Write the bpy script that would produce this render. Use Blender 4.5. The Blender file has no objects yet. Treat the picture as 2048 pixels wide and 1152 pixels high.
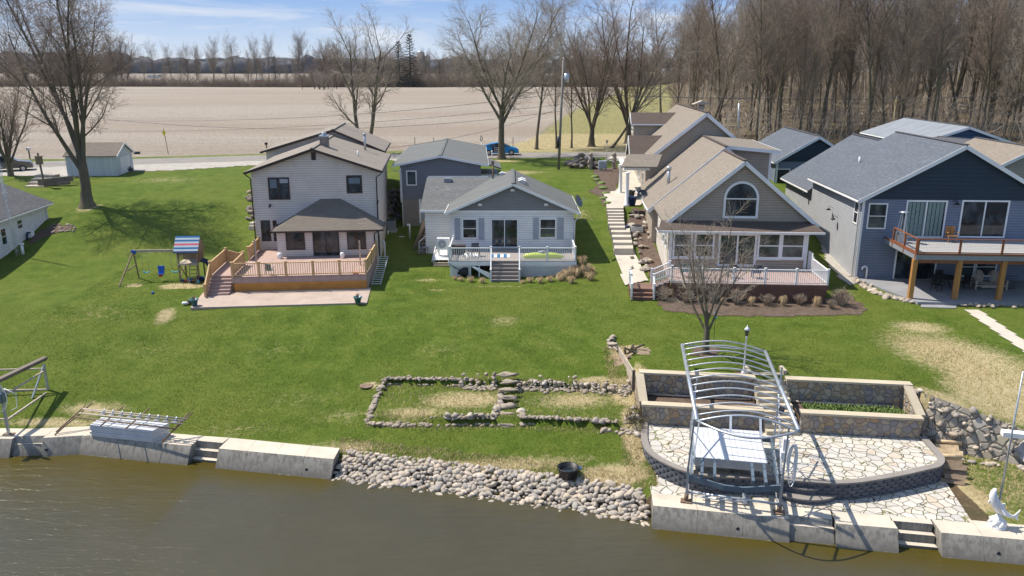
import bpy, math, random
from mathutils import Vector, Matrix, noise
random.seed(7)
S = bpy.context.scene
COL = S.collection
R = math.radians
# ------------------------------------------------------------------ camera
CAMH = 18.0
cam = bpy.data.cameras.new('camera'); cam.sensor_width = 36; cam.lens = 36*1580/2048
cam.clip_start = .5; cam.clip_end = 6000
camo = bpy.data.objects.new('camera', cam); COL.objects.link(camo)
camo.location = (0, 0, CAMH); camo.rotation_euler = (R(90-15.36), 0, 0)
S.camera = camo
S.render.resolution_x = 1024; S.render.resolution_y = 576
# ------------------------------------------------------------------ sky, sun, exposure
w = bpy.data.worlds.new('World'); S.world = w; w.use_nodes = True
SUN = Vector((-.62, .26, 1.0)).normalized()
sel = math.asin(SUN.z); srot = math.atan2(SUN.x, SUN.y)
def build_world():
    t = w.node_tree; t.nodes.clear()
    N = t.nodes.new; L = t.links.new
    out = N('ShaderNodeOutputWorld'); bg = N('ShaderNodeBackground'); sky = N('ShaderNodeTexSky')
    sky.sky_type = 'NISHITA'; sky.sun_disc = False; sky.sun_elevation = sel; sky.sun_rotation = srot
    sky.altitude = 100; sky.air_density = 1.0; sky.dust_density = .25; sky.ozone_density = 1.0
    bg.inputs[1].default_value = .125
    tc = N('ShaderNodeTexCoord'); sep = N('ShaderNodeSeparateXYZ'); L(tc.outputs['Generated'], sep.inputs[0])
    GAIN = bg.inputs[1].default_value*2**.68
    lin = lambda c: tuple(((v/255+.055)/1.055)**2.4/GAIN for v in c)+(1,)
    # the low sky: pale air at the horizon turning blue a few degrees up
    el = N('ShaderNodeMapRange'); el.inputs[1].default_value = 0; el.inputs[2].default_value = .25; L(sep.outputs[2], el.inputs[0])
    cr = N('ShaderNodeValToRGB'); e = cr.color_ramp.elements
    while len(e) < 5: e.new(.5)
    for i, (p, c) in enumerate(((0, (222,232,243)), (.12, (196,215,241)), (.3, (150,184,234)), (.6, (118,160,226)), (1, (104,148,218)))):
        e[i].position = p; e[i].color = tuple(min(1, v*.1) for v in lin(c)[:3])+(1,)
    L(el.outputs[0], cr.inputs[0])
    up = N('ShaderNodeMixRGB'); up.blend_type = 'MULTIPLY'; up.inputs[0].default_value = 1; up.inputs[2].default_value = (10, 10, 10, 1); L(cr.outputs[0], up.inputs[1])
    hz = N('ShaderNodeMapRange'); hz.inputs[1].default_value = .16; hz.inputs[2].default_value = .45; hz.inputs[3].default_value = .95; hz.inputs[4].default_value = .0; L(sep.outputs[2], hz.inputs[0])
    mixl = N('ShaderNodeMixRGB'); L(hz.outputs[0], mixl.inputs[0]); L(sky.outputs[0], mixl.inputs[1]); L(up.outputs[0], mixl.inputs[2])
    # thin wisps of cirrus lying almost level
    mp = N('ShaderNodeMapping'); mp.inputs['Scale'].default_value = (3.6, 3.6, 34); mp.inputs['Rotation'].default_value = (0, R(1.2), 0); mp.inputs['Location'].default_value = (1.9, .4, .2)
    L(tc.outputs['Generated'], mp.inputs[0])
    nz = N('ShaderNodeTexNoise'); nz.inputs['Scale'].default_value = 1.35; nz.inputs['Detail'].default_value = 8; nz.inputs['Roughness'].default_value = .6; nz.inputs['Distortion'].default_value = .35
    L(mp.outputs[0], nz.inputs['Vector'])
    rp = N('ShaderNodeMapRange'); rp.inputs[1].default_value = .50; rp.inputs[2].default_value = .72; rp.inputs[4].default_value = .85; L(nz.outputs[0], rp.inputs[0])
    mix2 = N('ShaderNodeMixRGB'); mix2.inputs[2].default_value = lin((236,240,247)); L(rp.outputs[0], mix2.inputs[0]); L(mixl.outputs[0], mix2.inputs[1])
    L(mix2.outputs[0], bg.inputs[0]); L(bg.outputs[0], out.inputs[0])
build_world()
sl = bpy.data.lights.new('sun', 'SUN'); sl.energy = 4.1; sl.angle = R(.53); sl.color = (1, .93, .82)
so = bpy.data.objects.new('sun', sl); COL.objects.link(so)
so.rotation_euler = SUN.to_track_quat('Z', 'Y').to_euler()
S.view_settings.view_transform = 'Standard'; S.view_settings.look = 'None'; S.view_settings.gamma = 1
S.view_settings.exposure = .68
S.render.engine = 'CYCLES'
S.cycles.max_bounces = 6; S.cycles.transparent_max_bounces = 6

# ------------------------------------------------------------------ photo calibration: a pixel of the 2048x1152 photograph seen from the camera
F = 1580.; PT = R(15.36); CP, SP = math.cos(PT), math.sin(PT)
def ray(px, py):
    u = (px-1024)/F; v = (576-py)/F
    return Vector((u, CP+v*SP, -SP+v*CP))
def gz(px, py, z):
    d = ray(px, py); t = (z-CAMH)/d.z
    return Vector((d.x*t, d.y*t, z))
def gy(px, py, y):
    d = ray(px, py); t = y/d.y
    return Vector((d.x*t, y, CAMH+d.z*t))

# ------------------------------------------------------------------ mesh building
class MB:
    def __init__(s): s.v = []; s.f = []; s.m = []; s.k = 0; s.sm = []; s.smooth = False
    def vs(s, pts):
        b = len(s.v); s.v.extend([tuple(p) for p in pts]); return b
    def face(s, idx): s.f.append(tuple(idx)); s.m.append(s.k); s.sm.append(s.smooth)
    def poly(s, pts):
        b = s.vs(pts); s.face(range(b, b+len(pts))); return s
    def box(s, x0, x1, y0, y1, z0, z1):
        if x0 > x1: x0, x1 = x1, x0
        if y0 > y1: y0, y1 = y1, y0
        if z0 > z1: z0, z1 = z1, z0
        b = s.vs([(x0,y0,z0),(x1,y0,z0),(x1,y1,z0),(x0,y1,z0),(x0,y0,z1),(x1,y0,z1),(x1,y1,z1),(x0,y1,z1)])
        for q in ((0,3,2,1),(4,5,6,7),(0,1,5,4),(1,2,6,5),(2,3,7,6),(3,0,4,7)): s.face([b+i for i in q])
        return s
    def extr(s, pts, vec):
        """closed prism: polygon pts swept by vec"""
        n = len(pts); P = [Vector(p) for p in pts]; vec = Vector(vec)
        nr = Vector((0,0,0))
        for i in range(n): nr += P[i].cross(P[(i+1) % n])
        if nr.dot(vec) > 0: P.reverse()
        b = s.vs(P+[p+vec for p in P])
        s.face(range(b, b+n)); s.face([b+n+i for i in reversed(range(n))])
        for i in range(n):
            j = (i+1) % n; s.face([b+j, b+i, b+n+i, b+n+j])
        return s
    def bar(s, p, q, w, h=None, up=(0,0,1)):
        p = Vector(p); q = Vector(q); h = h or w
        d = (q-p).normalized(); u = Vector(up)
        if abs(d.dot(u)) > .98: u = Vector((0,1,0))
        a = d.cross(u).normalized()*w/2; c = a.cross(d).normalized()*h/2
        s.extr([p-a-c, p+a-c, p+a+c, p-a+c], q-p); return s
    def tube(s, pts, rad, n=6, cap=True, closed=False):
        pts = [Vector(p) for p in pts]
        if not hasattr(rad, '__len__'): rad = [rad]*len(pts)
        rings = []; prev = None; m = len(pts)
        for i, p in enumerate(pts):
            if closed: d = pts[(i+1) % m]-pts[i-1]
            else: d = pts[min(i+1, m-1)]-pts[max(i-1, 0)]
            if d.length < 1e-9: d = Vector((0,0,1))
            d.normalize()
            if prev is None:
                a = d.cross(Vector((0,0,1)) if abs(d.z) < .95 else Vector((1,0,0))).normalized()
            else:
                a = (prev-d*prev.dot(d))
                a = a.normalized() if a.length > 1e-6 else d.orthogonal().normalized()
            prev = a; c = d.cross(a)
            rings.append(s.vs([p+(a*math.cos(2*math.pi*k/n)+c*math.sin(2*math.pi*k/n))*rad[i] for k in range(n)]))
        R_ = list(zip(rings, rings[1:])) + ([(rings[-1], rings[0])] if closed else [])
        sm = s.smooth; s.smooth = n > 4
        for a, b in R_:
            for k in range(n):
                j = (k+1) % n; s.face([a+k, a+j, b+j, b+k])
        s.smooth = sm
        if cap and not closed:
            s.face([rings[0]+k for k in reversed(range(n))]); s.face([rings[-1]+k for k in range(n)])
        return s
    def lathe(s, o, prof, n=16):
        """prof = list of (radius, z)"""
        o = Vector(o); rings = []
        for r, z in prof:
            rings.append(s.vs([(o.x+r*math.cos(2*math.pi*k/n), o.y+r*math.sin(2*math.pi*k/n), o.z+z) for k in range(n)]))
        sm = s.smooth; s.smooth = True
        for a, b in zip(rings, rings[1:]):
            for k in range(n):
                j = (k+1) % n; s.face([a+k, a+j, b+j, b+k])
        s.smooth = sm
        s.face([rings[0]+k for k in reversed(range(n))]); s.face([rings[-1]+k for k in range(n)])
        return s
    def blob(s, c, rx, ry, rz, seed=0, rough=.12, seg=8, rings=5, cut=None):
        c = Vector(c); b0 = len(s.v); idx = []
        for i in range(rings+1):
            th = math.pi*i/rings
            row = []
            for k in range(seg):
                ph = 2*math.pi*k/seg
                d = Vector((math.sin(th)*math.cos(ph), math.sin(th)*math.sin(ph), math.cos(th)))
                q = 1+rough*2.2*noise.noise(d*1.3+Vector((seed*3.1, seed*1.7, seed)))
                row.append((c.x+d.x*rx*q, c.y+d.y*ry*q, c.z+d.z*rz*q))
                if i in (0, rings): break
            idx.append(s.vs(row))
        sm = s.smooth; s.smooth = True
        for i in range(rings):
            for k in range(seg):
                j = (k+1) % seg
                if i == 0: s.face([idx[0], idx[1]+k, idx[1]+j])
                elif i == rings-1: s.face([idx[i]+k, idx[rings], idx[i]+j])
                else: s.face([idx[i]+k, idx[i+1]+k, idx[i+1]+j, idx[i]+j])
        s.smooth = sm
        return s
    def mesh(s, name, mats):
        me = bpy.data.meshes.new(name); me.from_pydata(s.v, [], s.f)
        for m in (mats if isinstance(mats, (list, tuple)) else [mats]): me.materials.append(m)
        me.polygons.foreach_set('material_index', s.m)
        me.polygons.foreach_set('use_smooth', s.sm)
        uv = me.uv_layers.new(name='UVMap'); co = s.v; arr = [0.0]*(2*len(me.loops)); Z = Vector((0,0,1))
        for p in me.polygons:
            n = p.normal
            if abs(n.z) > .999: a = Vector((1,0,0)); b = Vector((0,1,0))
            else: a = Z.cross(n).normalized(); b = n.cross(a)
            for li in p.loop_indices:
                q = Vector(co[me.loops[li].vertex_index]); arr[2*li] = q.dot(a); arr[2*li+1] = q.dot(b)
        uv.data.foreach_set('uv', arr)
        me.update(); return me

def tag(o, label=None, cat=None, group=None, kind=None):
    if label: o['label'] = label
    if cat: o['category'] = cat
    if group: o['group'] = group
    if kind: o['kind'] = kind
    return o
def build(name, mb, mats, parent=None, loc=None, rz=None, **k):
    o = bpy.data.objects.new(name, mb.mesh(name, mats)); COL.objects.link(o)
    if parent: o.parent = parent
    if loc is not None: o.location = loc
    if rz is not None: o.rotation_euler = (0, 0, rz)
    return tag(o, **k)
def thing(name, label, cat, loc, rz=0, group=None):
    o = bpy.data.objects.new(name, None); COL.objects.link(o); o.empty_display_size = .3
    o.location = loc; o.rotation_euler = (0, 0, rz); return tag(o, label, cat, group)
def copy_tree(o, parent=None, kids=None):
    kids = kids or {}
    c = o.copy(); COL.objects.link(c)
    if parent: c.parent = parent
    for ch in list(KIDS(o)): copy_tree(ch, c)
    return c
def KIDS(o): return [c for c in bpy.data.objects if c.parent == o]
def structure(name, mb, mats, **k): return build(name, mb, mats, kind='structure', **k)

class Frame:
    """a house's own axes: x along its lakeside wall, y away from the lake"""
    def __init__(s, o, deg):
        s.o = Vector((o[0], o[1], 0)); s.a = R(deg)
        s.ux = Vector((math.cos(s.a), math.sin(s.a), 0)); s.uy = Vector((-math.sin(s.a), math.cos(s.a), 0))
    def loc(s, px, py, yl=0.):
        d = ray(px, py); C = Vector((0, 0, CAMH)); t = (yl-(C-s.o).dot(s.uy))/d.dot(s.uy); p = C+d*t
        return (p-s.o).dot(s.ux), p.z
    def lx(s, px, py, yl=0.): return s.loc(px, py, yl)[0]
    def lz(s, px, py, yl=0.): return s.loc(px, py, yl)[1]
    def gz(s, px, py, z):
        p = gz(px, py, z)-s.o; return p.dot(s.ux), p.dot(s.uy)
    def w(s, x, y, z): return s.o+s.ux*x+s.uy*y+Vector((0, 0, z))
# ------------------------------------------------------------------ materials
MATS = {}
class NT:
    def __init__(s, name):
        s.m = bpy.data.materials.new(name); s.m.use_nodes = True; s.t = s.m.node_tree
        s.b = s.t.nodes['Principled BSDF']; s.L = s.t.links.new
        s.tc = s.N('ShaderNodeTexCoord')
    def N(s, t, **k):
        n = s.t.nodes.new(t)
        for a, b in k.items(): setattr(n, a, b)
        return n
    def coord(s, kind='Object', scale=(1,1,1), rot=(0,0,0)):
        mp = s.N('ShaderNodeMapping'); mp.inputs['Scale'].default_value = scale; mp.inputs['Rotation'].default_value = rot
        if kind == 'World':
            g = s.N('ShaderNodeNewGeometry'); s.L(g.outputs['Position'], mp.inputs[0])
        else: s.L(s.tc.outputs[kind], mp.inputs[0])
        return mp.outputs[0]
    def noise(s, v, scale, detail=4, rough=.55, dist=0, ch=0):
        n = s.N('ShaderNodeTexNoise'); n.inputs['Scale'].default_value = scale; n.inputs['Detail'].default_value = detail
        n.inputs['Roughness'].default_value = rough; n.inputs['Distortion'].default_value = dist; s.L(v, n.inputs['Vector']); return n.outputs[ch]
    def vor(s, v, scale, feat='F1', out='Distance', rnd=1):
        n = s.N('ShaderNodeTexVoronoi', feature=feat); n.inputs['Scale'].default_value = scale; n.inputs['Randomness'].default_value = rnd
        s.L(v, n.inputs['Vector']); return n.outputs[out]
    def rng(s, v, a, b, c=0., d=1.):
        n = s.N('ShaderNodeMapRange'); n.inputs[1].default_value = a; n.inputs[2].default_value = b; n.inputs[3].default_value = c; n.inputs[4].default_value = d
        s.L(v, n.inputs[0]); return n.outputs[0]
    def math(s, op, a, b=None, c=None):
        n = s.N('ShaderNodeMath', operation=op)
        for i, x in enumerate((a, b, c)):
            if x is None: continue
            if isinstance(x, (int, float)): n.inputs[i].default_value = x
            else: s.L(x, n.inputs[i])
        return n.outputs[0]
    def mix(s, f, a, b, bt='MIX'):
        n = s.N('ShaderNodeMixRGB', blend_type=bt)
        for i, x in enumerate((f, a, b)):
            if isinstance(x, (int, float)): n.inputs[i].default_value = x
            elif isinstance(x, tuple): n.inputs[i].default_value = (*x[:3], 1)
            else: s.L(x, n.inputs[i])
        return n.outputs[0]
    def ramp(s, v, stops):
        n = s.N('ShaderNodeValToRGB'); e = n.color_ramp.elements
        while len(e) < len(stops): e.new(.5)
        for i, (p, c) in enumerate(stops): e[i].position = p; e[i].color = (*c, 1)
        s.L(v, n.inputs[0]); return n.outputs[0]
    def bump(s, h, strength=.5, dist=.02):
        n = s.N('ShaderNodeBump'); n.inputs['Strength'].default_value = strength; n.inputs['Distance'].default_value = dist
        s.L(h, n.inputs['Height']); s.L(n.outputs[0], s.b.inputs['Normal']); return n
    def col(s, c):
        if isinstance(c, tuple): s.b.inputs['Base Color'].default_value = (*c[:3], 1)
        else: s.L(c, s.b.inputs['Base Color'])
    def done(s, rough=.7, metal=0., spec=.4):
        s.b.inputs['Roughness'].default_value = rough; s.b.inputs['Metallic'].default_value = metal
        s.b.inputs['Specular IOR Level'].default_value = spec; return s.m
def mul(c, k): return tuple(min(1, x*k) for x in c)

def m_paint(name, c, rough=.55, var=.12, metal=0., sc=1.5):
    n = NT(name); v = n.coord('Object'); a = n.noise(v, sc, 5, .6)
    n.col(n.mix(n.rng(a, .3, .7), mul(c, 1-var), mul(c, 1+var*.6)))
    n.bump(n.noise(v, 30, 3), .12, .01); return n.done(rough, metal)
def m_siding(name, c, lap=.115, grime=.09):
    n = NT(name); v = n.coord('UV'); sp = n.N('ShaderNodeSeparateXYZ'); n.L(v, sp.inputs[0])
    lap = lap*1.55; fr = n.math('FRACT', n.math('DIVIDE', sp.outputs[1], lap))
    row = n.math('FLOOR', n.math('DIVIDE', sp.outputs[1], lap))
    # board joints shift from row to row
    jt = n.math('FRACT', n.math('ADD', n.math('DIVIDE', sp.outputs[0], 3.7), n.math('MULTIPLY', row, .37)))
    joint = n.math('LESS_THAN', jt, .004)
    gap = n.math('LESS_THAN', fr, .2)  # shadow line of each lap, painted as a darker strip in the siding colour
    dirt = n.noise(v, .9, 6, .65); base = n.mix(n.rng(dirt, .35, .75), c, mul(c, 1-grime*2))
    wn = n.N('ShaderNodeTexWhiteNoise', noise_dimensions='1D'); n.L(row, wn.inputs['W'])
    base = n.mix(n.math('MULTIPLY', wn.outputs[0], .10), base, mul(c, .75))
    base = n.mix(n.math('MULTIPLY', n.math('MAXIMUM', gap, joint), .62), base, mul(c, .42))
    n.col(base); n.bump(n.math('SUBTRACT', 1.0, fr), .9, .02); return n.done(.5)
def m_shingle(name, c, c2, bw=.42, rh=.19, contrast=1.):
    n = NT(name); v = n.coord('UV'); br = n.N('ShaderNodeTexBrick'); n.L(v, br.inputs['Vector'])
    br.inputs['Scale'].default_value = 1; br.inputs['Brick Width'].default_value = bw; br.inputs['Row Height'].default_value = rh
    br.inputs['Mortar Size'].default_value = .022; br.inputs['Bias'].default_value = 0; br.offset = .5
    br.inputs['Color1'].default_value = (*c, 1); br.inputs['Color2'].default_value = (*c2, 1); br.inputs['Mortar'].default_value = (*mul(c, .45), 1)
    st = n.noise(n.coord('UV', (.25, .9, 1)), 1.2, 5, .6); k = n.mix(n.rng(st, .35, .7), br.outputs[0], mul(c, .72))
    g = n.noise(v, 14, 4, .8); k = n.mix(n.rng(g, .3, .7, 0, .35), k, mul(c2, 1.35)); bt = n.noise(n.coord('UV', (2.2, 4.5, 1)), 1, 3, .8); k = n.mix(n.rng(bt, .38, .62, 0, .6), k, mul(c, .62))
    n.col(k); n.bump(br.outputs['Fac'], -.6, .02); return n.done(.92, spec=.2)
def m_stripe_roof(name, c):
    n = NT(name); v = n.coord('UV'); sp = n.N('ShaderNodeSeparateXYZ'); n.L(v, sp.inputs[0])
    fr = n.math('FRACT', n.math('DIVIDE', sp.outputs[0], .30)); g = n.rng(n.math('ABSOLUTE', n.math('SUBTRACT', fr, .5)), .30, .46)
    st = n.noise(n.coord('UV', (.8, .2, 1)), 1.5, 6, .7)
    k = n.mix(n.rng(st, .3, .75), mul(c, 1.25), mul(c, .62)); k = n.mix(n.math('MULTIPLY', g, .6), k, mul(c, .35))
    fr2 = n.math('LESS_THAN', n.math('FRACT', n.math('DIVIDE', sp.outputs[1], .14)), .14); k = n.mix(n.math('MULTIPLY', fr2, .22), k, mul(c, .4))
    n.col(n.mix(n.rng(n.noise(v, 9, 4, .8), .35, .7, 0, .4), k, mul(c, 1.4)))
    n.bump(g, -.5, .02); return n.done(.9, spec=.2)
def m_boards(name, c, wd=.14, var=.25, axis=0, rough=.75, gapc=.35):
    n = NT(name); v = n.coord('UV'); sp = n.N('ShaderNodeSeparateXYZ'); n.L(v, sp.inputs[0])
    u = n.math('DIVIDE', sp.outputs[axis], wd); fr = n.math('FRACT', u); row = n.math('FLOOR', u)
    wn = n.N('ShaderNodeTexWhiteNoise', noise_dimensions='1D'); n.L(row, wn.inputs['W'])
    sc = (9, 1.2, 1) if axis == 0 else (1.2, 9, 1)
    gr = n.noise(n.coord('UV', sc), 3, 5, .65)
    k = n.mix(wn.outputs[0], mul(c, 1-var), mul(c, 1+var*.5)); k = n.mix(n.rng(gr, .3, .7, 0, .4), k, mul(c, .6))
    k = n.mix(n.math('MULTIPLY', n.math('LESS_THAN', fr, .07), .8), k, mul(c, gapc))
    n.col(k); n.bump(n.rng(fr, 0, .07), .5, .01); return n.done(rough)
def m_concrete(name, c, stain=.5, sc=1.):
    n = NT(name); v = n.coord('World'); a = n.noise(v, .8*sc, 7, .65); b = n.noise(v, 9*sc, 5, .7)
    k = n.mix(n.rng(a, .35, .7), mul(c, 1.1), mul(c, 1-stain*.4)); k = n.mix(n.rng(b, .35, .75, 0, .45), k, mul(c, .72))
    sp = n.noise(v, 40, 2, .5); k = n.mix(n.rng(sp, .62, .7, 0, .3), k, mul(c, .5))
    n.col(k); n.bump(b, .25, .02); return n.done(.9, spec=.25)
def m_seaface(name, c):
    """seawall face: dark algae line above the water, streaks below the coping"""
    n = NT(name); g = n.N('ShaderNodeNewGeometry'); sp = n.N('ShaderNodeSeparateXYZ'); n.L(g.outputs['Position'], sp.inputs[0])
    v = n.coord('World'); a = n.noise(v, 2.0, 6, .7); st = n.noise(n.coord('World', (5, 5, .5)), 1.4, 5, .6)
    zz = n.math('ADD', sp.outputs[2], n.math('MULTIPLY', n.math('SUBTRACT', a, .5), .55))
    k = n.ramp(zz, [(.0, (.05, .055, .01)), (.10, (.11, .105, .04)), (.15, (.34, .31, .23)), (.22, (.13, .12, .10)), (.42, mul(c, .6)), (1, c)])
    k = n.mix(n.rng(st, .44, .62, 0, .75), k, mul(c, .38)); k = n.mix(n.rng(n.noise(v, 14, 5, .7), .35, .75, 0, .4), k, mul(c, .6))
    n.col(k); n.bump(a, .3, .03); return n.done(.88, spec=.25)
def m_fieldstone(name, sc=3.2, cols=((.42,.32,.20),(.46,.385,.28),(.25,.245,.255),(.38,.27,.17),(.44,.385,.31)), mortar=(.22,.20,.17)):
    n = NT(name); v = n.coord('UV'); nd = n.noise(v, 2.5, 3, .5, 0, 1)
    wv = n.N('ShaderNodeVectorMath', operation='ADD'); n.L(v, wv.inputs[0])
    ws = n.N('ShaderNodeVectorMath', operation='SCALE'); ws.inputs['Scale'].default_value = .16; n.L(nd, ws.inputs[0]); n.L(ws.outputs[0], wv.inputs[1])
    c = n.vor(wv.outputs[0], sc, 'F1', 'Color'); e = n.vor(wv.outputs[0], sc, 'DISTANCE_TO_EDGE', 'Distance')
    bw = n.N('ShaderNodeSeparateColor'); n.L(c, bw.inputs[0])
    k = n.ramp(bw.outputs[0], [(i/(len(cols)-1), x) for i, x in enumerate(cols)])
    k = n.mix(n.rng(n.noise(v, 22, 5, .7), .3, .7, 0, .5), k, n.mix(1, k, (.6, .6, .6), 'MULTIPLY'))
    k = n.mix(n.rng(e, .008, .035, 1, 0), k, mortar); n.col(k)
    n.bump(n.rng(e, 0, .12), .9, .05); return n.done(.85, spec=.25)
def m_flag(name):
    n = NT(name); v = n.coord('World', (1, 1, 0)); nd = n.noise(v, 1.6, 2, .5, 0, 1)
    wv = n.N('ShaderNodeVectorMath', operation='ADD'); n.L(v, wv.inputs[0])
    ws = n.N('ShaderNodeVectorMath', operation='SCALE'); ws.inputs['Scale'].default_value = .25; n.L(nd, ws.inputs[0]); n.L(ws.outputs[0], wv.inputs[1])
    c = n.vor(wv.outputs[0], 2.35, 'F1', 'Color'); e = n.vor(wv.outputs[0], 2.35, 'DISTANCE_TO_EDGE', 'Distance')
    bw = n.N('ShaderNodeSeparateColor'); n.L(c, bw.inputs[0])
    k = n.ramp(bw.outputs[0], [(0, (.54,.50,.43)), (.3, (.60,.56,.50)), (.6, (.46,.44,.41)), (.8, (.62,.56,.47)), (1, (.46,.37,.28))])
    k = n.mix(n.rng(n.noise(v, 5, 6, .7), .4, .72, 0, .6), k, (.38, .35, .30)); k = n.mix(n.rng(n.noise(v, .8, 6, .75), .48, .66, 0, .45), k, (.33, .30, .25))
    gap = n.mix(n.rng(n.noise(v, .7, 3), .4, .6), (.07, .06, .045), (.14, .15, .03))
    e2 = n.math('ADD', e, n.math('MULTIPLY', n.math('SUBTRACT', n.noise(v, 12, 3, .6), .5), .04))
    k = n.mix(n.rng(e2, .014, .036, 1, 0), k, gap); n.col(k); n.bump(n.rng(e2, 0, .06), .8, .04); return n.done(.85, spec=.25)
def m_glass(name, c=(.012,.016,.02), refl=(.055,.07,.08)):
    n = NT(name); v = n.coord('Object'); a = n.noise(n.coord('Object', (1, 1, .6)), 1.1, 3, .5)
    n.col(n.mix(n.rng(a, .45, .6), c, refl)); return n.done(.06, spec=.6)  # reflected sky painted as paler bluish patches in the pane colour
def m_rock(name, c1, c2, c3, sc=5):
    n = NT(name); oi = n.N('ShaderNodeObjectInfo'); v = n.coord('Object')
    k = n.ramp(oi.outputs['Random'], [(0, c1), (.35, c2), (.7, mul(c1, .8)), (1, c3)])
    a = n.noise(v, sc, 6, .7); k = n.mix(n.rng(a, .35, .7, 0, .55), k, n.mix(1, k, (.5, .47, .42), 'MULTIPLY'))
    g_ = n.N('ShaderNodeNewGeometry'); sz = n.N('ShaderNodeSeparateXYZ'); n.L(g_.outputs['Position'], sz.inputs[0]); k = n.mix(n.rng(sz.outputs[2], .02, .12, .85, 0), k, (.05, .05, .028))
    n.col(k); n.bump(a, .4, .04); return n.done(.85, spec=.3)
def m_bark(name, c, c2, sc=1):
    n = NT(name); v = n.coord('Object', (3*sc, 3*sc, .7*sc)); a = n.noise(v, 2, 6, .7); b = n.noise(n.coord('Object'), .35, 3, .5)
    k = n.mix(n.rng(a, .35, .65), c, mul(c2, .9)); k = n.mix(n.rng(b, .4, .62, 0, .5), k, (.16, .155, .07))
    n.col(k); n.bump(a, .8, .05); return n.done(.95, spec=.15)
def m_tuft(name, c, c2):
    n = NT(name); v = n.coord('World'); a = n.noise(v, 3.5, 5, .7)
    n.col(n.mix(n.rng(a, .35, .65), c, c2)); return n.done(.9, spec=.1)

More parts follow.
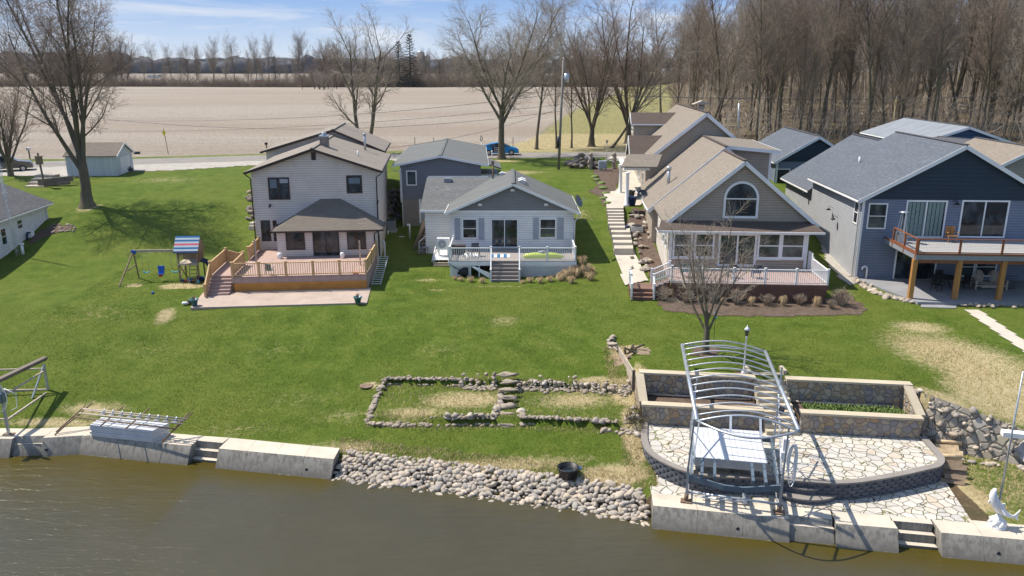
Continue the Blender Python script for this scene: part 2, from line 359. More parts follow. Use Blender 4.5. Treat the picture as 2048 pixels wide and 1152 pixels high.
M = dict(
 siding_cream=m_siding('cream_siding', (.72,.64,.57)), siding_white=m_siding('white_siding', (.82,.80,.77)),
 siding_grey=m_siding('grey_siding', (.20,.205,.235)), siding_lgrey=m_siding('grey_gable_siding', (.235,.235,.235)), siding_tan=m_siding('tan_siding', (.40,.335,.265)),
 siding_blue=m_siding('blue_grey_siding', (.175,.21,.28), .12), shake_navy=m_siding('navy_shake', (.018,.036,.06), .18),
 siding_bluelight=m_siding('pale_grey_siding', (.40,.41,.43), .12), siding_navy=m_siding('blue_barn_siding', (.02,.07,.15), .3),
 stucco=m_paint('pale_stucco', (.60,.55,.48), .9, .2), shingle_brown=m_shingle('brown_shingles', (.20,.165,.14), (.15,.12,.105)),
 shingle_dark=m_shingle('weathered_shingles', (.25,.215,.175), (.15,.13,.11)), shingle_grey=m_shingle('grey_shingles', (.135,.14,.14), (.21,.215,.21)),
 shingle_tan=m_shingle('tan_shingles', (.31,.265,.215), (.20,.17,.14)), shingle_deep=m_shingle('dark_brown_shingles', (.15,.115,.095), (.09,.07,.06)),
 shingle_slate=m_shingle('slate_blue_shingles', (.115,.13,.155), (.16,.175,.20)), shingle_char=m_shingle('charcoal_shingles', (.10,.10,.11), (.15,.15,.16)),
 stripe=m_stripe_roof('grey_ribbed_shingles', (.145,.15,.145)), stripe_brown=m_stripe_roof('brown_ribbed_shingles', (.26,.225,.19)),
 metalroof=m_stripe_roof('pale_metal_roof', (.23,.25,.275)),
 trim_white=m_paint('white_trim', (.78,.78,.77), .45, .07), trim_brown=m_paint('brown_trim', (.045,.032,.028), .5), trim_black=m_paint('black_metal', (.015,.016,.02), .45),
 shutter=m_paint('grey_shutter', (.36,.38,.42), .6), door_blue=m_paint('pale_blue_door', (.36,.42,.48), .6),
 glass=m_glass('window_glass'), glass_green=m_glass('tinted_window_glass', (.02,.03,.03), (.085,.105,.10)), curtain=m_paint('pale_green_curtain', (.20,.27,.25), .9, .25, sc=6),
 deck_cedar=m_boards('new_cedar_boards', (.56,.37,.19), .14, .15), cedar=m_paint('cedar_lumber', (.56,.37,.18), .7, .2, sc=3), lattice=m_paint('orange_lattice_wood', (.58,.27,.06), .7, .2),
 deckfloor_pink=m_boards('pinkish_deck_boards', (.44,.31,.265), .14, .12), deckfloor_grey=m_boards('grey_deck_boards', (.36,.32,.29), .14, .12, 1),
 stair_grey=m_boards('weathered_stair_boards', (.24,.21,.195), .14, .2, 1), deck_redbrown=m_boards('redbrown_composite', (.22,.125,.09), .14, .12, 1), redbrown=m_paint('redbrown_skirt', (.15,.075,.052), .7, .2),
 deckfloor_blueh=m_boards('pale_grey_decking', (.42,.41,.40), .14, .1, 1), darkwood=m_paint('stained_brown_wood', (.24,.085,.035), .55, .25, sc=4), postwood=m_boards('varnished_post_wood', (.46,.22,.065), .5, .3, 0, .5),
 oldwood=m_boards('grey_old_wood', (.20,.165,.13), .12, .3, 0), playwood=m_paint('weathered_playset_wood', (.25,.18,.12), .8, .3, sc=5), palewood=m_paint('sun_bleached_wood', (.45,.38,.30), .8, .25, sc=4),
 concrete=m_concrete('concrete', (.58,.51,.41)), concrete_path=m_concrete('path_concrete', (.52,.47,.39), .3), stampcon=m_concrete('pink_stamped_concrete', (.43,.345,.285), .5), greycon=m_concrete('grey_patio_concrete', (.27,.27,.28), .4),
 seaface=m_seaface('stained_seawall_face', (.36,.335,.285)), cap=m_concrete('buff_wall_cap', (.50,.43,.315), .25), fieldstone=m_fieldstone('mortared_fieldstone'),
 boulderwall=m_fieldstone('boulder_wall', 2.2, ((.36,.30,.22),(.46,.41,.33),(.26,.24,.21),(.40,.35,.28),(.50,.45,.38)), (.09,.075,.06)),
 flag=m_flag('flagstone_paving'), block=m_paint('charcoal_block', (.105,.11,.125), .9, .3, sc=3), blockcap=m_concrete('grey_block_cap', (.26,.235,.21), .4),
 alu=m_paint('galvanised_metal', (.50,.53,.56), .35, .15, .6, 4), alu_white=m_paint('white_metal_sheet', (.64,.65,.66), .4, .1, .1), alu_blue=m_paint('blue_grey_steel', (.16,.21,.26), .4, .2, .4), rusty=m_paint('rusty_steel', (.22,.15,.10), .8, .5, .1, 6),
 white=m_paint('white_plastic', (.80,.80,.79), .4, .05), black=m_paint('black_plastic', (.012,.012,.015), .45), greyplastic=m_paint('grey_plastic', (.26,.27,.29), .5),
 dishgrey=m_paint('dish_grey', (.13,.16,.18), .5), darkdish=m_paint('dish_black', (.012,.016,.022), .4), teal=m_paint('teal_glaze', (.05,.16,.19), .35), blueglaze=m_paint('blue_glaze', (.012,.03,.10), .2),
 pinkred=m_paint('pink_red_cloth', (.52,.07,.11), .7), red=m_paint('red_plastic', (.5,.03,.02), .5), orange=m_paint('orange_plastic', (.7,.13,.05), .5), blue=m_paint('blue_plastic', (.01,.09,.42), .4), bluelite=m_paint('turquoise_plastic', (.06,.42,.55), .4), navyplastic=m_paint('navy_plastic', (.01,.03,.09), .3),
 lime=m_paint('lime_plastic', (.52,.62,.10), .35, .06), yellow=m_paint('yellow_sign_paint', (.75,.6,.03), .5),
 pole=m_boards('grey_pole_wood', (.25,.225,.20), .3, .2), polewarm=m_boards('yellowed_pole_wood', (.34,.26,.13), .3, .2), wire=m_paint('wire', (.06,.06,.07), .5),
 tyre=m_paint('tyre_rubber', (.012,.012,.013), .8), rim=m_paint('alloy_rim', (.5,.5,.5), .3, .1, .7), carblue=m_paint('bright_blue_car_paint', (.015,.25,.52), .18, .04), cartan=m_paint('taupe_car_paint', (.17,.15,.13), .2, .05, .3), carglass=m_glass('car_glass'),
 headlight=m_paint('headlight', (.7,.72,.72), .1), tail=m_paint('tail_light', (.4,.02,.02), .2),
 shedpaint=m_boards('worn_white_shed_boards', (.56,.60,.61), .3, .12, 0, .7, .6), rock=m_rock('shore_stone', (.54,.45,.345), (.33,.31,.285), (.62,.54,.44)), rockbrown=m_rock('terrace_stone', (.46,.38,.29), (.34,.30,.26), (.58,.52,.44)), rockdark=m_rock('garden_rock', (.20,.17,.15), (.27,.24,.21), (.34,.27,.20)),
 bark=m_bark('tree_bark', (.105,.086,.064), (.19,.16,.125)), barkdark=m_bark('dark_bark', (.075,.06,.046), (.14,.115,.09)), twig=m_paint('twigs', (.25,.20,.15), .9, .2), twigred=m_paint('budding_twigs', (.26,.195,.15), .9, .25), twigpale=m_paint('pale_twigs', (.33,.28,.22), .9, .2),
 drygrass=m_tuft('dead_grass', (.62,.48,.29), (.45,.32,.18)), shrub=m_tuft('bare_shrub_stems', (.27,.20,.14), (.36,.30,.23)), green_leaf=m_tuft('green_leaves', (.10,.17,.04), (.20,.26,.09)), bladegreen=m_tuft('grass_blades', (.10,.16,.012), (.19,.235,.035)), farwood=m_tuft('far_bluish_woods', (.06,.065,.075), (.10,.10,.105)), stepstone=m_concrete('rough_step_stone', (.34,.29,.225), .8, 2), needle=m_tuft('dark_needles', (.018,.035,.02), (.03,.055,.028)),
 mulch=m_tuft('bark_mulch', (.085,.06,.048), (.15,.11,.085)), logwood=m_paint('split_log', (.58,.43,.26), .85, .4, sc=5), tarp=m_paint('grey_tarp', (.42,.42,.44), .4, .2), dirt=m_tuft('bare_dirt', (.30,.24,.17), (.20,.15,.10)),
 brickred=m_fieldstone('chimney_brick', 5, ((.34,.25,.21),(.38,.31,.27),(.34,.28,.26)), (.25,.22,.2)), fabric_dark=m_paint('dark_fabric', (.03,.03,.045), .9), towel=m_paint('blue_towel', (.02,.13,.28), .9),
)
def m_grass():
    n = NT('lawn_and_fields'); at = n.N('ShaderNodeAttribute', attribute_name='zone'); sp = n.N('ShaderNodeSeparateColor'); n.L(at.outputs['Color'], sp.inputs[0])
    v = n.coord('World'); big = n.noise(v, .10, 4, .6); mid = n.noise(v, .8, 5, .65); fine = n.noise(v, 9, 5, .75); ff = n.noise(v, 34, 3, .8)
    g = n.ramp(mid, [(.30, (.058,.098,.010)), (.48, (.092,.143,.016)), (.66, (.155,.195,.034))])
    g = n.mix(n.rng(big, .42, .62, 0, .75), g, (.155, .178, .032))
    pf = n.noise(v, 3.1, 5, .8); g = n.mix(n.rng(pf, .42, .64, 0, .55), g, (.050, .095, .008)); g = n.mix(n.rng(fine, .44, .64, 0, .55), g, (.035, .066, .006)); g = n.mix(n.rng(ff, .52, .68, 0, .6), g, (.22, .25, .06))
    # mown tracks, faintly
    tr = n.N('ShaderNodeTexWave', wave_type='BANDS'); tr.inputs['Scale'].default_value = .16; tr.inputs['Distortion'].default_value = 6; tr.inputs['Detail'].default_value = 3
    n.L(n.coord('World', (1, .12, 1), (0, 0, .5)), tr.inputs['Vector']); g = n.mix(n.rng(tr.outputs[0], .2, .9, 0, .10), g, (.13, .17, .03))
    def mask(ch, amp=.75, noi=None, lo=.38, hi=.62):
        a = n.math('ADD', sp.outputs[ch], n.math('MULTIPLY', n.math('SUBTRACT', noi or n.noise(v, 2.2, 7, .78), .5), amp*2)); return n.rng(a, lo, hi)
    dry = n.mix(n.rng(n.noise(v, 3, 6, .8), .35, .65), (.60, .485, .30), (.42, .35, .17)); dry = n.mix(n.rng(fine, .4, .7, 0, .5), dry, (.27, .19, .10))
    g = n.mix(n.math('MULTIPLY', mask(0, 1.15, n.noise(v, 3.4, 8, .85), .30, .85), .93), g, dry)
    f1 = n.noise(n.coord('World', (.35, 2.2, 1), (0, 0, -.12)), .5, 6, .7); f2 = n.noise(v, 2.6, 5, .8)
    f3 = n.noise(n.coord('World', (.05, 1.1, 1), (0, 0, -.10)), .35, 5, .75); fld = n.mix(n.rng(f1, .36, .62), (.335,.295,.24), (.225,.195,.155)); fld = n.mix(n.rng(f3, .42, .60, 0, .6), fld, (.19,.16,.125)); fld = n.mix(n.rng(n.noise(v, 1.1, 6, .85), .42, .6, 0, .5), fld, (.20,.155,.12)); fld = n.mix(n.rng(f2, .42, .6, 0, .8), fld, (.47,.43,.365)); fld = n.mix(n.rng(n.noise(v, 7, 3, .8), .45, .7, 0, .6), fld, (.20,.145,.11))
    fld = n.mix(n.rng(n.noise(n.coord('World', (.3, 2.2, 1)), .02, 5, .6), .42, .60, 0, .55), fld, (.24, .185, .14))
    g = n.mix(mask(1, .25), g, fld)
    lit = n.mix(n.rng(n.noise(v, .35, 6, .75), .35, .65), (.17,.115,.07), (.10,.085,.042)); lit = n.mix(n.rng(fine, .4, .7, 0, .7), lit, (.06,.045,.03)); lit = n.mix(n.rng(f2, .55, .75, 0, .6), lit, (.34,.26,.17))
    g = n.mix(mask(2, .5), g, lit)
    n.col(g); hb = n.math('ADD', n.math('MULTIPLY', fine, .8), n.math('MULTIPLY', ff, .4)); n.bump(hb, .8, .14); return n.done(.95, spec=.12)
M['ground'] = m_grass()
def m_road():
    n = NT('road_asphalt'); v = n.coord('World'); k = n.mix(n.rng(n.noise(v, .5, 6, .65), .35, .7), (.25,.23,.205), (.19,.175,.155)); k = n.mix(n.rng(n.noise(v, 12, 4, .8), .45, .7, 0, .5), k, (.31,.285,.25))
    n.col(k); return n.done(.95, spec=.2)
M['road'] = m_road()
def m_gravel():
    n = NT('pale_gravel'); v = n.coord('World'); k = n.mix(n.rng(n.noise(v, 1.1, 6, .7), .35, .7), (.42,.395,.35), (.32,.29,.25)); k = n.mix(n.rng(n.noise(v, 16, 4, .85), .5, .7, 0, .6), k, (.30,.27,.23))
    n.col(k); n.bump(n.noise(v, 20, 3), .4, .04); return n.done(.95, spec=.2)
M['gravel'] = m_gravel()
def m_water():
    n = NT('lake_water'); v = n.coord('World')
    a = n.noise(v, .10, 4, .6); g = n.N('ShaderNodeNewGeometry'); 
    at = n.N('ShaderNodeAttribute', attribute_name='shallow'); 
    sh = n.rng(n.math('ADD', at.outputs['Fac'], n.math('MULTIPLY', n.math('SUBTRACT', n.noise(v, .7, 5, .65), .5), .9)), .15, 1.0)
    k = n.mix(n.rng(a, .35, .65), (.050, .045, .025), (.064, .057, .033)); k = n.mix(sh, k, (.062, .048, .006)); n.col(k)
    rot = (0, 0, .45)
    w1 = n.noise(n.coord('World', (.55, 2.3, 1), rot), 1.1, 4, .55, .6); w2 = n.noise(n.coord('World', (1.0, 3.2, 1), (0, 0, .25)), 3.0, 4, .6, .4); w3 = n.noise(n.coord('World', (.3, .8, 1), rot), .25, 3, .5)
    h = n.math('ADD', n.math('MULTIPLY', w1, n.rng(w3, .35, .65, .4, 1.2)), n.math('MULTIPLY', w2, .28)); n.bump(h, .40, .20)
    n.b.inputs['IOR'].default_value = 1.33; return n.done(.24, spec=.5)
M['water'] = m_water()
# ------------------------------------------------------------------ terrain
def lerp(a, b, t): return a+(b-a)*t
def sst(a, b, x):
    t = max(0., min(1., (x-a)/(b-a))); return t*t*(3-2*t)
def pl(P, x):
    if x <= P[0][0]: return P[0][1]
    for (a, b), (c, d) in zip(P, P[1:]):
        if x <= c: return b+(d-b)*(x-a)/(c-a)
    return P[-1][1]
YS = [(-90,36.5),(-24,34.58),(-22.4,34.74),(-20.8,34.97),(-16.5,34.1),(-13.7,33.6),(-8.1,32.6),(-5,31.8),(-.5,30.7),(2.7,29.9),(5.75,28.85),(12.3,27.3),(19.3,26.13),(60,18)]
ys = lambda x: pl(YS, x)
HILL = [(48,3.55),(55,3.7),(60,4.15),(64,4.9),(70,6.35),(78,7.1),(86,7.45),(110,7.5),(125,7.6),(200,9.3),(300,11.0),(360,11.15),(400,10.2),(520,8.5),(800,10),(1350,14),(3000,15.5)]
HW = [(48,3.55),(55,3.7),(60,4.15),(64,4.9),(70,6.35),(78,7.1),(86,7.45),(112,7.6),(150,9.0),(200,11.2),(270,14.0),(600,16),(3000,16)]
YL = lambda x: 34.93-.128*(x-6.3)
YU = lambda x: 36.86-.128*(x-6.4)
YR = [(19.0,35.3),(19.3,34.5),(22.1,33.1),(23,32.6),(30,29.5),(60,20)]
ZR = [(19,3.5),(22.1,2.7),(23,2.45),(30,2.2)]
BED = dict(x0=-7.0, x1=5.9)
def lawn(x, y):
    s = y-ys(x)
    t = (s-1.2)/12.6
    z = .975+2.575*(t if t < .9 else min(1., .9+(t-.9)*.6)) if t > 0 else .975
    if -8.2 < x < 5.8: z -= .14*sst(4, 0, s)
    return min(z, 3.55)
def T(x, y):
    s = y-ys(x)
    if y > 47.5:
        if y < 90: y0_ = y; y = y-9*sst(-12.3,-10.6,x)*(1-sst(1,4,x))*(1-sst(76,90,y))*sst(50,60,y)
        wood = sst(25, 60, x-.12*(y-110))
        z = lerp(pl(HILL, y), pl(HW, y), wood)
        if y > 130: z += .5*noise.noise(Vector((x*.008, y*.008, 0)))*min(1, (y-130)/60)
        return z
    if x < 6.25 or y > 38.6:
        if -8.2 < x < 5.72:
            if s < 1.1: return -.55 if s < -.75 else lerp(-.55, .82, (s+.75)/1.85)
        elif s < .62 and x < 19: return -.6
        z = lawn(x, y)
        # two stone-edged garden terraces
        if -6.7 < x < 5.9 and s < 9:
            f0 = bedf(x); b0 = bedb(x)
            if f0 < y < b0: z = lerp(lawn(x, f0)+.30, lawn(x, b0)-.30, (y-f0)/(b0-f0))
        if x > 3.4 and y > 38.6: z = lerp(z, 3.55, sst(3.4, 7.5, x) if y > 40.5 else sst(5.6, 6.6, x))
        return min(3.55, z) if y < 47 else lerp(min(3.55, z), 3.55, .5)
    if x < 19.05:
        if s < .62: return -.6
        if y < YL(x)-.15: return .93
        if y < YU(x)+.04: return 1.9
        return 3.55
    if s < .62: return -.6
    yr = pl(YR, x); zr = pl(ZR, x); zb = .97+.5*sst(4, 6.5, s)*0
    if y < yr-.35: return zb
    if y < yr: return lerp(zb, zr-.05, (y-yr+.35)/.35)
    return lerp(zr, 3.55, sst(0, 4.5, y-yr))
def bedf(x): return pl([(-6.7,35.6),(-3.5,35.15),(-.9,35.0),(.5,34.9),(3,34.5),(5.9,33.9)], x)
def bedb(x): return pl([(-6.7,39.3),(-4,39.0),(-1.5,38.7),(1,38.4),(3,38.1),(5.9,37.6)], x)
def G(px, py, top=None):
    d = ray(px, py); C = Vector((0, 0, CAMH)); lo = 5.; t = 20.
    while t < 4000:
        p = C+d*t
        if p.z < T(p.x, p.y): break
        lo = t; t += .5 if t < 150 else t*.01
    hi = t
    for _ in range(24):
        m = (lo+hi)/2; p = C+d*m
        if p.z < T(p.x, p.y): hi = m
        else: lo = m
    p = C+d*hi; p.z = T(p.x, p.y); return p
ROADC = [(-200,40),(-120,70),(-60,91.2),(-40,97.0),(-26,100.6),(0,102.6),(30,104.5),(70,103),(200,90)]
def field_w(x, y):
    """1 inside the harvested field"""
    e0 = pl(ROADC, x)+pl([(-200,5),(-26,6.2),(-8,8),(0,15),(30,18)], x)
    xb = pl([(100,-6),(115,0),(130,4),(170,11),(220,22),(300,40),(360,52),(400,60),(3000,500)], y)
    return sst(e0-1, e0+1, y)*sst(xb+5, xb-5, x)*(1 if y < 372 else .8)
def ell(x, y, cx, cy, rx, ry, a=0):
    dx, dy = x-cx, y-cy; c, s_ = math.cos(a), math.sin(a); u = (dx*c+dy*s_)/rx; v = (-dx*s_+dy*c)/ry
    return max(0., 1-(u*u+v*v)**.5)
DRY = []
def dry_patch(px, py, rx, ry, amt, a=0):
    p = G(px, py); DRY.append((p.x, p.y, rx, ry, a, amt))
for args in [(1925,715,4.2,6.6,1.35,.35),(2000,780,3.4,3.2,2.0),(1840,655,2.6,1.8,1.2),(1985,860,1.6,1.0,1.0),(1900,960,1.1,2.6,1.9),(1960,1000,1.2,1.6,1.5),(1860,870,2.2,1.6,2.4),
             (330,632,.9,1.4,1.2),(365,572,2.0,.9,2.6),(268,571,.8,.5,2.6),(340,575,1.0,.7,1.5),(110,845,3.6,.6,1.3),(190,818,2.8,1.1,1.0),(700,895,2.6,.8,.9),(1000,930,6.5,.8,1.0),(1230,950,2.2,1.0,1.6),(1268,870,.7,2.8,2.4),(1255,790,1.2,1.6,2.2),
             (930,800,3.2,1.5,1.35),(830,825,2.6,1.0,1.0),(1150,800,3.2,1.6,1.0),(1190,765,1.8,.8,1.6),(1255,700,1.3,.8,2.2),(855,560,1.6,.7,.8),(875,580,1.2,.5,.7),(1000,572,4.5,.4,.7),(175,415,1.2,1.0,2.6),(1410,712,1.7,.9,.0),
             (450,327,16,2.5,1.3),(300,700,6,2.2,.28),(600,800,5,2.0,.34),(480,860,5,1.0,.42),(1100,690,4,2.2,.26),(250,500,5,2.6,.22),(120,640,4,3,.25),(690,830,3,1.2,.5),(330,360,7,4,.5),(1000,322,4,1.2,1.5),(1150,275,26,9,.9),(1300,225,40,40,.62),(1010,640,2.0,1.6,.6),(880,700,3,2,.35),(560,700,4,2,.3),(200,620,5,3,.35),(740,770,.55,.4,2.6),(1040,345,5,2.2,.8),(1165,430,2,3,.5)]: dry_patch(*args)
def grid_lines(parts):
    L = []
    for a, b, st in parts:
        n = max(1, round((b-a)/st)); L += [a+(b-a)*i/n for i in range(n)]
    L.append(parts[-1][1]); return L
def make_ground():
    xs = grid_lines([(-2200,-900,200),(-900,-300,60),(-300,-120,15),(-120,-50,3),(-50,-27,.8),(-27,27,.24),(27,60,1.0),(60,140,4),(140,400,16),(400,900,60),(900,2200,200)])
    Y = grid_lines([(18,25,1.),(25,41,.2),(41,60,.45),(60,115,1.),(115,200,3),(200,420,7),(420,900,30),(900,3000,150)])
    me = bpy.data.meshes.new('ground'); nx, ny = len(xs), len(Y)
    co = [(x, y, T(x, y)) for y in Y for x in xs]
    fa = [(j*nx+i, j*nx+i+1, (j+1)*nx+i+1, (j+1)*nx+i) for j in range(ny-1) for i in range(nx-1)]
    me.from_pydata(co, [], fa); me.materials.append(M['ground'])
    ca = me.color_attributes.new('zone', 'FLOAT_COLOR', 'POINT'); arr = []
    for x, y, z in co:
        d = 0.
        for cx, cy, rx, ry, a, amt in DRY:
            if abs(x-cx) < max(rx, ry) and abs(y-cy) < max(rx, ry): d = max(d, min(1., amt*ell(x, y, cx, cy, rx, ry, a)))
        f = field_w(x, y) if y > 98 else 0
        b = sst(110, 118, y+(x-40)*.1)*sst(.2*y-5, .2*y+3, x) if y > 100 else 0
        if -24 < x < -15 and y < 60: pass
        s = y-ys(x)
        if 19.05 < x and s > .6 and y < pl(YR, x)+.1: d = max(d, .42)
        if s < .8: d = 1; b = .8
        if 6.2 < x < 19 and s > .5 and y < YU(x): b = 1
        if 108 < y < 135 and -8 < x < 26: d = max(d, .8)
        if y > 100 and f < .5:
            d = max(d, .40 if x < -8 else .55)
            if x > -6 and y > 108: b = max(b, .42)
        if y > 372: d = max(d, .6); b = max(b, .45)
        arr += [d, f, b, 1]
    ca.data.foreach_set('color', arr); me.polygons.foreach_set('use_smooth', [True]*len(fa)); me.update()
    o = bpy.data.objects.new('ground', me); COL.objects.link(o); tag(o, kind='structure')
make_ground()
def make_water():
    xs = grid_lines([(-700,-60,80),(-60,-27,3),(-27,27,.5),(27,60,3),(60,700,80)]); Y = grid_lines([(-700,-40,60),(-40,14,3),(14,37.5,.35)])
    me = bpy.data.meshes.new('water'); nx, ny = len(xs), len(Y)
    co = [(x, y, .22) for y in Y for x in xs]
    me.from_pydata(co, [], [(j*nx+i, j*nx+i+1, (j+1)*nx+i+1, (j+1)*nx+i) for j in range(ny-1) for i in range(nx-1)]); me.materials.append(M['water'])
    at = me.attributes.new('shallow', 'FLOAT', 'POINT')
    at.data.foreach_set('value', [sst((-8.5 if x < -14 else -3.2) if x < -8 else -3.0, -.4, y-ys(x))*(1.0 if x < -8.2 or x > 5.8 else .35) for x, y, _ in co]); me.update()
    o = bpy.data.objects.new('water', me); COL.objects.link(o); tag(o, kind='structure')
make_water()
# ------------------------------------------------------------------ sheets laid on the ground (roads, paths, beds)
def ribbon(name, cl, width, mat, lift=.03, kind='structure', step=2., **k):
    """strip of constant width following a centre line over the terrain"""
    mb = MB(); P = []
    for a, b in zip(cl, cl[1:]):
        a = Vector(a[:2]); b = Vector(b[:2]); n = max(1, int((b-a).length/step))
        P += [a.lerp(b, i/n) for i in range(n)]
    P.append(Vector(cl[-1][:2])); rows = []
    for i, p in enumerate(P):
        d = (P[min(i+1, len(P)-1)]-P[max(i-1, 0)]).normalized(); nn = Vector((-d.y, d.x)); r = []
        for q in (-.5, -.17, .17, .5):
            c = p+nn*width*q; r.append((c.x, c.y, T(c.x, c.y)+lift))
        rows.append(mb.vs(r))
    for a, b in zip(rows, rows[1:]):
        for j in range(3): mb.face([a+j+1, a+j, b+j, b+j+1])
    mb.sm = [True]*len(mb.f)
    return build(name, mb, mat, kind=kind, **k)
def smoothline(P, n=12):
    out = []
    for i in range(len(P)-1):
        p0, p1, p2, p3 = [Vector(P[max(0, min(len(P)-1, j))]) for j in (i-1, i, i+1, i+2)]
        for k in range(n):
            t = k/n; out.append(.5*((2*p1)+(-p0+p2)*t+(2*p0-5*p1+4*p2-p3)*t*t+(-p0+3*p1-3*p2+p3)*t**3))
    out.append(Vector(P[-1])); return out
ribbon('road', smoothline(ROADC), 6.4, M['road'], .045)
def inside(P, x, y):
    c = False; j = len(P)-1
    for i in range(len(P)):
        if (P[i][1] > y) != (P[j][1] > y) and x < (P[j][0]-P[i][0])*(y-P[i][1])/(P[j][1]-P[i][1])+P[i][0]: c = not c
        j = i
    return c
def drape(name, P, mat, lift=.02, cell=.3, wob=.12, kind='structure', **k):
    """flat-lying patch with an uneven edge that follows the ground"""
    mb = MB(); xs0 = min(p[0] for p in P); x1 = max(p[0] for p in P); y0 = min(p[1] for p in P); y1 = max(p[1] for p in P); nx = int((x1-xs0)/cell)+2; ny = int((y1-y0)/cell)+2; idx = {}
    def vid(i, j):
        if (i, j) not in idx:
            x = xs0+i*cell; y = y0+j*cell; x += wob*noise.noise(Vector((x*2.1, y*2.1, 3))); y += wob*noise.noise(Vector((x*2.1, y*2.1, 9)))
            idx[i, j] = mb.vs([(x, y, T(x, y)+lift)])
        return idx[i, j]
    for i in range(nx):
        for j in range(ny):
            cx = xs0+(i+.5)*cell; cy = y0+(j+.5)*cell
            w_ = wob*1.5*noise.noise(Vector((cx*1.3, cy*1.3, 5)))
            if inside(P, cx+w_, cy+w_): mb.face([vid(i, j), vid(i+1, j), vid(i+1, j+1), vid(i, j+1)])
    mb.sm = [True]*len(mb.f); return build(name, mb, mat, kind=kind, **k)
def PX(l, fn=G): return [tuple(fn(*q))[:2] for q in l]
def slab(mb, P, z0, z1, ktop=0, kside=0):
    """solid slab over a 2-D outline"""
    n = len(P); A = sum(P[i][0]*P[(i+1) % n][1]-P[(i+1) % n][0]*P[i][1] for i in range(n))
    if A < 0: P = P[::-1]
    b = mb.vs([(p[0], p[1], z0) for p in P]+[(p[0], p[1], z1) for p in P]); k0 = mb.k
    mb.k = ktop; mb.face([b+n+i for i in range(n)]); mb.k = kside; mb.face([b+i for i in reversed(range(n))])
    for i in range(n):
        j = (i+1) % n; mb.face([b+i, b+j, b+n+j, b+n+i])
    mb.k = k0; return mb
# gravel drive and shoulder at the left, driveway by the centre house
drape('gravel_drive', [(-60,83.6),(-52,83.4),(-44,82.7),(-43.5,85.4),(-37.5,87),(-30,91.8),(-24,95.6),(-24,98.5),(-60,89)], M['gravel'], .035, .6, .3)
drape('gravel_shoulder', [(-25,96.2),(-12,97.2),(-11,98.9),(-25,98.4)], M['gravel'], .03, .5, .5)
drape('driveway', [(11.0,96.0),(16,96.3),(22,96),(22,101.8),(12.5,101.2)], M['concrete_path'], .06, .4, .05)
# ------------------------------------------------------------------ seawalls
def wallstrip(mb, fr, bk, z0, z1, joints=1.55, bat=True):
    """wall between a front and a back line, cut into castings with narrow joints"""
    L = 0; 
    for a, b, c, d in zip(fr, fr[1:], bk, bk[1:]):
        a, b, c, d = Vector(a), Vector(b), Vector(c), Vector(d); n = max(1, round((b-a).length/joints)); g = .006/max(.01, (b-a).length)
        for i in range(n):
            t0 = i/n+g; t1 = (i+1)/n-g; P_ = [a.lerp(b, t0), a.lerp(b, t1), c.lerp(d, t1), c.lerp(d, t0)]; nn = (b-a).normalized(); nn = Vector((nn.y, -nn.x))*(.60*(z1-z0) if bat else 0); q = mb.vs([(*(p+nn), z0) for p in P_[:2]]+[(*p, z0) for p in P_[2:]]+[(*p, z1) for p in P_]); mb.k = 0; mb.face([q+4,q+5,q+6,q+7]); mb.k = 1; mb.face([q+3,q+2,q+1,q]); [mb.face([q+k, q+(k+1) % 4, q+4+(k+1) % 4, q+4+k]) for k in range(4)]; mb.k = 0
def seawall(label, parts, steps=None, holes=()):
    t = thing('seawall', label, 'seawall', (*parts[0][0][0], 0), 0, 'concrete seawalls')
    o = Vector((*parts[0][0][0], 0)); off = lambda P: [(p[0]-o.x, p[1]-o.y) for p in P]
    mb = MB()
    for fr, bk, z0, z1 in parts: wallstrip(mb, off(fr), off(bk), z0, z1)
    build('wall_body', mb, [M['concrete'], M['seaface']], t)
    if steps:
        st = MB()
        for P, z1 in steps: slab(st, off(P), -.8, z1, 0, 1)
        build('steps', st, [M['concrete'], M['seaface']], t)
    for hx, hy in holes:
        h = MB(); h.tube([(hx-o.x, hy-o.y-.31, .5), (hx-o.x, hy-o.y-.2, .5)], .07, 12); build('drain_hole', h, M['trim_black'], t)
    return t
def v2(a): return (a[0], a[1])
seawall('weathered concrete seawall with a notched section at the left end of the shore',
  [([(-30,34.75),(-23.95,34.60)], [(-30,35.95),(-23.9,35.72)], -.8, 1.0),
   ([(-23.95,34.86),(-22.55,34.95)], [(-23.9,35.72),(-22.5,35.84)], -.8, 1.0), ([(-23.94,34.60),(-22.56,34.70)], [(-23.94,34.85),(-22.56,34.94)], -.8, .70),
   ([(-22.55,34.70),(-20.8,34.97),(-16.5,34.12),(-15.1,33.88)], [(-22.5,35.84),(-20.75,36.02),(-16.4,35.17),(-14.95,34.92)], -.8, 1.0)],
  [([(-15.09,34.42),(-13.72,34.17),(-13.60,34.72),(-14.94,34.92)], 1.0), ([(-15.09,34.14),(-13.72,33.89),(-13.72,34.17),(-15.09,34.42)], .66), ([(-15.09,33.86),(-13.72,33.61),(-13.72,33.89),(-15.09,34.14)], .33)],
  [(-22.3,34.72)])
seawall('pale five panel concrete seawall ending at the riverstone bank', [([(-13.70,33.60),(-8.09,32.55)], [(-13.58,34.72),(-8.05,33.62)], -.8, 1.0)], None, [(-9.35,32.78)])
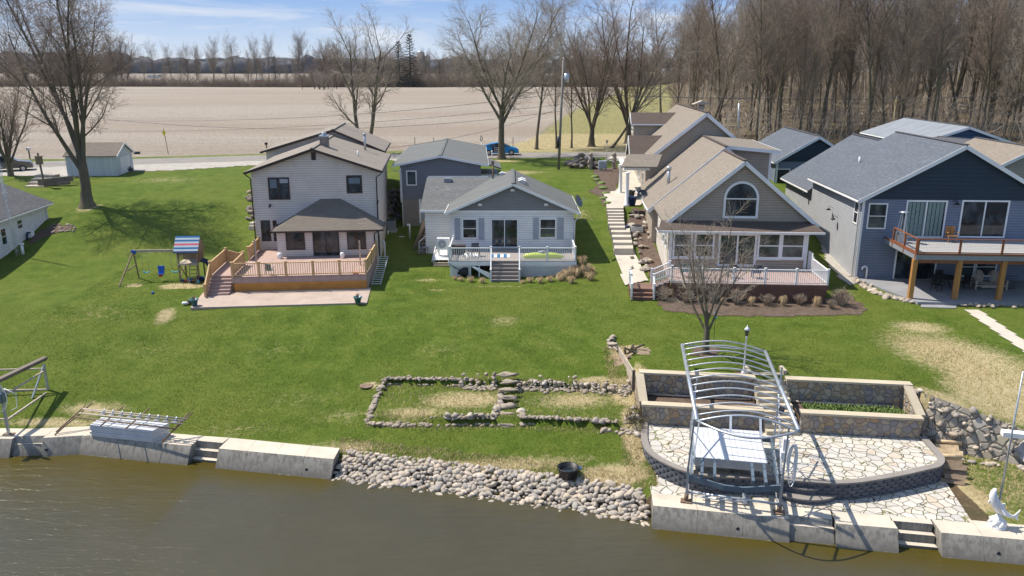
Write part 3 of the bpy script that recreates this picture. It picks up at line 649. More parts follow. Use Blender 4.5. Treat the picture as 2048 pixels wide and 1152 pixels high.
seawall('stained concrete seawall under the canopy boat lift', [([(5.72,28.57),(10.93,27.58)], [(5.86,29.88),(11.0,28.75)], -.8, 1.0), ([(10.95,27.86),(12.6,27.55)], [(11.0,28.75),(12.85,28.45)], -.8, 1.0), ([(10.95,27.58),(12.6,27.27)], [(10.95,27.85),(12.6,27.54)], -.8, .74), ([(12.62,27.26),(14.87,26.90)], [(12.87,28.45),(15.0,28.05)], -.8, 1.0)],
  [([(14.88,27.46),(16.37,27.20),(16.5,27.78),(15.01,28.05)], 1.0), ([(14.88,27.18),(16.37,26.92),(16.37,27.20),(14.88,27.46)], .66), ([(14.88,26.90),(16.37,26.64),(16.37,26.92),(14.88,27.18)], .33)], [(8.95,27.95)])
seawall('concrete seawall carrying the white fish statue', [([(16.39,26.63),(19.3,26.13),(27,24.6)], [(16.52,27.78),(19.6,27.2),(27,25.7)], -.8, 1.0)], None, [(18.3,26.29)])
# ------------------------------------------------------------------ stones
def rock_meshes(n, mat, rough=.16):
    out = []
    for i in range(n):
        mb = MB(); mb.blob((0,0,0), .5, .5*random.uniform(.7,1), .5*random.uniform(.55,.85), i*3+1, rough, 9, 6); out.append(mb.mesh('stone', mat))
    return out
RK = rock_meshes(14, M['rock'], .17); RKB = rock_meshes(9, M['rockbrown'], .34); RKD = rock_meshes(5, M['rockdark'], .25)
def stone(name, me, loc, s, **k):
    o = bpy.data.objects.new(name, me); COL.objects.link(o); o.location = loc
    o.scale = (s*random.uniform(.85, 1.4), s*random.uniform(.7, 1.1), s*random.uniform(.6, 1.0)); o.rotation_euler = (random.uniform(-.4,.4), random.uniform(-.4,.4), random.uniform(0,6.28)); return tag(o, **k)
pts = []
nr = 74
for i in range(nr):
    for j in range(9):
        x = -8.05+(i+.5*(j % 2)+random.uniform(-.25,.25))*13.75/nr; s = -.55+j*.215+random.uniform(-.07,.07)
        z = lerp(.10, .80, max(0, min(1, (s+.4)/1.5))); z += random.uniform(-.03,.08)
        r = random.choice((.20,.26,.28,.32,.36,.42))*random.uniform(.9,1.1)
        if s > 1.3: r *= .8; z = .80
        y = ys(x)+s
        if x < -7.85 and s > 0: continue
        pts.append((r, x, y, z))
pts.sort(reverse=True)
for r, x, y, z in pts[:300]:
    stone('shore_stone', random.choice(RK), (x, y, z), r, label='rounded pale stone piled on the bank between the seawalls', cat='stone', group='riverstones piled along the bare bank')
mb = MB()
for i, (r, x, y, z) in enumerate(pts[300:]): mb.blob((x, y, z), r*.5, r*.45, r*.38, i, .15, 7, 4)
for i in range(500):
    x = random.uniform(-7.9, 5.6); s = random.uniform(-.5, 1.5); z = lerp(.08, .76, min(1, max(0, s+.4)/1.5)); r = random.uniform(.05,.11)
    mb.blob((x, ys(x)+s, z+.02), r, r, r*.8, i, .1, 6, 3)
build('small_shore_stones', mb, M['rock'], kind='stuff', label='smaller stones filling the gaps of the stone bank', cat='stones')
# stones edging the two garden terraces
def edge_row(P, n, size, z=None, me=RKB, label='brown fieldstone edging the sunken garden terraces', rows=1, dy=.0):
    L = [Vector(p) for p in P]
    for i in range(n):
        t = i/(n-1)*(len(L)-1)*.9999; k = int(t); p = L[k].lerp(L[k+1], t-k)
        for r in range(rows):
            x = p.x+random.uniform(-.05,.05); y = p.y+random.uniform(-.06,.06)+dy*r; s = size*random.choice((.5,.65,.8,1.0,1.25))
            zz = T(x, y)+s*.02+ (r*size*.42 if z is None else 0)
            stone('edging_stone', random.choice(me), (x, y, zz), s, label=label, cat='stone', group='fieldstones edging the garden terraces')
edge_row([(-6.75,39.35),(-4,39.05),(-1.9,38.75)], 34, .22)
edge_row([(-2.6,38.65),(-1.0,38.5),(-.9,38.45)], 9, .26, rows=4, dy=.06)
edge_row([(.35,38.25),(1.5,38.1),(3.2,37.9)], 15, .26, rows=4, dy=.06)
edge_row([(3.3,37.8),(5.0,37.45),(5.95,37.25)], 13, .24, rows=4, dy=.06)
edge_row([(-6.75,39.2),(-7.0,37.2),(-7.1,35.6)], 14, .30)
edge_row([(-7.0,35.5),(-5.5,35.25),(-3.2,35.1)], 13, .32)
edge_row([(-3.1,35.2),(-1.8,35.1),(-.9,35.05),(-.6,36.2),(-.5,37.4)], 15, .34, rows=2, dy=.05)
edge_row([(.45,35.6),(.5,34.9),(1.8,34.85),(3.3,34.6),(4.6,34.3)], 19, .32, rows=1)
edge_row([(4.3,34.1),(5.3,33.75),(6.1,33.55)], 8, .38)
edge_row([(5.4,34.5),(5.9,34.6),(6.0,35.6)], 5, .42)
edge_row([(5.7,40.5),(5.3,41.2),(5.7,41.9)], 9, .34, rows=2, dy=.15)
# stone steps between the two terraces
t = thing('garden_steps', 'narrow flight of rough stone steps down between the garden terraces', 'steps', (-.25, 36.9, 1.9))
for i in range(7):
    y = 34.9+i*.62; z = T(-.25, y) if i in (0,) else lerp(1.75, 2.72, i/6)
    mb = MB(); mb.blob((0,0,0), .50, .20, .09, i+40, .45, 14, 6); build('step_stone', mb, M['stepstone'], t, (random.uniform(-.05,.05)-.1*(3-i)*.1, y-36.9, z-1.9-.02))
# planter of mortared fieldstone with buff caps
def walled(label, name, segs, cat='wall', caph=.10, over=.06):
    """segs: (x0,y0,x1,y1,thick,zbase,ztop)"""
    t = thing(name, label, cat, (segs[0][0], segs[0][1], segs[0][5]), 0); o = Vector((segs[0][0], segs[0][1], segs[0][5]))
    for x0, y0, x1, y1, th, zb, zt in segs:
        a = Vector((x0, y0, 0))-Vector((o.x, o.y, 0)); b = Vector((x1, y1, 0))-Vector((o.x, o.y, 0)); d = (b-a).normalized(); n = Vector((-d.y, d.x, 0))*th/2
        w_ = MB(); slab(w_, [tuple((a-n)[:2]), tuple((b-n)[:2]), tuple((b+n)[:2]), tuple((a+n)[:2])], zb-o.z-.3, zt-o.z-caph); build('stone_face', w_, M['fieldstone'], t)
        n2 = n*(1+2*over/th); e = d*over
        c = MB(); slab(c, [tuple((a-n2-e)[:2]), tuple((b-n2+e)[:2]), tuple((b+n2+e)[:2]), tuple((a+n2-e)[:2])], zt-o.z-caph+.002, zt-o.z); build('cap', c, M['cap'], t)
    return t
walled('left bay of the fieldstone planter with buff caps, left of the garden stairs', 'stone_planter',
  [(6.4,YU(6.4),11.85,YU(11.85),.34,2.0,3.6),(6.25,YL(6.2),11.75,YL(11.75),.34,.95,2.72)])
walled('right bay of the fieldstone planter with green plants, right of the garden stairs', 'stone_planter',
  [(13.4,YU(13.4),19.05,YU(19.05),.34,2.0,3.6),(13.5,YL(13.5),18.75,YL(18.75),.34,.95,2.72)])
for xa_, xb_ in ((6.12,6.52),(18.66,19.06)):
    # end walls whose caps slope from the upper down to the lower wall
    pr_ = [o_ for o_ in bpy.data.objects if o_.name.startswith('stone_planter')][0 if xa_ < 10 else 1]; o_ = pr_.location
    ya, yb = YL(xa_)+.2, YU(xa_)-.2; m_ = MB(); m_.extr([(xa_+.03-o_.x,ya-o_.y,.8-o_.z),(xa_+.03-o_.x,yb-o_.y,.8-o_.z),(xa_+.03-o_.x,yb-o_.y,3.49-o_.z),(xa_+.03-o_.x,ya-o_.y,2.61-o_.z)], (xb_-xa_-.06,0,0)); build('stone_face', m_, M['fieldstone'], pr_)
    m_ = MB(); m_.extr([(xa_-o_.x,ya-o_.y,2.615-o_.z),(xa_-o_.x,yb-o_.y,3.495-o_.z),(xa_-o_.x,yb-o_.y,3.595-o_.z),(xa_-o_.x,ya-o_.y,2.715-o_.z)], (xb_-xa_,0,0)); build('cap', m_, M['cap'], pr_)
for x0, x1, g in ((6.6,11.8,0),(13.5,18.6,1)):
    mb = MB(); slab(mb, [(x0,YL(x0)+.17),(x1,YL(x1)+.17),(x1,YU(x1)-.17),(x0,YU(x0)-.17)], 1.9, 2.42); build('planter_soil', mb, M['mulch'], kind='structure')
    mb = MB(); mb.tube([(x0+.1,YU(x0)-.32,2.5),((x0+x1)/2,YU((x0+x1)/2)-.36,2.5),(x1-.1,YU(x1)-.32,2.49)], .055, 8)
    build('soaker_pipe', mb, M['palewood'], label='pale pipe lying along the back of the %s planter bay' % ('right' if g else 'left'), cat='pipe')
t = thing('garden_stairs', 'buff concrete stairs through the middle of the fieldstone planter', 'stairs', (12.6, 33.2, 1.7))
for i in range(10):
    y = 33.55+i*.31; z = 1.7+.19*(i+1)
    mb = MB(); mb.box(-.78,.78,y-33.2,y-33.2+.32,-.1 if i == 0 else z-1.7-.42,z-1.7-.001*i); build('step', mb, M['cap'], t)
for s in (-1, 1):
    mb = MB(); mb.box(s*.80, s*.98, 3.3, 4.0, 1.0, 2.05); build('end_post', mb, M['cap'], t)
# raised flagstone terrace with block wall
def curve_pts():
    P = [gz(*q, 1.78) for q in [(1287,845),(1287,880),(1300,905),(1335,927),(1385,945),(1450,953),(1540,955),(1600,961),(1690,965),(1780,953),(1850,938),(1878,930),(1884,915),(1866,893),(1838,865),(1826,862)]]
    return [(p.x, p.y) for p in P]
CP_ = [tuple(q)[:2] for q in smoothline(curve_pts(), 5)]
inner = CP_+[(18.8,YL(18.8)-.2),(13.3,YL(13.3)-.2),(6.3,YL(6.3)-.2)]
# terrace paving (earth and flags together)
mb = MB(); slab(mb, inner, .9, 1.70); build('flagstone_terrace', mb, M['flag'], kind='structure')
def block_wall(P, z0, courses, label, capw=.30):
    t = thing('block_wall', label, 'retaining wall', (P[0][0], P[0][1], z0)); o = Vector((P[0][0], P[0][1], 0))
    Q = [Vector(p)-Vector((o.x, o.y)) for p in P]; bw = .42; h = .15
    mb = MB(); 
    # arc-length walk
    D = [0]
    for a, b in zip(Q, Q[1:]): D.append(D[-1]+(b-a).length)
    def at(s):
        s = max(0, min(D[-1]-1e-4, s))
        for i in range(len(D)-1):
            if s <= D[i+1]: t_ = (s-D[i])/(D[i+1]-D[i]); return Q[i].lerp(Q[i+1], t_), (Q[i+1]-Q[i]).normalized()
    for c in range(courses):
        s = (c % 2)*bw/2-bw
        while s < D[-1]:
            if s > -bw*.6:
                p, d = at(s+bw/2); n = Vector((d.y, -d.x)); 
                a = p-d*(bw/2-.012); b = p+d*(bw/2-.012); m = p+n*random.uniform(.05,.08); z = c*h
                # split-face block: bevelled nose
                A = [(*(a-n*.12), 0), (*(b-n*.12), 0), (*(b+n*.02), 0), (*(b-d*.07+n*.075), 0), (*(a+d*.07+n*.075), 0), (*(a+n*.02), 0)]
                mb.extr([(q[0], q[1], z+.008) for q in A], (0, 0, h-.016))
            s += bw
    build('blocks', mb, M['block'], t)
    c = MB(); z = courses*h
    for i in range(len(Q)-1):
        d0 = (Q[min(i+1, len(Q)-1)]-Q[max(i-1, 0)]).normalized(); d1 = (Q[min(i+2, len(Q)-1)]-Q[i]).normalized()
        n0 = Vector((d0.y, -d0.x)); n1 = Vector((d1.y, -d1.x))
        slab(c, [tuple(Q[i]+n0*.10), tuple(Q[i+1]+n1*.10), tuple(Q[i+1]-n1*(capw-.1)), tuple(Q[i]-n0*(capw-.1))], z, z+.075)
    build('cap', c, M['blockcap'], t); return t
block_wall(CP_, .98, 5, 'curved charcoal block retaining wall around the raised flagstone terrace')
# lower flagstone strip behind the seawall
low = PX([(1303,985),(1500,1006),(1776,1031),(1946,1046),(1905,985),(1880,945),(1500,930),(1290,880),(1292,940)], lambda a, b: gz(a, b, 1.0))
mb = MB(); slab(mb, low, .6, 1.004); build('lower_flagstone_paving', mb, M['flag'], kind='structure')
# half-round steps
t = thing('half_round_steps', 'two half round block steps up to the flagstone terrace', 'steps', (gz(1606,992,1.0).x, gz(1606,992,1.0).y-.15, 1.0), R(-8))
for r, z0, z1 in ((1.32, 0, .24), (.82, .24, .50)):
    P = [(r*math.cos(a), -.72*r*math.sin(a)-.0) for a in [math.pi*k/18 for k in range(19)]]
    P = [(x, y+.42) for x, y in P]
    mb = MB(); slab(mb, P, z0, z1-.07); build('riser', mb, M['block'], t)
    mb = MB(); slab(mb, [(x*1.04, (y-.42)*1.05+.42) for x, y in P], z1-.07, z1); build('tread', mb, M['blockcap'], t)
# timber retaining boards beside the planter
t = thing('timber_wall', 'weathered timber boards holding up the lawn beside the planter', 'retaining wall', (6.2, 37.0, 1.6))
for i in range(5):
    mb = MB(); mb.bar((0,0,.2+i*.36), (-.42,3.9,.62+i*.29), .07, .34-.01*i); build('board', mb, M['palewood'], t)
for y in (.1, 3.8):
    mb = MB(); mb.bar((-.08-.1*y,y,-.2),(-.08-.1*y,y,1.95-.04*y),.14); build('post', mb, M['oldwood'], t)
# boulder wall at the right
t = thing('boulder_wall', 'old mortared boulder wall curving down from the planter at the right', 'wall', (19.2, 34.8, 1.0))
mb = MB(); L = smoothline([(19.05,35.15),(19.7,34.35),(21,33.65),(22.2,33.05),(23.2,32.5),(24.6,31.9)], 5)
for i in range(len(L)-1):
    a, b = L[i], L[i+1]; za, zb = pl(ZR, a.x), pl(ZR, b.x); 
    for k in range(4):
        t0, t1 = k/4, (k+1)/4
        f = lambda p, z, tt: (p.x-19.2, p.y-34.8-.75*(1-tt), lerp(.9, z, tt)-1.0)
        mb.poly([f(a, za, t0), f(b, zb, t0), f(b, zb, t1), f(a, za, t1)])
build('mortar_face', mb, M['boulderwall'], t)
for i in range(80):
    q = random.random(); p = L[int(q*(len(L)-1))]; p = p.lerp(L[min(len(L)-1, int(q*(len(L)-1))+1)], random.random()); tt = random.random()*1.02
    zt = pl(ZR, p.x); s = random.choice((.14,.18,.24,.3,.42))
    o = stone('boulder', random.choice(RKB if random.random() < .6 else RK), (p.x-19.2, p.y-34.8-.78*(1-tt), lerp(.95, zt, tt)-1.0), s); o.parent = t
for i in range(26):
    x = random.uniform(19.6, 24.5); y = pl(YR, x)-1.35+random.uniform(-.25,.2)
    stone('loose_stone', random.choice(RK), (x, y, T(x, y)+.05), random.uniform(.15,.34), label='loose pale stone lying at the foot of the boulder wall', cat='stone', group='loose stones below the boulder wall')
# ------------------------------------------------------------------ houses
class HF(Frame):
    def __init__(s, o, deg, zb): super().__init__(o, deg); s.zb = zb
    def loc(s, px, py, yl=0.):
        x, z = super().loc(px, py, yl); return x, z-s.zb
    def lz(s, px, py, yl=0.): return s.loc(px, py, yl)[1]
    def root(s, name, label, cat): return thing(name, label, cat, (s.o.x, s.o.y, s.zb), s.a)
def one(name, mat, P, fn, *a, **k):
    mb = MB(); fn(mb, *a); return build(name, mb, mat, P, **k)
def box(name, mat, P, *a, **k):
    mb = MB(); mb.box(*a); return build(name, mb, mat, P, **k)
def gable_wall(P, mat, x0, x1, y0, y1, zb, ze, zp, xr=None, name='wall'):
    xr = (x0+x1)/2 if xr is None else xr
    mb = MB(); mb.extr([(x0,y0,zb),(x1,y0,zb),(x1,y0,ze),(xr,y0,zp),(x0,y0,ze)], (0,y1-y0,0)); return build(name, mb, mat, P)
def gable_panel(P, mat, x0, x1, y, ze, zp, xr=None, name='gable'):
    xr = (x0+x1)/2 if xr is None else xr
    mb = MB(); mb.extr([(x0,y,ze),(x1,y,ze),(xr,y,zp)], (0,-.03,0)); return build(name, mb, mat, P)
def roof(P, mat, x0, x1, y0, y1, ze, zp, xr=None, ov=.4, ovf=.35, ovb=.3, th=.14, trim=None, gutter=None, name='roof', ridge=None, lift=.10, rake=.18, left=True, right=True):
    """gable roof, ridge along y. ze = wall top at the eaves, zp = wall top at the ridge"""
    xr = (x0+x1)/2 if xr is None else xr
    sl_ = (zp-ze)/(xr-x0); sr = (zp-ze)/(x1-xr)
    L = (x0-ov, ze-ov*sl_+lift); Rr = (x1+ov, ze-ov*sr+lift); T_ = (xr, zp+lift)
    mb = MB(); ya, yb = y0-ovf, y1+ovb
    for A, on in ((L, left), (Rr, right)):
        if on: mb.extr([(A[0],ya,A[1]),(T_[0],ya,T_[1]),(T_[0],yb,T_[1]),(A[0],yb,A[1])], (0,0,th))
    r = build(name, mb, mat, P)
    if ridge is not None:
        mb = MB(); mb.bar((T_[0],ya,T_[1]+th+.02),(T_[0],yb,T_[1]+th+.02),.28,.05); build('ridge_cap', mb, ridge, r)
    if trim:
        mb = MB()
        for A, on in ((L, left), (Rr, right)):
            if on: mb.bar((A[0],ya-.015,A[1]+th/2-rake/2+.06),(T_[0],ya-.015,T_[1]+th/2-rake/2+.06),.04,rake,(0,0,1))
        build('rake_trim', mb, trim, r)
    if gutter:
        for A, sx, on in ((L, -1, left), (Rr, 1, right)):
            if on:
                mb = MB(); mb.box(A[0]-.06 if sx < 0 else A[0]-.04, A[0]+.04 if sx < 0 else A[0]+.06, ya+.02, yb-.02, A[1]-.03, A[1]+.09); build('gutter', mb, gutter, r)
    return r
def window(P, rc, y, fm, fw=.08, split=None, gm=None, name='window', cur=None, proud=.05, arch=False, grid=None, dirx=False, sill=False):
    """rc = x0,x1,z0,z1 in the house's axes; the wall face is at y (or at x when dirx)"""
    x0, x1, z0, z1 = rc
    if x0 > x1: x0, x1 = x1, x0
    if z0 > z1: z0, z1 = z1, z0
    gm = gm or M['glass']
    B = (lambda mb, a, b, c, d, p0, p1: mb.box(a, b, y-p1, y-p0, c, d)) if not dirx else (lambda mb, a, b, c, d, p0, p1: mb.box(y-p1, y-p0, a, b, c, d))
    mb = MB()
    if arch:
        r = (x1-x0)/2; cx = (x0+x1)/2; zc = z1-r
        B(mb, x0, x0+fw, z0, zc, 0, proud); B(mb, x1-fw, x1, z0, zc, 0, proud); B(mb, x0, x1, z0-fw*.6, z0+fw*.4, 0, proud+.02); B(mb, x0+fw, x1-fw, zc-.06, zc+.02, 0, proud-.01)
        for k in range(14):
            a, b = math.pi*k/14, math.pi*(k+1)/14
            q = [(cx+rr*math.cos(t_), y-proud, zc+rr*math.sin(t_)) for rr, t_ in ((r-fw, a), (r, a), (r, b), (r-fw, b))]; mb.extr(q, (0, proud, 0))
    else:
        B(mb, x0, x0+fw, z0, z1, 0, proud); B(mb, x1-fw, x1, z0, z1, 0, proud); B(mb, x0+fw, x1-fw, z1-fw, z1, 0, proud); B(mb, x0+fw, x1-fw, z0, z0+fw, 0, proud)
        if split in ('v', 'vh'): B(mb, (x0+x1)/2-fw*.4, (x0+x1)/2+fw*.4, z0+fw, z1-fw, 0, proud-.005)
        if split in ('h', 'vh'): B(mb, x0+fw, x1-fw, (z0+z1)/2-fw*.3, (z0+z1)/2+fw*.3, 0, proud-.01)
        if grid:
            for i in range(1, grid): B(mb, x0+fw, x1-fw, z0+(z1-z0)*i/grid-.015, z0+(z1-z0)*i/grid+.015, 0, proud-.02)
        if sill: B(mb, x0-.05, x1+.05, z0-.07, z0-.002, 0, proud+.05)
    wn = build(name, mb, fm, P)
    mb = MB()
    if arch:
        pts_ = [(x0+fw, y-.012, z0), (x1-fw, y-.012, z0)]+[(cx+(r-fw)*math.cos(math.pi*k/14), y-.012, zc+(r-fw)*math.sin(math.pi*k/14)) for k in range(15)]
        mb.poly(pts_)
    else: B(mb, x0+fw*.5, x1-fw*.5, z0+fw*.5, z1-fw*.5, 0, .012)
    build('pane', mb, gm, wn)
    if cur:
        mb = MB(); a, b = x0+(x1-x0)*cur[0], x0+(x1-x0)*cur[1]; n = 9
        for i in range(n): B(mb, lerp(a, b, i/n), lerp(a, b, (i+.8)/n), z0+fw, z1-fw, .012, .018+.006*(i % 2))
        build('curtain', mb, cur[2], wn)
    return wn
def wpx(P, h, rect, y, *a, **k):
    x0, z1 = h.loc(rect[0], rect[1], y); x1, z0 = h.loc(rect[2], rect[3], y); return window(P, (x0, x1, z0, z1), y, *a, **k)
def downspout(P, pts_, mat, r=.045): 
    mb = MB(); mb.tube(pts_, r, 6); return build('downspout', mb, mat, P)
def corner(P, x, y, z0, z1, mat, w_=.12):
    mb = MB(); mb.box(x-w_/2, x+w_/2, y-.025, y+.1, z0, z1); return build('corner_board', mb, mat, P)
def railing(P, a, b, z, h, mat, n=None, post=.11, posts=(True, True), mids=1, balu=.035, gap=.13, cap=None, name='railing', z2=None, solid=False):
    """rail section from a to b (2-D), floor z at a and z2 at b"""
    z2 = z if z2 is None else z2; a = Vector((*a, z)); b = Vector((*b, z2)); d = b-a; L = d.length
    mb = MB(); up = Vector((0,0,1))
    mb.bar(a+up*h, b+up*h, .09, .05); mb.bar(a+up*.10, b+up*.10, .05, .06)
    k = max(2, int(L/gap)) if not solid else max(2, int(L/.1))
    for i in range(1, k):
        p = a.lerp(b, i/k); 
        if abs(p.z-a.z) < 99: mb.bar(p+up*.12, p+up*(h-.02), balu if not solid else .098, balu if not solid else .02, tuple(Vector((d.y,-d.x,0)).normalized()))
    r = build(name, mb, mat, P)
    m = MB(); ps = [a.lerp(b, i/mids) for i in range(mids+1)]
    for i, p in enumerate(ps):
        if (i == 0 and not posts[0]) or (i == mids and not posts[1]): continue
        m = MB(); m.box(p.x-post/2, p.x+post/2, p.y-post/2, p.y+post/2, p.z-.05, p.z+h+.08); m.box(p.x-post*.68, p.x+post*.68, p.y-post*.68, p.y+post*.68, p.z+h+.082, p.z+h+.12); build('post', m, mat, r)
    return r
def lattice(P, a, b, z0, z1, mat, sp=.11, name='lattice', w_=.03):
    """diagonal slats in a frame between two 2-D points"""
    a = Vector((*a, 0)); b = Vector((*b, 0)); d = b-a; L = d.length; d.normalize(); n = Vector((d.y, -d.x, 0)); H = z1-z0
    mb = MB(); Z = Vector((0,0,1))
    def seg(s0, t0, s1, t1, off):
        p = a+d*s0+Z*(z0+t0)+n*off; q = a+d*s1+Z*(z0+t1)+n*off; mb.bar(p, q, .008, w_, tuple((q-p).cross(n).normalized()))
    k = -H
    while k < L:
        s0 = max(0, k); s1 = min(L, k+H)
        if s1-s0 > .03: seg(s0, s0-k, s1, s1-k, .012); seg(s0, H-(s0-k), s1, H-(s1-k), .0)
        k += sp
    for q in ((0, .03), (L-.03, L)): mb.bar(a+d*sum(q)/2+Z*z0+n*.006, a+d*sum(q)/2+Z*z1+n*.006, .05, .03)
    mb.bar(a+Z*(z1-.03)+n*.006, b+Z*(z1-.03)+n*.006, .03, .06); mb.bar(a+Z*(z0+.03)+n*.006, b+Z*(z0+.03)+n*.006, .03, .06)
    return build(name, mb, mat, P)
def stairs(P, x0, x1, ytop, z0, z1, n, run, mat, rmat=None, name='stairs', thick=.04):
    """descends towards -y from ytop"""
    mb = MB(); mb2 = MB()
    for i in range(n):
        zt = z1-(i+1)*(z1-z0)/(n+1); y = ytop-i*run
        mb.box(x0, x1, y-run-.03, y, zt-thick, zt); mb2.box(x0+.02, x1-.02, y-.03, y-.005, zt+.001, zt+(z1-z0)/(n+1)-thick-.001)
        mb2.box(x0+.02, x1-.02, y-run, y-.032, z0-.3, zt-thick-.002)
    o = build(name, mb, mat, P); build('riser', mb2, rmat or mat, o); return o
def dish(P, c, r, az, el, mat, armmat, base=None, name='satellite_dish'):
    c = Vector(c); d = Vector((math.cos(el)*math.cos(az), math.cos(el)*math.sin(az), math.sin(el))); a = d.orthogonal().normalized(); b = d.cross(a); mb = MB(); rings = []
    for rr, k in ((.02, -.0), (.5, .05), (.8, .12), (1, .2)):
        rings.append(mb.vs([c+(a*math.cos(2*math.pi*i/18)+b*math.sin(2*math.pi*i/18))*r*rr+d*r*k for i in range(18)]))
    mb.smooth = True
    for p, q in zip(rings, rings[1:]):
        for i in range(18): mb.face([p+i, p+(i+1) % 18, q+(i+1) % 18, q+i])
    mb.face([rings[0]+i for i in range(18)])
    o = build(name, mb, mat, P); m2 = MB(); m2.bar(c-d*.02, c+d*r*1.1-b*r*.3*(1 if b.z > 0 else -1), .03); m2.box(*[v for i in range(3) for v in ((c+d*r*1.1)[i]-.05-(.0), (c+d*r*1.1)[i]+.05)])
    if base is not None: m2.tube([c-d*.03, Vector(base)+Vector((0,0,.35)), Vector(base)], .03, 6)
    build('arm', m2, armmat, o); return o

# ---- house with the cedar deck
h1 = HF(gz(519,498,4.65), 5.4, 3.5)
DZ1 = 1.15
xl, _ = h1.loc(508,380); xr_, _ = h1.loc(755,380); ze = h1.lz(500,347)-.05; zp = h1.lz(625,299)-.12; xp = h1.lx(625,299)
xl = -.15; W1 = xr_
H = h1.root('house', 'two storey cream sided house with brown roofs and hipped porch behind the cedar deck', 'house')
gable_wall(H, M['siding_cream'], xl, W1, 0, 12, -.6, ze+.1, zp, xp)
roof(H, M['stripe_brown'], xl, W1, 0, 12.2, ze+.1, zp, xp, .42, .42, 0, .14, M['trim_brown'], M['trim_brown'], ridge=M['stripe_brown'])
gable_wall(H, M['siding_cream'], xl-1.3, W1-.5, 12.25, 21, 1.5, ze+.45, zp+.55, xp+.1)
roof(H, M['stripe_brown'], xl-1.3, W1-.5, 12.2, 21, ze+.45, zp+.55, xp+.1, .42, .35, .4, .14, M['trim_brown'], M['trim_brown'], ridge=M['stripe_brown'])
wn_ = wpx(H, h1, (535,355,581,399), 0, M['trim_brown'], .09, 'vh')
x0, z1 = h1.loc(559,358); x1, z0 = h1.loc(577,366); box('blind', M['shutter'], wn_, x0, x1, -.03, -.013, z0, z1); x0, z1 = h1.loc(539,359); x1, z0 = h1.loc(554,376); box('blind', M['alu_blue'], wn_, x0, x1, -.03, -.013, z0, z1)
wn_ = wpx(H, h1, (692,351,725,386), 0, M['trim_brown'], .09, 'h')
x0, z1 = h1.loc(697,356); x1, z0 = h1.loc(720,367); box('blind', M['alu_blue'], wn_, x0, x1, -.03, -.013, z0, z1)
wpx(H, h1, (521,441,543,482), 0, M['trim_brown'], .08, None); wpx(H, h1, (545,441,556,482), 0, M['trim_brown'], .08, None)
x0, z1 = h1.loc(622,305); x1, z0 = h1.loc(632,320); box('gable_vent', M['trim_brown'], H, x0, x1, -.05, 0, z0, z1)
# hipped porch
py = -2.75
px0 = h1.lx(553,470,py); px1 = h1.lx(750,470,py); pzt = h1.lz(600,462,py)
mb = MB(); mb.box(px0, px1, py, -.002, -.4, pzt); build('porch_wall', mb, M['siding_cream'], H)
e0, ez = h1.loc(540,455,py-.4); e1, _ = h1.loc(765,450,py-.4); ez = pzt+.02
r0, rz_ = h1.loc(641,398,-.03); r1, _ = h1.loc(681,397,-.03)
mb = MB(); A = (e0,py-.42,ez); B_ = (e1,py-.42,ez); C_ = (r1,-.03,rz_); D_ = (r0,-.03,rz_); E_ = (e0,-.03,ez); F_ = (e1,-.03,ez); th = .1
mb.poly([A, B_, C_, D_]); mb.poly([B_, F_, C_]); mb.poly([E_, A, D_]); mb.poly([A, E_, F_, B_][::1])
for q in (A, ): pass
pr = build('porch_roof', mb, M['shingle_dark'], H)
mb = MB(); mb.bar(A, B_, .10, .12); build('gutter', mb, M['trim_brown'], pr); mb = MB(); mb.bar(B_, F_, .10, .12); mb.bar(A, E_, .1, .12); build('gutter', mb, M['trim_brown'], pr)
wpx(H, h1, (570,457,611,499), py, M['trim_brown'], .07); wpx(H, h1, (624,456,680,512), py, M['trim_black'], .07, 'v', name='sliding_door'); wpx(H, h1, (693,456,733,498), py, M['trim_brown'], .07)
downspout(H, [(xl-.35,-.3,ze),(xl-.06,-.06,ze-.35),(xl-.06,-.06,1.2)], M['trim_black']); downspout(H, [(W1+.35,-.3,ze-.05),(W1-.05,-.07,ze-.35),(W1-.05,-.07,.3)], M['trim_black'])
downspout(H, [(px1+.3,py-.4,pzt),(px1-.04,py-.06,pzt-.3),(px1-.04,py-.06,.2)], M['trim_black'])
cx = xp+.45; mb = MB(); mb.box(cx-.33, cx+.33, 3.1, 3.75, zp-.6, zp+.8); ch = build('chimney', mb, M['brickred'], H)
mb = MB(); mb.box(cx-.37, cx+.37, 3.06, 3.79, zp+.8, zp+.93); mb.tube([(cx,3.4,zp+.93),(cx,3.4,zp+1.15)], .18, 10); build('chimney_cap', mb, M['alu'], ch)
vx = W1-1.6; vz = ze+1.0; mb = MB(); mb.tube([(vx,9.2,vz-.2),(vx,9.2,vz+1.15)], .10, 10); mb.tube([(vx,9.2,vz+1.15),(vx,9.2,vz+1.3)], .17, 10); build('flue_pipe', mb, M['alu'], H)
mb = MB(); mb.tube([(W1-1.7,3.6,ze+.7),(W1-1.7,3.6,ze+1.35)], .07, 8); build('vent_pipe', mb, M['white'], H)
for (px, pyy) in ((541,411),(756,404)):
    x, z = h1.loc(px, pyy); mb = MB(); mb.box(x-.06,x+.06,-.16,0,z,z+.12); mb.tube([(x,-.14,z+.05),(x-.06,-.24,z-.12)], .06, 8); build('flood_light', mb, M['trim_black'], H)
x, z = h1.loc(518,405); mb = MB(); mb.box(-.1,.1,-.03,0,0,.1)
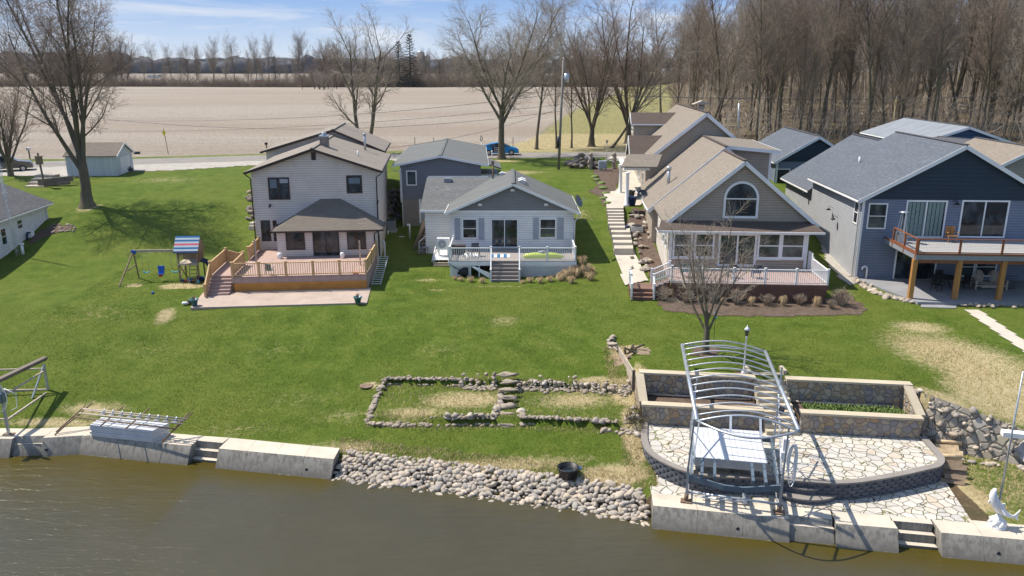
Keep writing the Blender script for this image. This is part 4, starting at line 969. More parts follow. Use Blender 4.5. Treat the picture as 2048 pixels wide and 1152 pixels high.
# deck
dk = h1.root('deck', 'new cedar deck with blond railings, orange lattice skirt and side stairs', 'deck')
fl = lambda px, py_: h1.gz(px, py_, h1.zb+DZ1)
fa = fl(465,553); fb = fl(733,550); yf = (fa[1]+fb[1])/2; xA, xB = fa[0], fb[0]
xg = xA; 
mb = MB(); slab(mb, [(xA,yf),(xB,yf),(W1-.1,py+.0),(px1,py-.01),(px0,py-.01),(px0,-.02),(xl+.05,-.02),(xA,-.02)], DZ1-.06, DZ1); build('floor', mb, M['deckfloor_pink'], dk)
mb = MB(); mb.box(xA, xB, yf-.03, yf, DZ1-.42, DZ1-.065); mb.extr([(xB,yf-.03,-.3),(xB+.03,yf-.03,-.3),(W1-.06,py,-.3),(W1-.1,py,-.3)], (0,0,DZ1+.29-.06)); mb.box(xA-.03, xA, yf-.03, -.02, -.3, DZ1-.065); build('fascia', mb, M['deckfloor_pink'], dk)
lattice(dk, (xA+.15,yf-.01), (xB-.05,yf-.01), .02, DZ1-.44, M['lattice'], .10, w_=.045)
mb = MB(); mb.box(xA, xB, yf+.12, yf+.14, -.2, DZ1-.1); build('skirt_back', mb, M['lattice'], dk)
railing(dk, (xA+.05,yf+.06), (xB-.05,yf+.06), DZ1, .92, M['cedar'], mids=5, post=.14, gap=.15)
railing(dk, (xB-.05,yf+.06), (W1-.08,py-.15), DZ1, .92, M['cedar'], mids=2, post=.14, posts=(False, True), solid=True)
g1 = fl(490,521); 
railing(dk, (xA+.05,g1[1]), (xA+.05,-.25), DZ1, .92, M['cedar'], mids=2, post=.14, solid=True)
railing(dk, (xA+.05,yf+.06), (xA+.05,g1[1]-1.5), DZ1, .92, M['cedar'], mids=1, post=.14, posts=(False, True), solid=True)
lA = fl(437,538); xL = lA[0]-.05
mb = MB(); mb.box(xL, xA-.04, yf+.5, g1[1]-.2, DZ1-.08, DZ1-.01); build('landing', mb, M['deckfloor_pink'], dk)
mb = MB(); mb.box(xL, xA-.04, yf+.55, g1[1]-.25, -.3, DZ1-.085); build('landing_skirt', mb, M['deckfloor_pink'], dk)
stairs(dk, xL, xA-.04, yf+.5, -.05, DZ1, 6, .27, M['deckfloor_pink'])
railing(dk, (xL+.05,yf+.5), (xL+.05,g1[1]-.3), DZ1, .92, M['cedar'], mids=1, post=.14, solid=True)
railing(dk, (xL+.05,g1[1]-.3), (xL+1.1,g1[1]-.3), DZ1, .92, M['cedar'], mids=1, post=.14, posts=(False, True), solid=True, z2=DZ1-.35)
railing(dk, (xL+.05,yf+.5), (xL+.05,yf+.5-6*.27), DZ1, .92, M['cedar'], mids=1, post=.14, posts=(False, True), solid=True, z2=-.02)
for px in (462,730):
    x, y = fl(px, 527); mb = MB(); 
for (px, pyy) in ((513,526),(721,530)):
    x, y = fl(px, pyy); mb = MB(); mb.box(x-.05,x+.05,y-.05,y+.05,DZ1,DZ1+1.75); build('umbrella_post', mb, M['palewood'], dk)
P0 = [h1.gz(*q, 3.6) for q in ((381,617),(734,607),(742,577),(408,585))]
mb = MB(); slab(mb, [tuple(h1.w(x, y, 0))[:2] for x, y in P0], 3.2, 3.66); build('patio', mb, M['stampcon'], kind='structure')
# ---- white house with the grey roof
h2 = HF(gz(903,497,4.8), 0, 3.55)
DZ2 = 1.25
H = h2.root('house', 'white single storey cottage with a grey gable, grey shutters and ribbed grey roof', 'house')
W2 = h2.lx(1148,440); xp = h2.lx(1026,372); ze = h2.lz(1161,433,-.45)+.05; zp = h2.lz(1026,370,-.45)-.12
ze2 = h2.lz(1026,430)
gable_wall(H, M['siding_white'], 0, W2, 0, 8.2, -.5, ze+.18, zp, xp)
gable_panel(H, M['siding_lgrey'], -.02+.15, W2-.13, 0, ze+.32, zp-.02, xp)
box('frieze_trim', M['trim_white'], H, .02, W2-.02, -.045, -.031, ze+.17, ze+.34)
roof(H, M['stripe'], 0, W2, 0, 8.2, ze+.18, zp, xp, .42, .45, .1, .13, M['trim_white'], M['trim_white'], ridge=M['stripe'])
for q in ((924,437,955,477),(1079,437,1112,476)): wpx(H, h2, q, 0, M['trim_white'], .085, 'h')
for q in ((909,436,921,480),(957,436,969,480),(1066,435,1077,479),(1115,435,1127,479)):
    x0, z1 = h2.loc(q[0], q[1]); x1, z0 = h2.loc(q[2], q[3]); mb = MB(); mb.box(x0, x1, -.03, 0, z0, z1)
    for i in range(12): mb.box(x0+.04, x1-.04, -.042, -.0301, z0+.05+i*(z1-z0-.08)/12, z0+.05+(i+.7)*(z1-z0-.08)/12)
    build('shutter', mb, M['shutter'], H)
wpx(H, h2, (982,438,1036,495), 0, M['trim_white'], .07, 'v', name='sliding_door')
for q in ((1025,380),(960,409),(1092,409)):
    x, z = h2.loc(*q); box('vent_box' if q[0] == 1025 else 'flood_light', M['trim_white'], H, x-.14, x+.14, -.12, -.03, z-.09, z+.09)
for i, q in enumerate(((1036,358),(1037,364),(1000,352))):
    x = xp+(.7 if i < 2 else -.9); y = 2.2+i*1.0 if i < 2 else 7.6; z = zp-abs(x-xp)*(zp-ze-.18)/(xp)+.1
    mb = MB(); mb.box(x-.22, x+.22, y-.18, y+.18, z, z+.30); mb.extr([(x-.3,y-.26,z+.30),(x+.3,y-.26,z+.30),(x,y-.26,z+.40)], (0,.5,0)); build('roof_vent', mb, M['trim_white'], H)
mb = MB(); mb.tube([(xp-1.7,7.9,zp-.9),(xp-1.7,7.9,zp+.75)], .07, 8); mb.box(xp-1.82,xp-1.58,7.78,8.02,zp+.75,zp+1.0); build('flue_pipe', mb, M['rusty'], H)
downspout(H, [(W2+.42,-.3,ze-.05),(W2+.06,-.1,ze-.45),(W2+.06,.02,.2)], M['trim_white'])
dish(H, (W2+.30,.5,ze+.95), .5, R(-30), R(25), M['dishgrey'], M['alu'], (W2+.25,.9,ze+.15))
# link wing with the cross roof
yL = 3.2
x0 = h2.lx(850,440,yL); zt = h2.lz(870,421,yL); 
box('link_wall', M['siding_white'], H, x0, .0, yL, 9, -.3, zt)
y2 = 8.6; zr = zt+1.75
mb = MB(); mb.extr([(x0-.35,yL-.35,zt-.02),(1.3,yL-.35,zt-.02),(3.6,y2,zr),(x0-.35,y2,zr)], (0,0,.12)); mb.extr([(x0-.35,y2,zr),(3.6,y2,zr),(3.6,y2+.45,zr+.02),(x0-.35,y2+.45,zr+.02)], (0,0,.121)); lr = build('link_roof', mb, M['shingle_grey'], H)
box('gutter', M['trim_white'], lr, x0-.35, -.42, yL-.42, yL-.352, zt-.08, zt+.09); box('ridge_flashing', M['trim_white'], lr, x0-.3, 2.6, y2+.46, y2+.5, zr+.1, zr+.25)
mb = MB(); mb.box(x0+1.2,x0+1.8,y2-.8,y2-.3,zr-.1,zr+.22); build('roof_vent', mb, M['greyplastic'], lr)
# ---- grey garage house
h3 = HF(gz(804,449,4.6), 2.6, 4.6)
H = h3.root('garage', 'slate grey sided garage with a ribbed roof on a concrete block foundation', 'garage')
W3 = h3.lx(985,340,0); W3 = 10.4; zw = h3.lz(788,339,-.4)+.1; zp = h3.lz(880,314,-.4)-.1; xp = h3.lx(880,314,-.4); zf = h3.lz(830,398)
W3 = 2*xp
ov = .65
W3a = h3.lx(967,350)
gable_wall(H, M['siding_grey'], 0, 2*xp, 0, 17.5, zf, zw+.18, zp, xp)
box('foundation', M['blockcap'], H, .05, 2*xp-.05, .03, 17.3, -1.2, zf)
roof(H, M['stripe'], 0, 2*xp, 0, 17.5, zw+.18, zp, xp, ov, .4, .3, .14, M['trim_white'], M['trim_white'], ridge=M['stripe'])
wpx(H, h3, (812,341,834,371), 0, M['trim_white'], .1, None)
x0, z1 = h3.loc(838,398,.03); x1, z0 = h3.loc(849,446,.03); box('door', M['door_blue'], H, x0+.15, x1+1.0, -.02, .03, z0, z1); box('door_frame', M['trim_white'], H, x0-.02, x0+.15, -.03, .028, z0, z1)
downspout(H, [(-ov+.05,-.3,zw-.15),(.1,-.06,zw-.45),(.12,-.06,-.3)], M['trim_white']); corner(H, .03, 0, zf-.3, zw, M['trim_white'], .14)
sl3 = (zp-zw-.18)/xp
mb = MB(); xa = 2*xp+ov; mb.extr([(xa-.02,.6,zw+.18-ov*sl3+.08),(xa+1.2,.6,zw+.18-(ov+1.2)*sl3-.1),(xa+1.2,5.5,zw+.18-(ov+1.2)*sl3-.1),(xa-.02,5.5,zw+.18-ov*sl3+.08)], (0,0,.13)); build('lean_to_roof', mb, M['stripe'], H)
box('lean_to_wall', M['siding_white'], H, 2*xp+.01, xa+.9, .8, 5.3, .2, zw-.75)
# deck of the white house
dk = h2.root('deck', 'grey board deck with white railings and weathered front stairs below the white cottage', 'deck')
xA, yA = h2.gz(897,522,h2.zb+DZ2); xB, yB = h2.gz(1152,521,h2.zb+DZ2); yf = (yA+yB)/2
s0 = h2.gz(983,521,h2.zb+DZ2)[0]; s1 = h2.gz(1038,521,h2.zb+DZ2)[0]
box('floor', M['deckfloor_grey'], dk, xA, xB, yf, -.05, DZ2-.05, DZ2)
box('fascia', M['trim_white'], dk, xA, s0, yf-.03, yf-.001, DZ2-.36, DZ2-.052); box('fascia', M['trim_white'], dk, s1, xB, yf-.03, yf-.001, DZ2-.36, DZ2-.052); box('fascia', M['trim_white'], dk, xB, xB+.03, yf-.03, -.05, DZ2-.36, DZ2-.052); box('fascia', M['trim_white'], dk, xA-.03, xA, yf-.03, -.05, DZ2-.36, DZ2-.052)
lattice(dk, (xA+.1,yf+.05), (s0-1.5,yf+.05), -.02, DZ2-.38, M['trim_white'], .10); lattice(dk, (s1+.02,yf+.05), (xB-.15,yf+.05), -.02, DZ2-.38, M['trim_white'], .10); lattice(dk, (xB-.1,yf+.1), (xB-.1,-.1), -.02, DZ2-.38, M['trim_white'], .10)
box('skirt_back', M['alu_blue'], dk, s1+.1, xB-.3, yf+.35, yf+.38, -.2, DZ2-.1); box('skirt_back', M['alu_blue'], dk, xA+.2, s0-1.5, yf+.35, yf+.38, -.2, DZ2-.1)
mb = MB(); mb.extr([(s0-1.5,yf-.12,DZ2-.4),(s0-1.2,yf-.12,DZ2-.4),(s0-.15,yf-.5,.05),(s0-.1,yf-.5,.45)], (0,.03,0)); build('loose_panel', mb, M['trim_white'], dk)
for x in (s0-.9,): box('support_post', M['trim_white'], dk, x-.05, x+.05, yf+.05, yf+.15, -.2, DZ2-.36)
stairs(dk, s0, s1, yf, 0.0, DZ2, 5, .29, M['stair_grey'])
railing(dk, (xA+.06,yf+.06), (s0-.02,yf+.06), DZ2, .92, M['trim_white'], mids=1); railing(dk, (s1+.02,yf+.06), (xB-.06,yf+.06), DZ2, .92, M['trim_white'], mids=2)
railing(dk, (xA+.06,yf+.06), (xA+.06,-.2), DZ2, .92, M['trim_white'], posts=(False, True)); railing(dk, (xB-.06,yf+.06), (xB-.06,-.2), DZ2, .92, M['trim_white'], posts=(False, True))
for s in (s0-.02, s1+.02):
    mb = MB(); mb.bar((s,yf-.05,DZ2+.92),(s,yf-1.40,.86),.08,.05); mb.bar((s,yf-.05,DZ2+.12),(s,yf-1.40,.14),.05,.05); mb.box(s-.055,s+.055,yf-1.5,yf-1.39,-.1,.95); mb.box(s-.075,s+.075,yf-1.52,yf-1.37,.951,.99)
    for i in range(1, 9):
        t_ = i/9; mb.bar((s,yf-.05-1.35*t_,DZ2+.12-(DZ2-.02)*t_),(s,yf-.05-1.35*t_,DZ2+.9-(DZ2+.04-.02)*t_*.99),.03)
    build('stair_rail', mb, M['trim_white'], dk)
DK2 = (h2, xA, xB, s0, s1, yf, DZ2)
# ---- tan house
h4 = HF(gz(1337,533,4.75), -3.9, 3.6)
DZ4 = 1.15
H = h4.root('house', 'tan sided house with steep tan roofs, an arched gable window and a white railed deck', 'house')
W4 = h4.lx(1614,500); zt = h4.lz(1480,463,-.0)
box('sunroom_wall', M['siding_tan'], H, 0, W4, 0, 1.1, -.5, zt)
box('side_wall', M['stucco'], H, .05, W4-.02, 1.11, 20.0, -.5, zt-.05)
# skirt roof
yg = 1.1
e0x, ez = h4.loc(1316,462,-.45); e1x, _ = h4.loc(1651,463,-.45); zg = h4.lz(1480,442,yg)
mb = MB(); mb.poly([(e0x,-.45,ez),(e1x,-.45,ez),(e1x-.5,yg-.05,zg),(e0x+.35,yg-.05,zg)]); mb.poly([(e0x,-.45,ez),(e0x+.35,yg-.05,zg),(e0x+.35,yg-.05,ez-.0),(e0x,-.45,ez-.001)]); mb.poly([(e1x,-.45,ez),(e1x-.02,yg,ez),(e1x-.5,yg-.05,zg)]); mb.poly([(e0x,-.45,ez-.02),(e0x,yg,ez-.02),(e1x,yg,ez-.02),(e1x,-.45,ez-.02)])
sr_ = build('skirt_roof', mb, M['shingle_deep'], H); box('gutter', M['trim_white'], sr_, e0x, e1x, -.53, -.452, ez-.10, ez+.03); box('soffit', M['trim_white'], sr_, e0x, e1x, -.44, yg, ez-.12, ez-.04)
# front gable
tx0, tz0 = h4.loc(1330,450,yg-.3); tx1, _ = h4.loc(1637,450,yg-.3); xp, zpk = h4.loc(1491,321,yg-.3); zpk -= .15; slp = (zpk-tz0)/(xp-tx0)
gx0 = tx0+.35; gx1 = tx1-.35; gze = tz0+.35*slp-.1
gable_wall(H, M['siding_tan'], gx0, gx1, yg, 9, gze-.25, gze, zpk-.1, xp, name='gable_wall')
box('band_trim', M['trim_white'], H, gx0+.4, gx1-.4, yg-.03, yg, gze-.12, gze+.02)
roof(H, M['shingle_tan'], gx0, gx1, yg, 8.6, gze, zpk-.1, xp, .38, .32, .0, .14, M['trim_white'], None, ridge=M['shingle_deep'], rake=.26)
wpx(H, h4, (1450,362,1515,434), yg, M['trim_white'], .16, arch=True, proud=.06)
x, z = h4.loc(1489,343,yg); mb = MB(); mb.extr([(x-.3,yg-.04,z+.1),(x-.05,yg-.04,z-.05),(x,yg-.04,z-.14),(x+.05,yg-.04,z-.05),(x+.3,yg-.04,z+.1),(x+.1,yg-.04,z+.08),(x,yg-.04,z+.14),(x-.1,yg-.04,z+.08)], (0,.03,0)); build('bird_ornament', mb, M['palewood'], H)
# second, larger section
y2 = 8.6; a0x, a0z = h4.loc(1297,422,y2-.3); b0x, b0z = h4.loc(1453,291,y2-.3); b0z -= .2
s2 = (b0z-a0z)/(b0x-a0x); wx0 = a0x+.35; wze = a0z+.35*s2-.1; bx1 = b0x+1.5
gable_wall(H, M['siding_tan'], wx0, 2*b0x-wx0, y2, 19, -.5, wze, b0z-.12, b0x, name='gable_wall')
roof(H, M['shingle_tan'], wx0, 2*b0x-wx0, y2, 19.5, wze, b0z-.12, b0x, .38, .32, 0, .15, M['trim_white'], M['trim_white'], ridge=M['shingle_deep'], rake=.30)
# shed dormer at the right
q0, _ = h4.loc(1462,300,y2+.6); q1, zq = h4.loc(1543,297,y2+.6)
zq0 = h4.lz(1543,360,y2+.6)
zr0 = h4.lz(1456,287,y2+.3)
q1 = h4.lx(1541,330,y2+.8); qt = h4.lz(1541,300,y2+.8)
mb = MB(); mb.extr([(b0x+.1,y2+.8,1.2),(q1,y2+.8,1.2),(q1,y2+.8,qt),(b0x+.1,y2+.8,b0z-.12)], (0,9.4,0)); build('dormer_wall', mb, M['siding_tan'], H)
mb = MB(); mb.extr([(b0x,y2+.3,b0z+.02),(q1+.55,y2+.3,qt-.12),(q1+.55,y2+10.4,qt-.12),(b0x,y2+10.4,b0z+.02)], (0,0,.14)); dr = build('dormer_roof', mb, M['shingle_tan'], H)
mb = MB(); mb.bar((b0x,y2+.28,b0z+.02),(q1+.55,y2+.28,qt-.12),.04,.26); mb.bar((q1+.57,y2+.28,qt-.10),(q1+.57,y2+10.4,qt-.10),.08,.24); build('dormer_trim', mb, M['trim_white'], dr); corner(H, q1-.06, y2+.8, 2.5, qt-.1, M['trim_white'], .16)
# tall garage wing at the back
y3 = 19.6; c0x, c0z = h4.loc(1285,328,y3-.3); d0x, d0z = h4.loc(1414,223,y3-.3); e3x, e3z = h4.loc(1480,281,y3-.3); d0z -= .2
s3 = (d0z-c0z)/(d0x-c0x); vx0 = c0x+.35; vz = c0z+.35*s3-.1; rx1 = d0x+(d0z-vz)/s3
gable_wall(H, M['siding_tan'], vx0, 2*d0x-vx0, y3, 39, 2.0, vz, d0z-.12, d0x, name='garage_wall')
rf = roof(H, M['shingle_tan'], vx0, 2*d0x-vx0, y3, 39, vz, d0z-.12, d0x, .38, .32, .3, .15, M['trim_white'], M['trim_white'], ridge=M['shingle_deep'], rake=.30, name='garage_roof')
def side_dormer(yc, half, xf, zr, zb_, ww, wall=True, zwall=None):
    """dormer facing left, ridge along x"""
    xi = vx0+(zr-vz)/s3+.5; xe = vx0+(zb_-vz)/s3
    mb = MB()
    for s in (-1, 1): mb.extr([(xf-.3,yc,zr),(xi,yc,zr),(max(xe,xf-.3)+.1,yc+s*(half+.3),zb_-.1),(xf-.3,yc+s*(half+.3),zb_-.1)], (0,0,.12))
    d = build('dormer_roof', mb, M['shingle_deep'], H); mb = MB()
    for s in (-1, 1): mb.bar((xf-.32,yc,zr+.02),(xf-.32,yc+s*(half+.3),zb_-.08),.04,.22)
    mb.bar((xf-.3,yc-half-.32,zb_-.10),(max(xe,xf),yc-half-.32,zb_-.10),.06,.16); build('dormer_trim', mb, M['trim_white'], d)
    if wall: mb = MB(); mb.extr([(xf,yc-half,zb_-ww),(xf,yc+half,zb_-ww),(xf,yc+half,zb_-.02),(xf,yc,zr-.05),(xf,yc-half,zb_-.02)], (max(.6,xe-xf+1.2),0,0)); build('dormer_wall', mb, M['siding_tan'] , H); window(H, (yc-half+.35,yc+half-.35,zb_-1.05,zb_-.1), xf, M['trim_white'], .1, 'h', dirx=True)
for (rowr, pr_, rowe, x_px) in (((1262,227),None,250,0),):
    yy = 33.2; zr = h4.lz(1262,227,yy); side_dormer(yy, 1.5, h4.lx(1262,240,yy)+.2, zr, zr-.95, 1.3)
yy = 25.3; zr = h4.lz(1256,273,yy); xf = h4.lx(1256,273,yy)+.35
side_dormer(yy, 2.6, xf, zr, zr-2.0, 0, False)
# entry porch with columns
pz = 3.0
for px, pyy in ((1240,391),(1253,412)):
    p = gz(px, pyy, 6.6); q = p-h4.o; x, y = q.dot(h4.ux), q.dot(h4.uy); mb = MB(); mb.lathe((x,y,pz), [(.26,0),(.26,.15),(.17,.2),(.155,1.5),(.14,2.75),(.2,2.85),(.2,2.95)], 14); build('column', mb, M['trim_white'], H)
q = gz(1247,400,6.6)-h4.o; cxl, cyl = q.dot(h4.ux), q.dot(h4.uy)
box('porch_beam', M['trim_white'], H, cxl-.2, cxl+.2, cyl-1.9, cyl+5.5, pz+2.95, pz+3.2); box('porch_beam', M['trim_white'], H, cxl+.2, vx0, cyl-1.9, cyl-1.5, pz+2.95, pz+3.2)
mb = MB(); mb.extr([(cxl-.5,cyl-2.2,pz+3.2),(vx0+.6,cyl-2.2,pz+3.2),(vx0+1.2,cyl-.3,pz+4.1),(cxl+.2,cyl-.3,pz+4.1)], (0,0,.1)); build('porch_roof', mb, M['shingle_tan'], H)
for k, (pp, w0) in enumerate(((21.5,1.0),(25.0,1.3))): window(H, (pp,pp+w0,pz+.5 if k == 0 else pz+.05,pz+2.1), vx0, M['trim_white'], .12, 'h', dirx=True)
# windows of the lake side
for i, q in enumerate(((1347,465,1383,516),(1390,465,1427,516),(1517,465,1559,518),(1564,466,1607,518))): wpx(H, h4, q, 0, M['trim_white'], .13, 'h', M['glass_green'], sill=True)
wpx(H, h4, (1438,466,1510,533), 0, M['trim_white'], .15, 'v', M['glass_green'], name='sliding_door'); corner(H, .06, 0, 0, zt, M['trim_white'], .2); corner(H, W4-.06, 0, 0, zt, M['trim_white'], .2)
for a, b in ((1.9,2.8),(3.3,4.3)): window(H, (a,b,2.0,3.35), .05, M['trim_white'], .12, 'h', dirx=True)
fx, fz = h4.loc(1336,380,11.5); mb = MB(); zz = wze+(fx-wx0)*s2; mb.tube([(fx,11.5,zz-.1),(fx,11.5,zz+1.4)], .13, 12); mb.tube([(fx,11.5,zz+1.4),(fx,11.5,zz+1.65)], .20, 12); build('flue_pipe', mb, M['alu'], H)
dish(H, (wx0-.35,13.6,wze+.25), .48, R(-120), R(25), M['darkdish'], M['white'], (wx0-.1,13.8,wze-.3), 'satellite_dish'); dish(H, (vx0-.2,y3-.3,vz+.25), .48, R(-120), R(25), M['darkdish'], M['white'], (vx0-.1,y3,vz-.5), 'satellite_dish')
mb = MB(); cxu = d0x+.5; mb.tube([(cxu,y3+6,d0z-.6),(cxu,y3+6,d0z+.55)], .28, 10); mb.extr([(cxu-.9,y3+5.4,d0z+.6),(cxu+.9,y3+5.4,d0z+.6),(cxu,y3+5.4,d0z+.95)], (0,1.2,0)); build('cupola', mb, M['palewood'], H)
# deck of the tan house
dk = h4.root('deck', 'red brown composite deck with white railings wrapping the tan house', 'deck')
fl = lambda px, py_: h4.gz(px, py_, h4.zb+DZ4)
a_, b_ = fl(1345,566), fl(1656,570); yf = (a_[1]+b_[1])/2; xA, xB = a_[0]-.1, b_[0]
c_ = fl(1315,546)
box('floor', M['deckfloor_pink'], dk, xA, xB, yf, -.02, DZ4-.05, DZ4)
mb = MB(); mb.box(xA, xB, yf-.03, yf-.001, DZ4-.34, DZ4-.051); mb.box(xB, xB+.03, yf, 0, DZ4-.34, DZ4-.051); build('fascia', mb, M['redbrown'], dk)
mb = MB(); mb.box(xA+.2, xB-.1, yf+.02, yf+.05, -.2, DZ4-.06); mb.box(xB-.1, xB-.07, yf+.05, 0, -.2, DZ4-.06); build('skirt', mb, M['redbrown'], dk)
railing(dk, (xA+.06,yf+.06), (xB-.06,yf+.06), DZ4, .95, M['trim_white'], mids=5, gap=.13); railing(dk, (xB-.06,yf+.06), (xB-.06,-1.0), DZ4, .95, M['trim_white'], posts=(False,True)); 
mb = MB(); mb.box(xB-.09,xB-.06,-1.0,0,DZ4+.05,DZ4+1.3); build('privacy_panel', mb, M['trim_white'], dk)
# low landing and stairs at its left
LZ = .62
l0 = h4.gz(1262,577,h4.zb+LZ); l1 = h4.gz(1304,577,h4.zb+LZ); sx0, sx1 = l0[0]-.05, l1[0]+.05
box('landing', M['deck_redbrown'], dk, sx0, sx1, l0[1], l0[1]+1.5, LZ-.06, LZ); box('landing_skirt', M['redbrown'], dk, sx0, sx1, l0[1]+.05, l0[1]+1.45, -.3, LZ-.065)
stairs(dk, sx0, sx1, l0[1], 0, LZ, 2, .3, M['deck_redbrown'], M['redbrown'])
u0 = sx1; stp = MB(); n = 3
for i in range(3):
    x0_ = u0+i*.34; stp.box(x0_, x0_+.36, l0[1]+.1, l0[1]+1.3, -.2+.002*i, LZ+(i+1)*(DZ4-LZ)/4)
stp.box(u0+1.02, xA+.02, l0[1]+.1, l0[1]+1.3, -.2, DZ4-.003); build('upper_steps', stp, M['deck_redbrown'], dk)
yk = l0[1]
railing(dk, (sx0+.06,yk+1.4), (sx0+.06,yk+.05), LZ, .9, M['trim_white']); railing(dk, (sx0+.06,yk+.05), (sx0+.06,yk-.55), LZ, .9, M['trim_white'], posts=(False,True), z2=.1)
railing(dk, (sx1+.02,yk+.05), (sx1+.02,yk-.55), LZ, .9, M['trim_white'], z2=.1); railing(dk, (sx1+.02,yk+.1), (xA+.1,yk+.1), LZ, .95, M['trim_white'], z2=DZ4, posts=(False,True)); railing(dk, (sx1+.02,yk+1.35), (xA+.1,yk+1.35), LZ, .95, M['trim_white'], z2=DZ4)
railing(dk, (xA+.06,yk+.1), (xA+.06,yf+.06), DZ4, .95, M['trim_white'], posts=(False,True)) if yk+.1 > yf+.3 else None
DK4 = (h4, xA, xB, yf, DZ4)
# ---- blue house
h5 = HF(gz(1708,556,3.75), -3.9, 3.7)
H = h5.root('house', 'large two storey blue grey house with a navy gable and slate roof at the right', 'house')
ex, ez_ = h5.loc(1722,404,-.35); pxk, pz_ = h5.loc(1935,290,-.35); pz_ -= .15; sl5 = (pz_-ez_)/(pxk-ex); ze = ez_+.4*sl5-.1; W5 = 2*pxk
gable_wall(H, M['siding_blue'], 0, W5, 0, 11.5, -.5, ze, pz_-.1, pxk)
zg = h5.lz(1900,400,0)
mb = MB(); sxx = (zg-ze)/sl5; mb.extr([(max(0,sxx)+.05,-.001,max(zg,ze)),(W5-max(0,sxx)-.05,-.001,max(zg,ze)),(pxk,-.001,pz_-.12)], (0,-.03,0)); build('gable', mb, M['shake_navy'], H)
box('side_cladding', M['siding_bluelight'], H, -.022, -.001, .02, 11.48, -.5, ze-.02)
roof(H, M['shingle_slate'], 0, W5, 0, 11.5, ze, pz_-.1, pxk, .42, .36, .1, .16, M['trim_white'], M['trim_white'], ridge=M['shingle_char'], rake=.26)
corner(H, .07, 0, -.1, ze, M['trim_white'], .18); downspout(H, [(-.38,-.1,ze-.15),(-.12,.15,ze-.5),(-.12,.15,0)], M['trim_white'], .05)
# lower back wing
ew = h5.lz(1634,385,11.6)+.2; rw = h5.lz(1740,277,16)-.2; xw = h5.lx(1740,276,16)
gable_wall(H, M['siding_blue'], .1, 2*xw-.1, 11.52, 20, .5, ew, rw, xw, name='wing_wall'); box('side_cladding', M['siding_bluelight'], H, .07, .099, 11.55, 19.9, .5, ew-.02)
roof(H, M['shingle_slate'], .1, 2*xw-.1, 11.55, 20, ew, rw, xw, .45, -.02, .3, .16, None, M['trim_white'], ridge=M['shingle_char'], name='wing_roof')
wpx(H, h5, (1738,406,1770,458), 0, M['trim_white'], .09, 'h', gm=M['glass_green']); wpx(H, h5, (1814,400,1885,476), 0, M['trim_white'], .11, 'v', name='sliding_door', cur=(.06,.94,M['curtain'])); wpx(H, h5, (1925,400,2008,476), 0, M['trim_white'], .11, 'v', name='sliding_door')
wpx(H, h5, (1792,500,1868,561), 0, M['trim_white'], .10, 'v', name='sliding_door'); wpx(H, h5, (1918,514,1950,553), 0, M['trim_white'], .09, 'h'); wpx(H, h5, (1950,514,1990,553), 0, M['trim_white'], .09, 'h')
window(H, (.5,1.35,h5.lz(1716,455,0)+.1,ze-.25), -.022, M['trim_white'], .09, 'h', dirx=True)
mb = MB(); x, z = h5.loc(1910,404); mb.tube([(x-.1,-.02,z),(x-.1,-.25,z+.18),(x,-.35,z+.05)], .02, 6); mb.lathe((x,-.35,z-.12), [(.24,0),(.10,.1),(.05,.17)], 12); build('wall_lamp', mb, M['trim_black'], H)
x, z = h5.loc(1797,505); mb = MB(); mb.tube([(x-.1,-.02,z),(x-.1,-.25,z+.18),(x,-.35,z+.05)], .02, 6); mb.lathe((x,-.35,z-.12), [(.24,0),(.10,.1),(.05,.17)], 12); build('wall_lamp', mb, M['trim_black'], H)
for yy, zz in ((4.6,3.6),(5.9,4.1),(12.6,4.4)):
    mb = MB(); mb.tube([(-.03,yy,zz),(-.3,yy,zz+.15),(-.36,yy,zz)], .02, 6); mb.lathe((-.36,yy,zz-.15), [(.2,0),(.09,.1),(.04,.16)], 12); build('wall_lamp', mb, M['trim_black'], H)
x, z = h5.loc(1728,553); mb = MB(); mb.tube([(x+.1,-.12,0),(x+.1,-.12,.75),(x+.05,-.12,.9),(x-.1,-.12,.95),(x-.22,-.12,.88),(x-.25,-.12,.72)], .07, 8); build('flue_pipe', mb, M['white'], H)
mb = MB(); mb.tube([(2.4,8.3,ze+2.4*sl5),(2.4,8.3,ze+2.4*sl5+.7)], .07, 8); build('vent_pipe', mb, M['white'], H)
